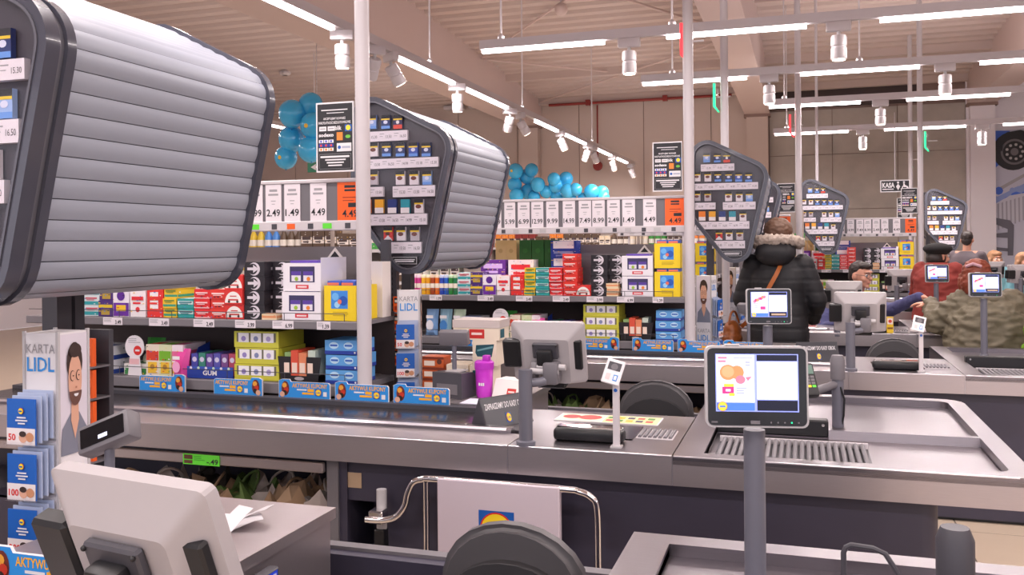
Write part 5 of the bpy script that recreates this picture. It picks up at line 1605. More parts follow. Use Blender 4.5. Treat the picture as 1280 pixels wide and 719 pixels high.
# cashier monitors
mon0 = build_monitor()
monitor_head(mon0, Matrix.Translation((0.06, 0.11, 1.165)) @ Matrix.Rotation(math.radians(14), 4, 'X'))
ML = {0: 'pale back of the big cashier monitor in the foreground', 1: 'pale cashier monitor on a pole beside the purple bottle', 2: 'pale cashier monitor on a pole in front of the cashier, nearer of two', 3: 'pale cashier monitor directly before the cashier, farther of two', 4: 'pale cashier monitor left of the red coat', 5: 'pale cashier monitor at the farthest lane'}
mon0.location = lp(1, -0.545, 0.03); mon0['label'] = ML[1]; mon0['group'] = 'cashier monitors'
for i in (2, 3, 4, 5):
    copy_tree(mon0, lp(i, -0.545 - (0, 0, 0.05, 0.06, 0, 0)[i], 0.03, (0, 0, 0, -0.03, 0, 0)[i]), ML[i])
for px, py, Y, lab in ((1241, 338, 14.2, 'small pale monitor at a far lane, right of the beret'), (1274, 343, 13.2, 'small pale monitor at the right edge')):
    a = atY(px, py, Y)
    copy_tree(mon0, (a.x - 0.06, Y - 0.11, a.z - 1.165), lab)
nm = build_monitor()
monitor_head(nm, Matrix.Translation((0.085, 0.11, 1.165)) @ Matrix.Rotation(math.radians(20), 4, 'X'))
nm.location = (-0.925, 0.885, 0); nm.rotation_euler.z = math.radians(-9.3); nm['label'] = ML[0]; nm['group'] = 'cashier monitors'
# customer displays
for i, (x, y, rz, var, lab) in enumerate(((0.325, 1.05, 0.2, 0, 'customer display with a peach advert on a thick grey pole, nearest'), (0.286, 1.05, 0.2, 1, 'customer display in front of the black jacket'), (0.275, 1.05, 0.12, 1, 'customer display in front of the beige coat'), (0.27, 1.0, 0.12, 1, 'customer display in front of the red coat'))):
    build_display(lab, lp(i, x, y), rz, var)
# small info posts
ip = build_info_post()
ip.location = lp(1, -0.215, 0.085); ip['label'] = 'thin white post with a small tilted notice, beside the chair'; ip['group'] = 'info posts'
copy_tree(ip, lp(2, -0.215, 0.085), 'thin white post with a small tilted notice, on the second counter')
# chairs
ch = build_chair()
for i, lab in ((0, 'dark grey cashier chair back at the bottom edge'), (1, 'dark grey cashier chair behind the thin white info post'), (2, 'dark grey cashier chair at the second checkout back'), (4, 'dark grey cashier chair at the fourth checkout back')):
    c = ch if i == 0 else copy_tree(ch)
    c.location = lp(i, -0.255, 1.24, -0.02); c['label'] = lab; c['group'] = 'cashier chairs'
# till displays on stalks
vf = build_vfd()
vf.location = lp(0, -1.21, 1.0); vf.rotation_euler.z = math.radians(8); vf['label'] = 'grey till display on a stalk beside the near card stand'; vf['group'] = 'till displays'
v1 = build_vfd(0, -14)
v1.location = lp(1, -1.22, 1.02); v1.rotation_euler.z = math.radians(184); v1['label'] = 'grey till display on a stalk in front of the cream boxes'; v1['group'] = 'till displays'
copy_tree(v1, lp(2, -1.22, 1.02), 'grey till display on a stalk at the second checkout back', rz=math.radians(160))
# loyalty card stands
build_pillar('tall loyalty card stand with blue cards and a bearded portrait, at the left edge', lp(0, -1.585, 1.215), math.radians(2))
build_pillar('tall loyalty card stand with blue cards, right of the front white post', lp(1, -1.55, 1.215), math.radians(20))
build_pillar('tall loyalty card stand with portraits, left of the brown bag', lp(2, -1.53, 1.215), math.radians(75))
q = atY(915, 390, 9.1)
build_pillar('tall loyalty card stand with portraits, farther one near the brown bag', (q.x, 9.1, 0), math.radians(75))
# coupon cards along the belts
CW = ['leftmost', 'second from left', 'third from left', 'fourth from left', 'fifth from left', 'sixth from left']
for i in (1, 2):
    for k, (x, fl_) in enumerate(((-3.28, True), (-2.74, True), (-2.28, True), (-1.9, False), (-1.586, False), (-1.275, False))):
        product('coupon_sign|%d' % fl_, lambda: build_belt_card(fl_), lp(i, x + (0.0 if i == 1 else 0.05), 0.735, TOP), 'blue coupon sign at the belt back of %s, %s' % (LNAME[i], CW[k]), 'coupon sign', 'blue coupon signs along the belts')
o = product('coupon_sign|big', lambda: build_belt_card(False), lp(0, -0.94, 0.72, TOP), 'blue coupon sign at the bottom left corner', 'coupon sign', 'blue coupon signs along the belts')
o.location = (-1.575, 1.54, TOP)
# closed lane signs
ns = build_next_sign()
ns.location = lp(1, -0.755, 0.385, TOP); ns['label'] = 'dark tent sign with white lettering at the end of the front belt'; ns['group'] = 'closed lane signs'
ns.rotation_euler.z = math.radians(-30)
copy_tree(ns, lp(2, -0.775, 0.45, TOP), 'dark tent sign with white lettering at the end of the second belt', rz=math.radians(-70))
# card terminals
ct = build_terminal()
ct.location = lp(1, 0.574, 0.847); ct['label'] = 'card terminal on a grey swing arm right of the near customer display'; ct['group'] = 'card terminals'
ct0 = build_terminal('dark_grey', 'dark_grey')
ct0.location = lp(0, 0.655, 0.83); ct0['label'] = 'dark terminal post at the bottom right edge'; ct0['group'] = 'card terminals'; ct0.rotation_euler.z = math.radians(140)
# flyers
build_flyer('colourful flyer lying on the front scanner deck before the chair', lp(1, -0.35, 0.59, TOP))
# near counter wire loop
wl = thing('wire_holder', 'bent dark wire holder at the bottom edge left of the terminal post', 'wire holder', lp(0, 0.56, 1.3, 0.80))
MB().tube([(-0.06, 0, 0), (-0.06, 0, 0.09), (-0.055, 0, 0.102), (-0.045, 0.0, 0.108), (0.0, 0, 0.105), (0.025, 0, 0.095), (0.05, 0, 0.055), (0.055, 0, 0.0)], 0.006, 'dark_grey', 8).build('wire', wl)
MB().rbox(-0.07, 0.065, -0.02, 0.02, -0.001, 0.012, 'dark_grey', 0.004, 1).build('foot', wl)

# ------------------------------------------------------------ snack racks beside the dispensers
for i, lab in ((0, 'dark slotted snack rack at the left edge'), (1, 'dark slotted snack rack with orange bars right of the front post')):
    t = thing('snack_rack', lab, 'snack rack', lp(i, -1.81 - (0.05 if i == 0 else 0), 1.56), group='slotted snack racks')
    mb = MB().box(-0.03, 0.03, -0.02, 0.02, 0.0, 1.62, 'dark_grey')
    mb.build('upright', t, 0)
    mb = MB()
    for k in range(24):
        mb.box(-0.008, 0.008, -0.0215, -0.0195, 0.9 + k * 0.03, 0.915 + k * 0.03, 'black')
    mb.build('slots', t, 0)
    MB().box(0.03, 0.145, 0.0, 0.02, 0.85, 1.31, 'dark_grey').build('rack_back', t, 0)
    for k in range(4):
        MB().box(0.03, 0.15, -0.09, 0.0, 0.9 + k * 0.1 - 0.006, 0.9 + k * 0.1, 'mid_grey').build('tray', t, 0)
    MB().box(-0.15, 0.15, -0.15, 0.15, 0, 0.015, 'dark_grey').build('foot', t, 0)
    for k in range(4):
        for c in range(2):
            def bar():
                mb = MB().box(-0.026, 0.026, 0, 0.016, 0, 0.088, 'orange')
                f = Fr(mb, (-0.026, 0, 0), lift=0.0006)
                f.rect(0.006, 0.05, 0.03, 0.08, 'print_dark'); f.rect(0.01, 0.055, 0.026, 0.07, ink('F2E8DC'), 2)
                f.rect(0.008, 0.012, 0.044, 0.034, ink('A8320E')); f.disc(0.036, 0.06, 0.008, ink('FAD8A8'), 2, n=8)
                return mb
            product('chocolate_bar|o', bar, lp(i, -1.81 - (0.05 if i == 0 else 0) + 0.06 + c * 0.058, 1.56 - 0.07, 0.9 + k * 0.1), 'orange chocolate bar pack, %s, %s %s tray' % (('rack at left edge', 'rack by front post')[i], ('left', 'right')[c], ('lowest', 'second', 'third', 'top')[k]), 'chocolate bar', 'orange chocolate bars')
# ------------------------------------------------------------ till clutter on the front side table
def at1(x, y, z=TOP): return lp(1, x, y, z)
t = thing('receipt_printer', 'dark receipt printer on the front side table', 'receipt printer', at1(-1.2, 0.98), math.radians(-12))
mb = MB()
mb.prism([(-0.075, 0), (0.075, 0), (0.075, 0.09), (0.03, 0.12), (-0.075, 0.125)], -0.085, 0.085, 'dark_grey', 'X')
mb.build('body', t, 20)
MB().box(-0.06, 0.06, -0.0755, -0.073, 0.02, 0.07, 'mid_grey').build('front_cover', t, 0)
MB().box(-0.04, 0.04, -0.03, 0.06, 0.122, 0.127, 'light_grey').build('lid', t, 0)
t = thing('shaker_bottle', 'bright purple shaker bottle on the front side table', 'bottle', at1(-1.055, 1.0))
mat('purple_plastic', hexc('C83AC8'), 0.3, trans=0.0)
MB().lathe([(0.036, 0), (0.04, 0.01), (0.044, 0.13), (0.046, 0.14)], 'purple_plastic', n=20).build('cup', t)
MB().lathe([(0.048, 0.138), (0.048, 0.17), (0.04, 0.178)], mat('purple_lid', hexc('B42EB8'), 0.35), n=20).build('lid', t)
MB().rbox(-0.005, 0.03, -0.018, 0.018, 0.172, 0.205, 'purple_lid', 0.006).build('spout', t)
mb = MB()
f = Fr(mb, (-0.02, -0.0445, 0.06), lift=0.0008)
f.rect(0.006, 0.0, 0.014, 0.014, 'white'); f.rect(0.017, 0.0, 0.024, 0.014, 'white'); f.rect(0.027, 0.0, 0.035, 0.014, 'white')
mb.build('print', t, 0)
def cream_box(w, d, h, label, loc, rz=0, lidbox=False):
    t = thing('chocolate_box', label, 'chocolate box', loc, rz, group='cream chocolate boxes')
    mb = MB().box(-w / 2, w / 2, 0, d, 0, h, ink('E9DCC6'))
    mb.build('box', t, 0)
    mb = MB()
    f = Fr(mb, (-w / 2, 0, 0), lift=0.0008)
    if lidbox:
        MB().box(-w / 2 - 0.003, w / 2 + 0.003, -0.003, d + 0.003, h * 0.62, h + 0.002, ink('C9BDB8')).build('lid', t, 0)
        f.rect(w * 0.35, h * 0.08, w * 0.68, h * 0.55, ink('C8332E'))
        f.rect(w * 0.4, h * 0.26, w * 0.63, h * 0.38, ink('F2D8D0'), 2)
        m2 = MB()
        fs = Fr(m2, (w / 2, 0, 0), (0, 1, 0), (0, 0, 1), 0.0008)
        fs.rect(d * 0.1, h * 0.1, d * 0.5, h * 0.55, ink('1E5A66'))
        m2.build('side_print', t, 0)
    else:
        f.poly([(w * 0.12, h * 0.5), (w * 0.2, h * 0.35), (w * 0.8, h * 0.35), (w * 0.9, h * 0.85), (w * 0.15, h * 0.8)], ink('1E4E5A'))
        f.poly([(w * 0.2, h * 0.55), (w * 0.85, h * 0.7), (w * 0.85, h * 0.78), (w * 0.2, h * 0.62)], ink('6A9AA0'), 2)
        f.rect(w * 0.4, h * 0.08, w * 0.65, h * 0.25, ink('D8433A'))
    mb.build('print', t, 0)
    return t
cream_box(0.25, 0.16, 0.1, 'long cream chocolate box with a grey lid, top of the till pile', at1(-1.155, 1.16, 1.09), lidbox=True)
for k, (x, z, w, lab) in enumerate(((-1.26, TOP, 0.12, 'cream chocolate box with a dark teal print, left of the lower row'), (-1.135, TOP, 0.115, 'cream chocolate box with a dark teal print, right of the lower row'), (-1.11, TOP + 0.13, 0.13, 'cream chocolate box with a dark teal print, upper one'))):
    cream_box(w, 0.16, 0.13, lab, at1(x, 1.16, z))
def wedge():
    mb = MB().prism([(0.0, 0.0), (0.13, 0.0), (0.13, 0.09), (0.04, 0.09)], -0.075, 0.075, ink('EFE6E0'), 'X')
    f = Fr(mb, (0.0, 0.0, 0), (1, 0, 0), Vector((0, 0.04, 0.09)).normalized(), 0.0008)
    f.rect(0.005, 0.02, 0.055, 0.055, ink('C8332E')); f.rect(0.012, 0.034, 0.048, 0.042, ink('F2D8D0'), 2)
    return mb
product('white_wedge_box|w', wedge, at1(-0.935, 0.95), 'white wedge-shaped box with a red mark, right of the purple bottle', 'box', 'till boxes', math.radians(-15))
mb = MB().box(-0.1, 0.1, -0.07, 0.07, 0, 0.004, ink('E6E4F4'))
props(mb.build('paper_sheet', None, 0, at1(-1.0, 0.85)), 'white paper sheet before the purple bottle', 'paper')
for k in range(3):
    def snk():
        mb = MB().box(-0.06, 0.06, 0, 0.1, 0, 0.055, ink('C2561E'))
        f = Fr(mb, (-0.06, 0, 0), lift=0.0008)
        f.rect(0.01, 0.008, 0.07, 0.034, ink('E9D8C8')); f.disc(0.095, 0.03, 0.014, ink('5A2A1A'), 1, n=10)
        f.rect(0.0, 0.042, 0.12, 0.055, ink('7A2E14'))
        return mb
    product('snack_carton|b', snk, at1(-1.395, 1.16, TOP + 0.056 * k), 'brown and orange snack carton beside the card stand, ' + ('lowest', 'middle', 'topmost')[k], 'carton', 'brown snack cartons')
# near side table: slip papers, keypad
p = lp(0, -1.03, 1.22, TOP)
pp = thing('receipt_papers', 'crumpled white receipts on the near steel table', 'receipts', p, 0.6)
for k, (dx, dy, a) in enumerate(((0, 0, 0.1), (0.03, 0.07, -0.5), (-0.02, -0.07, 0.7))):
    vs, fs = [], []
    for q in range(9):
        u = q / 8
        for s in (-1, 1):
            x, y = -0.09 + 0.18 * u, s * 0.028
            vs.append((dx + x * math.cos(a) - y * math.sin(a), dy + x * math.sin(a) + y * math.cos(a), 0.004 + 0.03 * max(0, u - 0.3) ** 1.5 * (k + 1) + 0.004 * math.sin(u * 9)))
    fs = [(2 * q, 2 * q + 2, 2 * q + 3, 2 * q + 1) for q in range(8)]
    mb = MB().add(vs, fs, 'white')
    mb.add([(x, y, z - 0.0012) for x, y, z in vs], [tuple(reversed(f)) for f in fs], 'white')
    mb.build('slip', pp, 60)
kp = thing('till_keypad', 'blue lit till keypad with white keys and one red key, at the near table', 'keypad', lp(0, -0.845, 1.0, 0.735))
MB().rbox(0, 0.03, -0.13, 0.13, -0.06, 0.05, 'dark_grey', 0.004, 1).build('case', kp)
mb = MB()
f = Fr(mb, (0.03, -0.12, -0.055), (0, 1, 0), (0, 0, 1), 0.001)
f.rect(0, 0, 0.24, 0.1, mat('key_blue', hexc('2540C8'), 0.4, emit=0.25))
for r in range(4):
    for c in range(8):
        m = 'lidl_red' if (r == 1 and c == 7) else ('white' if c > 3 else ink(('7A8AE0', '4AA080', 'C86A8A')[(r + c) % 3]))
        f.rect(0.008 + c * 0.029, 0.008 + r * 0.023, 0.03 + c * 0.029, 0.025 + r * 0.023, m, 2)
mb.build('keys', kp, 0)

# ------------------------------------------------------------ swing gate before the front counter
def g1(px, py):
    p = atY(px, py, LANES[1][1] - 0.06)
    return (p.x, p.y, p.z)
gx = g1(532, 600)[0]
gt = thing('swing_gate', 'chrome tube swing gate with a white panel and logo', 'gate', (gx, LANES[1][1] - 0.06, 0))
def G(px, py):
    a = g1(px, py)
    return (a[0] - gx, 0.0, a[2])
def smooth_path(pts, n=4):
    P = [Vector(p) for p in pts]
    out = []
    for i in range(len(P) - 1):
        p0, p1, p2, p3 = P[max(i - 1, 0)], P[i], P[i + 1], P[min(i + 2, len(P) - 1)]
        for k in range(n):
            t_ = k / n
            out.append(0.5 * ((2 * p1) + (p2 - p0) * t_ + (2 * p0 - 5 * p1 + 4 * p2 - p3) * t_ ** 2 + (3 * p1 - p0 - 3 * p2 + p3) * t_ ** 3))
    out.append(P[-1])
    return out
top = [G(457, 650), G(478, 651), G(494, 647), G(505, 634), G(509, 618), G(516, 604), G(528, 600), G(548, 600), G(700, 612), G(722, 615), G(738, 622), G(746, 638)]
bz = 0.14
top += [(top[-1][0] + 0.003, 0, 0.45), (top[-1][0] + 0.003, 0, bz + 0.08), (top[-1][0] - 0.05, 0, bz), (0.1, 0, bz), (0.0, 0, bz)]
MB().tube(smooth_path(top, 5), 0.0125, 'chrome', 12).build('frame_tube', gt)
MB().tube([(0, 0, bz), (0, 0, G(532, 603)[2])], 0.011, 'chrome', 12).build('upright_tube', gt)
x0, z1 = G(548, 597)[0], G(548, 597)[2]
x1 = G(700, 610)[0]
MB().rbox(x0, x1, -0.018, 0.018, 0.17, z1, mat('gate_white', hexc('D2C6D0'), 0.45), 0.004, 1).build('panel', gt)
mb = MB()
f = Fr(mb, (0, -0.018, 0), lift=0.001)
a, b = G(600, 636), G(644, 636)
s = (b[0] - a[0]) / 2
lidl_logo(f, (a[0] + b[0]) / 2, a[2] - s, s)
mb.build('logo', gt, 0)
hx, hz = G(468, 650)[0], G(468, 650)[2]
MB().cyl(hx, 0.06, hz - 0.14, hz + 0.1, 0.02, 'light_grey', 12).build('hinge_post', gt)
MB().rbox(hx - 0.03, hx + 0.03, 0.0, 0.06, hz - 0.02, hz + 0.03, 'chrome', 0.006, 1).build('hinge_bracket', gt)
MB().rbox(hx - 0.02, hx + 0.02, 0.03, 0.08, hz - 0.16, hz - 0.05, 'black', 0.004, 1).build('latch', gt)
mb = MB().box(-0.03, 0.03, -0.002, 0, -0.03, 0.03, ink('B49A7E'))
props(mb.build('paper_sticker', None, 0, lp(1, -1.27, 0.059, 0.64)), 'square beige sticker on the dark counter panel above the gate hinge', 'sticker')
# green price label on the shelf lip
mb = MB().box(-0.09, 0.09, -0.003, 0, -0.02, 0.024, 'lime')
f = Fr(mb, (-0.09, -0.003, -0.02), lift=0.0006)
f.rect(0.006, 0.022, 0.048, 0.04, ink('5A3A2A')); f.rect(0.006, 0.004, 0.048, 0.018, ink('5A3A2A'))
f.lines(0.055, 0.014, 0.11, 0.036, 3, ink('2E8A2A'), 1, 2, 0.3)
f.text('-.49', 0.174, 0.006, 0.022, 'print_dark', 2, 'r', fit=0.055, bold=0.015)
props(mb.build('green_price_label', None, 0, lp(1, -1.96, 0.014, 0.685)), 'bright green price label on the shelf lip under the front belt', 'price label')
mb = MB().box(-0.06, 0.06, -0.003, 0, -0.02, 0.02, 'lime')
f = Fr(mb, (-0.06, -0.003, -0.02), lift=0.0006)
f.rect(0.006, 0.006, 0.05, 0.034, ink('1A1A1A'))
props(mb.build('green_price_label', None, 0, lp(2, -1.75, 0.014, 0.685)), 'bright green price label behind the thin white info post', 'price label')

# ------------------------------------------------------------ folded carrier bags on the bag shelves
mat('bag_grey', hexc('B9AEA8'), 0.6, noise=0.1, nscale=20)
mat('bag_dark', hexc('3E3A34'), 0.7, noise=0.2, nscale=20)
mat('bag_green', hexc('5E7A3E'), 0.6, noise=0.2, nscale=30)
def bag(seed, m, label, loc, rz):
    rr = random.Random(seed)
    bm = bmesh.new()
    bmesh.ops.create_grid(bm, x_segments=7, y_segments=5, size=0.5)
    for v in bm.verts:
        v.co.z = 0.05 + rr.uniform(-0.02, 0.05)
        v.co.x = v.co.x * 0.26 + rr.uniform(-0.012, 0.012)
        v.co.y = v.co.y * 0.2 + rr.uniform(-0.012, 0.012)
        if rr.random() < 0.2: v.co.z += 0.06
    g_ = bmesh.ops.extrude_face_region(bm, geom=bm.faces[:])
    for e in g_['geom']:
        if isinstance(e, bmesh.types.BMVert): e.co.z = 0.0 + rr.uniform(0, 0.012)
    bmesh.ops.recalc_face_normals(bm, faces=bm.faces[:])
    t = thing('carrier_bag', label, 'carrier bag', loc, rz, group='folded carrier bags')
    MB().addbm(bm, m).build('folded_sheet', t, 20)
    pts = [Vector((-0.05, 0.02, 0.07)), Vector((-0.04, -0.02, 0.13)), Vector((0.0, -0.04, 0.15)), Vector((0.05, -0.02, 0.12)), Vector((0.06, 0.02, 0.06))]
    MB().tube(smooth_path(pts, 3), 0.006, m, 6).build('handle', t)
k = 0
for i in (1, 2):
    for q in range(8):
        x = -2.45 + q * 0.14 if i == 1 else -1.6 - q * 0.18
        bag(q + 10 * i, ('kraft', 'bag_grey', 'bag_dark', 'kraft', 'bag_green', 'bag_grey')[q % 6], '%s folded carrier bag under belt, %s, %s from %s' % (('brown', 'grey', 'dark', 'brown', 'green', 'pale')[q % 6], LNAME[i], ('first', 'second', 'third', 'fourth', 'fifth', 'sixth', 'seventh', 'eighth')[q], 'left' if i == 1 else 'right'), lp(i, x, 0.2 + 0.05 * (q % 3), 0.431), q * 0.7)

# ------------------------------------------------------------ balloons
def balloon(px, py, rpx, Y, lab, spot=False):
    p = atY(px, py, Y)
    fw = -math.sin(YAW) * p.x + math.cos(YAW) * p.y
    r = rpx * fw / FPX
    t = thing('balloon', lab, 'balloon', (p.x, p.y, p.z), random.uniform(0, 6), group='blue balloons')
    R = Matrix.Rotation(random.uniform(-0.7, 0.7), 4, 'X')
    prof = [(r * math.sin(a) * (1.0 if a < PI / 2 else 1.0), -r * 1.12 * math.cos(a) if a < PI / 2 else -r * math.cos(a)) for a in [0.06 + (PI - 0.08) * k / 13 for k in range(14)]]
    MB().lathe(prof, 'balloon', n=22, M=R).build('skin', t, 80)
    MB().lathe([(r * 0.07, -r * 1.24), (r * 0.03, -r * 1.16), (r * 0.06, -r * 1.1)], 'balloon_knot', n=8, M=R).build('knot', t, 60)
    if spot:
        c = Vector((0, 0, 0))
        d = Vector((-p.x, -p.y, CAM_H - p.z)).normalized()
        d = (d + Vector((-0.55, 0, 0.0))).normalized()
        d = Matrix.Rotation(-t.rotation_euler.z, 3, 'Z') @ d
        q = d.to_track_quat('Z', 'Y').to_matrix().to_4x4()
        MB().lathe([(r * 0.17, r * 0.99), (r * 0.17, r * 1.01)], ink('F0C83A'), n=14, M=q).build('printed_dot', t, 0)
for k, (x, y, r, s) in enumerate(((365, 142, 17, 0), (388, 131, 15, 0), (391, 157, 16, 1), (364, 174, 16, 0), (388, 187, 16, 0), (357, 197, 14, 1))):
    balloon(x, y, r, 9.4 + 0.12 * (k % 2), 'blue balloon left of the payment board, ' + ('upper left one', 'topmost one', 'one with a yellow dot touching the board', 'middle left one', 'lower right one', 'lowest one')[k], s)
for k, (x, y, r, s) in enumerate(((644, 214, 9.5, 1), (664, 213, 8.5, 0), (658, 221, 9.5, 0), (672, 231, 9, 0), (643, 231, 9, 0), (660, 240, 10, 0), (645, 245, 9, 0), (667, 247, 8, 0))):
    balloon(x, y, r, 17.6 + 0.15 * (k % 3), 'blue balloon in the big cluster right of the dispenser, ' + ('top left', 'top right', 'upper middle', 'right', 'left', 'centre low', 'bottom left', 'bottom right')[k], s)
for k, (x, y, r) in enumerate(((692, 224, 8), (694, 232, 9), (707, 224, 9), (709, 239, 9), (682, 240, 8), (696, 245, 9), (719, 237, 8), (712, 247, 8))):
    balloon(x, y, r, 17.6 + 0.15 * (k % 3), 'blue balloon in the middle cluster above the price cards, ' + ('top left', 'upper left', 'top right', 'centre right', 'left', 'bottom left', 'right', 'bottom right')[k])
for k, (x, y, r) in enumerate(((739, 240, 9.5), (752, 241, 8.5), (754, 248, 8), (729, 249, 8))):
    balloon(x, y, r, 17.7 + 0.15 * (k % 2), 'blue balloon in the small right cluster above the price cards, ' + ('top left', 'top right', 'bottom right', 'bottom left')[k])

# ------------------------------------------------------------ shop shelving seen through the gaps above the racks
mat('shop_shelf', hexc('9C8F88'), 0.6)
def gondola(lab, x0, x1, Y, zs, seed, cols):
    rr = random.Random(seed)
    t = thing('shop_shelf', lab, 'shelving', (x0, Y, 0), group='shop shelving behind the racks')
    L = x1 - x0
    MB().box(0, L, 0.35, 0.38, 0, max(zs) + 0.45, 'shop_shelf').build('back', t, 0)
    for x in (0, L / 2, L):
        MB().box(x - 0.015, x + 0.015, 0.0, 0.36, 0, max(zs) + 0.45, 'shop_shelf').build('upright', t, 0)
    for z in zs:
        MB().box(0, L, -0.02, 0.36, z - 0.03, z - 0.001, 'white_metal').build('shelf_board', t, 0)
    for zi, z in enumerate(zs):
        x = 0.06
        k = 0
        while x < L - 0.08:
            c = rr.choice(cols)
            w = rr.choice((0.08, 0.1, 0.13))
            n = rr.choice((2, 3, 3))
            kind = rr.random()
            nm = ('lower', 'upper')[zi] + ' board of the ' + lab
            for q in range(n):
                if x > L - 0.08: break
                if kind < 0.45:
                    mk = lambda c=c: MB().lathe([(0.036, 0), (0.038, 0.01), (0.038, 0.13), (0.014, 0.18), (0.014, 0.22)], ink(c), n=10).lathe([(0.0385, 0.04), (0.0385, 0.1)], ink('EDE6DC'), n=10).lathe([(0.016, 0.215), (0.016, 0.235)], ink('D8432E'), n=8)
                    product('shop_bottle|' + c, mk, (x0 + x + 0.04, Y + 0.08, z), 'small %s bottle on the %s' % (COLN.get(c, 'coloured'), nm), 'bottle', 'goods on the ' + lab)
                    x += 0.085
                else:
                    mk = carton(w - 0.008, 0.12, 0.2 if kind < 0.75 else 0.15, c, ('F2E8E0', 0.3, 0.6), letters=('4A3A3A', 0.48))
                    product('shop_carton|%s%.2f%d' % (c, w, kind < 0.75), mk, (x0 + x + w / 2, Y + 0.03, z), 'small %s carton on the %s' % (COLN.get(c, 'coloured'), nm), 'carton', 'goods on the ' + lab)
                    x += w
                k += 1
COLN = {'3E9A3E': 'green', 'E8862E': 'orange', '4A8AD8': 'blue', 'C8382E': 'red', 'F0E0C8': 'cream', '8A2E2A': 'dark red', '5E4A3A': 'brown', 'E0C23A': 'yellow'}
gondola('shop shelf behind the front rack', -5.6, -2.9, 7.6, (1.25, 1.55), 3, list(COLN))
gondola('shop shelf behind the second rack', -4.2, 0.0, 12.0, (1.25, 1.55), 5, ['5E4A3A', '8A2E2A', 'E8862E', '5E4A3A', 'F0E0C8', '3E9A3E'])
# ------------------------------------------------------------ people
def blob(parts, voxel, mtl, name, parent=None, smooth_it=4, ripple=None, noise=None):
    """union of capsules / ellipsoids / lofts fused into one continuous skin"""
    mb = MB()
    mtl = MATS[mtl] if isinstance(mtl, str) else mtl
    for p in parts:
        if p[0] == 'c':
            a, b, r0, r1 = Vector(p[1]), Vector(p[2]), p[3], p[4]
            mb.tube([a, b], [r0, r1], mtl, 14)
            mb.ball(a, r0 * 1.0, mtl, 14, 9); mb.ball(b, r1 * 1.0, mtl, 14, 9)
        elif p[0] == 'e':
            M = p[3] if len(p) > 3 else None
            c = p[1]
            if M is None:
                mb.ball(c, p[2], mtl, 18, 12)
            else:
                mb.ball((0, 0, 0), p[2], mtl, 18, 12, Matrix.Translation(c) @ M)
        elif p[0] == 'l':
            n = 20
            vs, fs = [], []
            for (z, rx, ry, cx, cy) in p[1]:
                for k in range(n):
                    a = 2 * PI * k / n
                    ca, sa = math.cos(a), math.sin(a)
                    e = 0.8
                    vs.append((cx + rx * math.copysign(abs(ca) ** e, ca), cy + ry * math.copysign(abs(sa) ** e, sa), z))
            m = len(p[1])
            for i in range(m - 1):
                for k in range(n):
                    k2 = (k + 1) % n
                    fs.append((i * n + k, i * n + k2, (i + 1) * n + k2, (i + 1) * n + k))
            fs.append(tuple(range(n - 1, -1, -1))); fs.append(tuple(range((m - 1) * n, m * n)))
            mb.add(vs, fs, mtl)
    o = mb.build(name, parent, 0)
    md = o.modifiers.new('r', 'REMESH'); md.mode = 'VOXEL'; md.voxel_size = voxel
    sm = o.modifiers.new('s', 'SMOOTH'); sm.factor = 0.5; sm.iterations = smooth_it
    PENDING.append((o, mtl, ripple, noise))
    return o
PENDING = []
def finish_blobs():
    """bake the fused skins in one go"""
    from mathutils import noise as nz
    dg = bpy.context.evaluated_depsgraph_get()
    baked = [bpy.data.meshes.new_from_object(o.evaluated_get(dg)) for o, *_ in PENDING]
    junk = []
    for (o, mtl, ripple, noise), me in zip(PENDING, baked):
        o.modifiers.clear()
        old = o.data
        o.data = me
        me.name = o.name
        junk.append(old)
        if ripple or noise:
            nv = [(v.co.copy(), v.normal.copy()) for v in me.vertices]
            out = []
            for co, no in nv:
                d = 0
                if ripple:
                    u = (co.z / ripple[1]) % 1.0
                    d -= ripple[0] * max(0, 1 - abs(u - 0.5) * 7)
                if noise:
                    q = Vector((co.x * noise[1], co.y * noise[1], co.z * noise[1] * 2.2))
                    d += noise[0] * (nz.noise(q) + 0.5 * nz.noise(q * 2.3))
                out.extend(co + no * d)
            me.vertices.foreach_set('co', out)
        if not me.materials: me.materials.append(mtl)
        me.polygons.foreach_set('use_smooth', [True] * len(me.polygons))
        me.update()
    bpy.data.batch_remove(junk)
def hand_parts(w, d, n, side, curl=0.5):
    """palm, four unequal bent fingers, thumb from the palm's side. w wrist, d pointing direction, n back-of-hand normal"""
    w, d, n = Vector(w), Vector(d).normalized(), Vector(n)
    n = (n - d * n.dot(d)).normalized()
    s = d.cross(n) * side
    P = []
    P.append(('c', w, w + d * 0.03, 0.026, 0.026))
    for k in (-0.026, -0.009, 0.009, 0.026):
        P.append(('c', w + d * 0.025 + s * k * 0.8, w + d * 0.085 + s * k, 0.013, 0.011))
    for k, L in ((-0.028, 0.058), (-0.0095, 0.07), (0.0095, 0.075), (0.028, 0.066)):
        a = w + d * 0.085 + s * k
        q = a
        dd = d.copy()
        for j, fr_ in enumerate((0.45, 0.32, 0.25)):
            dd = (dd * math.cos(curl * 0.6) - n * math.sin(curl * 0.6)).normalized() if j else (dd * math.cos(curl * 0.4) - n * math.sin(curl * 0.4)).normalized()
            nd = q + dd * L * fr_
            P.append(('c', q, nd, 0.0098 - 0.001 * j, 0.0092 - 0.001 * j))
            q = nd
    a = w + d * 0.03 + s * 0.024
    b = a + (s * 0.75 + d * 0.65).normalized() * 0.04 - n * 0.01
    P.append(('c', a, b, 0.015, 0.012)); P.append(('c', b, b + (d * 0.9 + s * 0.15 - n * 0.3).normalized() * 0.034, 0.012, 0.009))
    return P
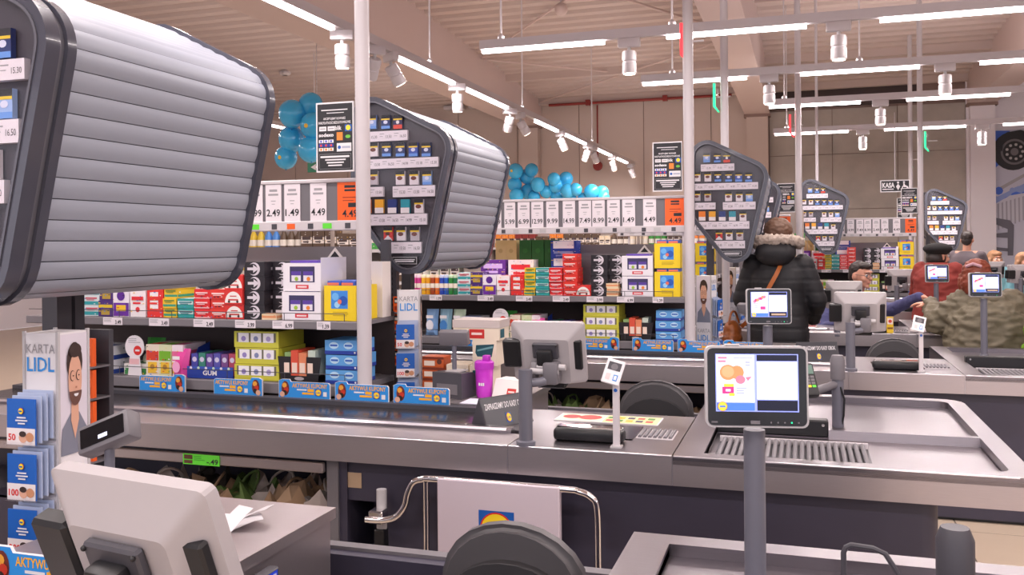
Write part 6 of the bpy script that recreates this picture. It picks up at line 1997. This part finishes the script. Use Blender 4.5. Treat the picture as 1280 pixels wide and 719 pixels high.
def head_parts(c, yaw, tilt=0.0):
    """c: head centre; faces -y turned by yaw"""
    R = Matrix.Rotation(yaw, 4, 'Z') @ Matrix.Rotation(tilt, 4, 'X')
    T = lambda p: tuple(Vector(c) + R @ Vector(p))
    P = [('e', T((0, 0.012, 0.02)), (0.076, 0.095, 0.098), R), ('e', T((0, -0.032, -0.05)), (0.055, 0.058, 0.062), R), ('e', T((0, -0.05, -0.02)), (0.058, 0.045, 0.06), R),
         ('c', T((0, -0.094, 0.012)), T((0, -0.112, -0.018)), 0.009, 0.014), ('e', T((0, -0.085, -0.055)), (0.026, 0.014, 0.012), R), ('e', T((0, -0.078, -0.095)), (0.024, 0.02, 0.016), R),
         ('e', T((0, -0.082, 0.04)), (0.055, 0.02, 0.012), R)]
    for s in (-1, 1):
        P.append(('e', T((s * 0.078, 0.012, -0.005)), (0.011, 0.024, 0.033), R))
        P.append(('e', T((s * 0.042, -0.068, -0.025)), (0.024, 0.022, 0.022), R))
    return P, T, R
def face_details(body, T, R, hair_m, glasses=False):
    for s in (-1, 1):
        MB().ball(T((s * 0.032, -0.083, 0.01)), 0.0125, ink('EDE8E6'), 10, 8).build('eye', body)
        MB().ball(T((s * 0.032, -0.0925, 0.01)), 0.0055, ink('3A2A22'), 8, 6).build('iris', body)
        MB().tube([T((s * 0.05, -0.088, 0.034)), T((s * 0.033, -0.1, 0.04)), T((s * 0.016, -0.1, 0.035))], 0.004, hair_m, 6).build('eyebrow', body)
    MB().tube([T((-0.024, -0.092, -0.057)), T((-0.01, -0.099, -0.055)), T((0, -0.1, -0.0565)), T((0.01, -0.099, -0.055)), T((0.024, -0.092, -0.057))], 0.0048, ink('B06A5E'), 6).build('mouth', body)
    if glasses:
        mb = MB()
        for s in (-1, 1):
            pts = [T((s * 0.034 + 0.026 * math.cos(a), -0.108 + 0.004 * abs(math.cos(a)), 0.006 + 0.018 * math.sin(a))) for a in [2 * PI * k / 16 for k in range(17)]]
            mb.tube(pts, 0.0022, 'dark_grey', 6)
            mb.tube([T((s * 0.06, -0.104, 0.01)), T((s * 0.078, -0.06, 0.012)), T((s * 0.082, 0.012, 0.01))], 0.002, 'dark_grey', 6)
        mb.tube([T((-0.009, -0.11, 0.01)), T((0.009, -0.11, 0.01))], 0.0022, 'dark_grey', 6)
        mb.build('glasses', body)
def person(label, loc, rz, k=1.0, head=None, yaw=0.0, tilt=0.0, arms=None, sit=False, lean=0.0, hair=None, coat=None, legs='dark_trousers', coat_mat=None, face=True, glasses=False, hand_curl=0.6):
    """joints for a 1.70 m figure scaled by k; arms: ((elbow, wrist, hand dir, normal), ...) left (+x) then right"""
    J = lambda x, y, z: Vector((x * k, (y - lean * max(0, z - 0.95)) * k, z * k))
    dz = -0.40 if sit else 0.0
    P = []
    pel = J(0, 0.02, 0.96 + dz)
    P += [('e', pel, (0.165 * k, 0.115 * k, 0.13 * k)), ('e', J(0, 0, 1.12 + dz), (0.145 * k, 0.1 * k, 0.17 * k)), ('e', J(0, 0, 1.29 + dz), (0.17 * k, 0.115 * k, 0.16 * k)),
          ('c', J(-0.15, 0, 1.385 + dz), J(0.15, 0, 1.385 + dz), 0.06 * k, 0.06 * k), ('c', J(0, 0.01, 1.38 + dz), J(0, 0.0, 1.53 + dz), 0.058 * k, 0.052 * k)]
    hc = J(0, -0.015, 1.60 + dz) if head is None else Vector(head)
    if head is not None:
        P.append(('c', J(0, 0.01, 1.42 + dz), hc + Vector((0, 0.01, -0.06)), 0.055 * k, 0.05 * k))
    hp, T, R = head_parts(hc, yaw, tilt)
    P += hp
    A = []
    for s, a in zip((1, -1), arms):
        sh = J(s * 0.185, 0, 1.375 + dz)
        el, wr = Vector(a[0]), Vector(a[1])
        P += [('c', sh, el, 0.05 * k, 0.042 * k), ('c', el, wr, 0.042 * k, 0.028 * k)]
        P += hand_parts(wr, a[2], a[3], -s, hand_curl)
        A.append((sh, el, wr))
    for s in (-1, 1):
        hip = J(s * 0.085, 0.02, 0.93 + dz)
        if sit:
            kn, an = J(s * 0.12, -0.42, 0.55), J(s * 0.12, -0.40, 0.1)
        else:
            kn, an = J(s * 0.095, -0.01, 0.5), J(s * 0.1, 0.03, 0.09)
        P += [('c', hip, kn, 0.085 * k, 0.06 * k), ('c', kn, an, 0.06 * k, 0.04 * k), ('c', an + Vector((0, 0.02, -0.045 * k)), an + Vector((0, -0.15 * k, -0.055 * k)), 0.038 * k, 0.032 * k)]
    body = blob(P, 0.008, 'skin', 'person', None, 3)
    body.location = loc
    body.rotation_euler.z = rz
    props(body, label, 'person')
    # trousers and shoes
    Q, S = [], []
    for s in (-1, 1):
        hip = J(s * 0.085, 0.02, 0.93 + dz)
        if sit: kn, an = J(s * 0.12, -0.42, 0.55), J(s * 0.12, -0.40, 0.1)
        else: kn, an = J(s * 0.095, -0.01, 0.5), J(s * 0.1, 0.03, 0.09)
        Q += [('c', hip, kn, 0.098 * k, 0.073 * k), ('c', kn, an, 0.073 * k, 0.058 * k)]
        S += [('c', an + Vector((0, 0.02, -0.042 * k)), an + Vector((0, -0.15 * k, -0.052 * k)), 0.046 * k, 0.04 * k)]
    Q.append(('e', pel, (0.178 * k, 0.128 * k, 0.13 * k)))
    blob(Q, 0.014, legs, 'trousers', body, 3)
    blob(S, 0.012, 'shoe', 'shoes', body, 3)
    if coat:
        coat(body, J, dz, A, k)
    if hair:
        hair(body, T, R)
    if face:
        face_details(body, T, R, ink('2E2220'), glasses)
    return body, T, A
mat('dark_trousers', (0.02, 0.02, 0.026), 0.8)
mat('shoe', (0.015, 0.013, 0.013), 0.5)
mat('black_puffer', (0.009, 0.009, 0.012), 0.6)
mat('fur', hexc('A89A90'), 0.95, noise=0.35, nscale=60, bump=0.4)
mat('brown_hair', hexc('5E4232'), 0.55, noise=0.3, nscale=40, stretch=(3, 3, 0.6))
mat('dark_hair', hexc('2E2422'), 0.5, noise=0.2, nscale=40, stretch=(3, 3, 0.6))
mat('auburn_hair', hexc('7E3A26'), 0.5, noise=0.3, nscale=40, stretch=(3, 3, 0.6))
mat('navy_sweater', hexc('4A4C78'), 0.85, noise=0.12, nscale=80, bump=0.1)
mat('red_coat', hexc('84302A'), 0.8, noise=0.08, nscale=60)
mat('beige_coat', hexc('6C6452'), 0.65, noise=0.12, nscale=12)
mat('grey_jacket', hexc('5A5056'), 0.8)
mat('leather', hexc('8E4E22'), 0.4, noise=0.2, nscale=14)

# --- woman in black jacket, back to the camera
def jacket_black(body, J, dz, A, k):
    L = [(J(0, 0, z).z, rx, ry, J(0, 0, z).x, J(0, 0, z).y) for z, rx, ry in ((0.72, 0.235, 0.19), (0.85, 0.235, 0.185), (1.0, 0.215, 0.17), (1.12, 0.205, 0.16), (1.25, 0.22, 0.165), (1.33, 0.2, 0.15), (1.41, 0.16, 0.12), (1.46, 0.1, 0.1))]
    Q = [('l', L)]
    for (sh, el, wr) in A:
        Q += [('c', sh, el, 0.09, 0.082), ('c', el, wr, 0.082, 0.056)]
    blob(Q, 0.014, 'black_puffer', 'jacket', body, 5, ripple=(0.006, 0.095))
    # hood lying on the back, with fur edge
    blob([('e', J(0, 0.13, 1.47), (0.16, 0.10, 0.11)), ('e', J(-0.07, 0.1, 1.50), (0.08, 0.09, 0.1)), ('e', J(0.07, 0.1, 1.50), (0.08, 0.09, 0.1))], 0.014, 'black_puffer', 'hood', body, 4)
    pts = [J(0.165 * math.cos(a), 0.05 + 0.13 * math.sin(a), 1.545 + 0.025 * math.sin(a)) for a in [math.radians(-20 + 220 * q / 14) for q in range(15)]]
    blob([('c', pts[q], pts[q + 1], 0.042, 0.042) for q in range(14)], 0.012, 'fur', 'fur_trim', body, 2, noise=(0.02, 60))
def hair_brown(body, T, R):
    blob([('e', T((0, 0.02, 0.035)), (0.115, 0.125, 0.115), R), ('e', T((0, 0.06, -0.04)), (0.1, 0.08, 0.11), R), ('c', T((-0.07, 0.05, -0.08)), T((-0.075, 0.0, -0.14)), 0.045, 0.035), ('c', T((0.07, 0.05, -0.08)), T((0.075, 0.0, -0.14)), 0.045, 0.035)], 0.01, 'brown_hair', 'hair', body, 3, noise=(0.008, 35))
q = atY(973, 400, 7.5)
wb, T, A = person('woman in a black quilted jacket with fur hood, seen from behind', (q.x, 7.5, 0), math.radians(172), 1.02,
                  arms=(((0.29, -0.02, 1.12), (0.22, -0.2, 0.98), (-0.4, -1, -0.1), (0, 0, 1)), ((-0.29, -0.02, 1.12), (-0.24, -0.18, 0.96), (0.3, -1, -0.2), (0, 0, 1))),
                  hair=hair_brown, coat=jacket_black)
# strap and bag
bg = thing('shoulder_bag', 'brown leather shoulder bag with a long tan strap on the black jacket', 'bag', (q.x, 7.5, 0), math.radians(172))
strap = [Vector((-0.06, -0.06, 1.46)), Vector((-0.05, 0.06, 1.455)), Vector((-0.03, 0.185, 1.36)), Vector((0.04, 0.215, 1.22)), Vector((0.12, 0.205, 1.08)), Vector((0.2, 0.17, 0.97)), Vector((0.285, 0.06, 0.9))]
mb = MB()
sp = smooth_path(strap, 4)
vs = []
for a in sp:
    vs += [tuple(a + Vector((-0.013, 0, -0.009))), tuple(a + Vector((0.013, 0, 0.009))), tuple(a + Vector((0.013, 0.006, 0.009))), tuple(a + Vector((-0.013, 0.006, -0.009)))]
fs = []
for j in range(len(sp) - 1):
    for c in range(4):
        fs.append((4 * j + c, 4 * j + (c + 1) % 4, 4 * j + 4 + (c + 1) % 4, 4 * j + 4 + c))
mb.add(vs, fs, mat('tan_strap', hexc('A85A1E'), 0.5)).build('strap', bg, 40)
blob([('e', (0.37, 0.0, 0.86), (0.07, 0.11, 0.09)), ('e', (0.37, 0.0, 0.80), (0.08, 0.13, 0.07))], 0.012, 'leather', 'bag_body', bg, 3, noise=(0.008, 14))
MB().tube(smooth_path([(0.33, -0.08, 0.92), (0.35, -0.05, 1.0), (0.36, 0.0, 1.02), (0.37, 0.05, 1.0), (0.38, 0.08, 0.92)], 4), 0.009, 'leather', 8).build('handle', bg)

# --- cashier at the third lane, turned to the right, handing something over
def hair_short(body, T, R):
    blob([('e', T((0, 0.035, 0.045)), (0.083, 0.09, 0.088), R), ('e', T((0, -0.03, 0.09)), (0.066, 0.06, 0.038), R), ('e', T((0, 0.075, -0.01)), (0.07, 0.045, 0.07), R)], 0.008, 'dark_hair', 'hair', body, 3, noise=(0.005, 40))
def sweater(body, J, dz, A, k):
    L = [(J(0, 0, z + dz).z, rx, ry, J(0, 0, z + dz).x, J(0, 0, z + dz).y) for z, rx, ry in ((0.88, 0.2, 0.155), (1.0, 0.195, 0.15), (1.12, 0.185, 0.145), (1.26, 0.205, 0.15), (1.35, 0.195, 0.125), (1.42, 0.12, 0.095), (1.455, 0.075, 0.075))]
    Q = [('l', L)]
    for (sh, el, wr) in A:
        Q += [('c', sh, el, 0.072, 0.062), ('c', el, wr, 0.06, 0.04)]
    blob(Q, 0.012, 'navy_sweater', 'sweater', body, 4, noise=(0.006, 14))
    c = [J(0.07 * math.cos(a), -0.0 + 0.07 * math.sin(a), 1.455 + dz) for a in [2 * PI * q / 12 for q in range(13)]]
    MB().tube(c, 0.014, ink('8FA0C8'), 8, False).build('collar', body)
hq = atY(1076, 345, 8.85)
org = Vector((hq.x - 0.06, 8.95, 0))
hp = atY(1149, 371, 8.15)
wr = hp - org
hd = hq - org
cs, T, A = person('cashier in a navy sweater and glasses, reaching out a hand', tuple(org), 0.0, 1.0, head=(hd.x, hd.y, hd.z), yaw=math.radians(48), tilt=math.radians(6), sit=True,
                  arms=(((0.30, -0.28, hd.z - 0.30), tuple(wr), (0.85, -0.35, -0.22), (0.1, 0.2, 1)), ((-0.28, -0.15, 0.78), (-0.1, -0.4, 0.86), (0.3, -1, 0), (0, 0, 1))),
                  hair=hair_short, coat=sweater, glasses=True)
# --- shopper in beige coat, back to the camera, arm stretched to the cashier
def coat_beige(body, J, dz, A, k):
    L = [(J(0, 0, z).z, rx, ry, J(0, 0, z).x, J(0, 0, z).y) for z, rx, ry in ((0.6, 0.31, 0.24), (0.8, 0.32, 0.24), (0.95, 0.31, 0.23), (1.08, 0.3, 0.215), (1.2, 0.285, 0.21), (1.3, 0.24, 0.19), (1.38, 0.17, 0.15), (1.46, 0.09, 0.1))]
    Q = [('l', L)]
    for (sh, el, wr) in A:
        Q += [('c', sh, el, 0.1, 0.095), ('c', el, wr, 0.1, 0.062)]
    blob(Q, 0.014, 'beige_coat', 'coat', body, 4, noise=(0.024, 13))
    c = [J(0.11 * math.cos(a), 0.02 + 0.1 * math.sin(a), 1.40) for a in [2 * PI * q / 12 for q in range(13)]]
    blob([('c', c[q], c[q + 1], 0.045, 0.045) for q in range(12)], 0.014, 'beige_coat', 'collar', body, 3)
def hair_auburn(body, T, R):
    blob([('e', T((0, 0.03, 0.03)), (0.1, 0.115, 0.1), R), ('e', T((0, 0.08, -0.05)), (0.1, 0.07, 0.11), R), ('e', T((0.085, 0.02, -0.06)), (0.045, 0.07, 0.1), R), ('e', T((-0.085, 0.02, -0.06)), (0.045, 0.07, 0.1), R)], 0.01, 'auburn_hair', 'hair', body, 3, noise=(0.009, 30))
    MB().tube([T((-0.05, 0.12, 0.07)), T((0, 0.145, 0.09)), T((0.05, 0.12, 0.07))], 0.012, ink('B8909A'), 8).build('hair_clip', body)
bq = atY(1235, 400, 7.5)
bo = Vector((bq.x, 7.5, 0))
hh = atY(1221, 345, 7.5) - bo
wh = atY(1163, 381, 7.82) - bo
# figure faces +y (away): local frame rotated by pi
RZ = PI
def loc_of(v): return (-v[0], -v[1], v[2])
person('shopper in a baggy beige coat with auburn hair, seen from behind', tuple(bo), RZ, 0.82, head=loc_of(hh), yaw=math.radians(-20),
       arms=(((0.33, -0.1, 0.96), loc_of(wh), (0.8, -0.35, 0.05), (0, 0.1, 1)), ((-0.40, -0.1, 0.88), (-0.38, -0.34, 0.84), (-0.2, -1, 0), (0, 0, 1))),
       hair=hair_auburn, coat=coat_beige)
# --- shopper in red coat with a black beret
def coat_red(body, J, dz, A, k):
    L = [(J(0, 0, z).z, rx, ry, J(0, 0, z).x, J(0, 0, z).y) for z, rx, ry in ((0.55, 0.26, 0.2), (0.8, 0.25, 0.19), (1.0, 0.235, 0.175), (1.15, 0.23, 0.17), (1.28, 0.235, 0.17), (1.36, 0.2, 0.14), (1.43, 0.1, 0.1))]
    Q = [('l', L)]
    for (sh, el, wr) in A:
        Q += [('c', sh, el, 0.085, 0.075), ('c', el, wr, 0.075, 0.05)]
    blob(Q, 0.014, 'red_coat', 'coat', body, 4, noise=(0.01, 10))
    c = [J(0.09 * math.cos(a), 0.01 + 0.08 * math.sin(a), 1.42) for a in [2 * PI * q / 12 for q in range(13)]]
    blob([('c', c[q], c[q + 1], 0.035, 0.035) for q in range(12)], 0.012, 'red_coat', 'collar', body, 3)
def beret(body, T, R):
    blob([('e', T((0, 0.03, -0.01)), (0.09, 0.1, 0.08), R)], 0.01, 'dark_hair', 'hair', body, 2)
    blob([('e', T((0, 0.01, 0.085)), (0.14, 0.14, 0.06), R), ('e', T((0, 0.01, 0.05)), (0.1, 0.115, 0.04), R)], 0.01, mat('beret_black', (0.012, 0.011, 0.012), 0.9), 'beret', body, 3)
rq = atY(1172, 390, 9.95)
rh = atY(1172, 322, 9.95)
person('shopper in a red coat and black beret', (rq.x, 9.95, 0), math.radians(145), 0.94, head=(0, -0.02, rh.z), yaw=math.radians(-25),
       arms=(((0.28, -0.1, 1.02), (0.2, -0.34, 0.95), (-0.2, -1, 0), (0, 0, 1)), ((-0.28, -0.1, 1.02), (-0.22, -0.34, 0.95), (0.2, -1, 0), (0, 0, 1))),
       hair=beret, coat=coat_red)
# --- man in dark grey jacket far back
def coat_grey(body, J, dz, A, k):
    L = [(J(0, 0, z).z, rx, ry, 0, J(0, 0, z).y) for z, rx, ry in ((0.75, 0.22, 0.17), (0.95, 0.215, 0.16), (1.1, 0.21, 0.155), (1.28, 0.23, 0.16), (1.36, 0.2, 0.135), (1.44, 0.09, 0.09))]
    Q = [('l', L)]
    for (sh, el, wr) in A:
        Q += [('c', sh, el, 0.078, 0.07), ('c', el, wr, 0.07, 0.046)]
    blob(Q, 0.016, 'grey_jacket', 'jacket', body, 4)
ARMS = (((0.27, -0.03, 1.1), (0.22, -0.2, 0.92), (0, -1, -0.4), (0, 0, 1)), ((-0.27, -0.03, 1.1), (-0.22, -0.2, 0.92), (0, -1, -0.4), (0, 0, 1)))
mq = atY(1209, 400, 14.3)
person('man in a dark grey jacket before the far dispenser', (mq.x, 14.3, 0), math.radians(150), 1.0, yaw=0.2, arms=ARMS, hair=hair_short, coat=coat_grey)
# --- two heads further right
def hair_fair(body, T, R):
    blob([('e', T((0, 0.03, 0.045)), (0.096, 0.11, 0.1), R), ('e', T((0, -0.04, 0.085)), (0.078, 0.065, 0.045), R), ('e', T((0, 0.06, -0.04)), (0.098, 0.075, 0.11), R), ('c', T((-0.085, 0.0, 0.0)), T((-0.09, 0.0, -0.1)), 0.03, 0.03), ('c', T((0.085, 0.0, 0.0)), T((0.09, 0.0, -0.1)), 0.03, 0.03)], 0.01, mat('fair_hair', hexc('A87E5E'), 0.6, noise=0.2, nscale=40), 'hair', body, 3)
def coat_teal(body, J, dz, A, k):
    L = [(J(0, 0, z).z, rx, ry, 0, J(0, 0, z).y) for z, rx, ry in ((0.75, 0.22, 0.17), (0.95, 0.21, 0.16), (1.1, 0.2, 0.15), (1.28, 0.22, 0.155), (1.36, 0.19, 0.13), (1.44, 0.085, 0.085))]
    Q = [('l', L)]
    for (sh, el, wr) in A:
        Q += [('c', sh, el, 0.075, 0.065), ('c', el, wr, 0.065, 0.045)]
    blob(Q, 0.016, mat('teal_top', hexc('7FB8C4'), 0.8), 'top', body, 4)
for k, (px, py, Y, lab) in enumerate(((1243, 325, 15.2, 'person with fair hair and a pale teal top beyond the beige coat'), (1279, 328, 14.4, 'person with fair hair at the right edge behind a monitor'))):
    a = atY(px, py, Y)
    person(lab, (a.x, Y, 0), math.radians(15), (a.z + 0.0) / 1.6, yaw=0.1, arms=tuple((tuple(Vector(p) * (a.z / 1.6) for p in ar[:2]) + ar[2:]) for ar in ARMS), hair=hair_fair, coat=coat_teal)

# ------------------------------------------------------------ purchases on the third counter
o3 = lp(3, -0.1, 0.2)
mat('orange_net', hexc('E8763A'), 0.5, bump=0.2, nscale=80)
t = thing('orange_fruit', 'round orange fruit on the counter left of the beige sleeve', 'fruit', (atY(1165, 400, 8.15).x, 8.15, TOP + 0.005))
MB().lathe([(0.004, 0.0), (0.03, 0.003), (0.05, 0.02), (0.058, 0.05), (0.05, 0.08), (0.03, 0.097), (0.006, 0.1)], 'orange_net', n=18).build('flesh', t, 80)
MB().lathe([(0.006, 0.098), (0.004, 0.106)], ink('5A6A2E'), n=8).build('stalk', t)
a = atY(1178, 412, 8.0)
t = thing('brown_handbag', 'dark brown handbag lying on the counter by the beige coat', 'bag', (a.x, 8.0, TOP))
blob([('e', (0, 0, 0.045), (0.11, 0.07, 0.05)), ('e', (0.04, 0, 0.06), (0.08, 0.06, 0.045))], 0.01, mat('dark_leather', hexc('3A2216'), 0.4, noise=0.2, nscale=20), 'bag_body', t, 3, noise=(0.006, 20))
MB().tube(smooth_path([(-0.07, 0, 0.07), (-0.05, -0.02, 0.12), (0.0, -0.03, 0.13), (0.05, -0.02, 0.12), (0.07, 0, 0.08)], 4), 0.007, 'dark_leather', 8).build('handle', t)
a = atY(1152, 408, 8.1)
mb = MB().rbox(-0.09, 0.09, -0.05, 0.05, 0, 0.03, ink('EDE6E8'), 0.01)
props(mb.build('plastic_tray', None, 30, (a.x, 8.1, TOP)), 'white plastic tray under the orange fruit', 'tray')

# meat trays and small packs on the third belt
def meat():
    mb = MB().rbox(-0.07, 0.07, -0.05, 0.05, 0, 0.035, ink('F0DADA'), 0.01)
    mb.rbox(-0.06, 0.06, -0.042, 0.042, 0.028, 0.042, ink('E88A8A'), 0.006)
    return mb
a = atY(1010, 409, 8.3)
for k in range(3):
    product('meat_tray|m', meat, (a.x, 8.3, 0.812 + 0.043 * k), 'pink meat tray on the third belt, ' + ('lowest', 'middle', 'topmost')[k] + ' of the pile', 'meat tray', 'meat trays', 0.1 * k)
def smallpack():
    mb = MB().box(-0.025, 0.025, -0.015, 0.015, 0, 0.13, ink('E9C22A'))
    f = Fr(mb, (-0.025, -0.015, 0), lift=0.001)
    f.rect(0.004, 0.07, 0.046, 0.12, ink('F2E2D8')); f.disc(0.025, 0.095, 0.014, ink('D8432E'), 2, n=10); f.rect(0.004, 0.03, 0.046, 0.045, ink('8A5A1E'))
    return mb
a = atY(1112, 408, 8.0)
product('yellow_pack|y', smallpack, (a.x, 8.0, TOP), 'small yellow pack standing right of the two pale monitors', 'pack', 'packs on the third counter')
a = atY(1277, 395, 7.05)
t = thing('green_bag', 'lime green shopping bag at the right edge beside the beige coat', 'bag', (a.x + 0.13, 7.15, 0))
blob([('e', (0, 0, 0.95), (0.1, 0.06, 0.14)), ('e', (0, 0, 0.75), (0.12, 0.08, 0.2))], 0.014, mat('lime_bag', hexc('6E9A2A'), 0.6), 'bag_body', t, 3, noise=(0.015, 16))
MB().tube(smooth_path([(-0.05, 0, 1.05), (-0.04, 0, 1.15), (0.0, 0, 1.18), (0.04, 0, 1.15), (0.05, 0, 1.05)], 4), 0.008, 'lime_bag', 8).build('handle', t)
finish_blobs()
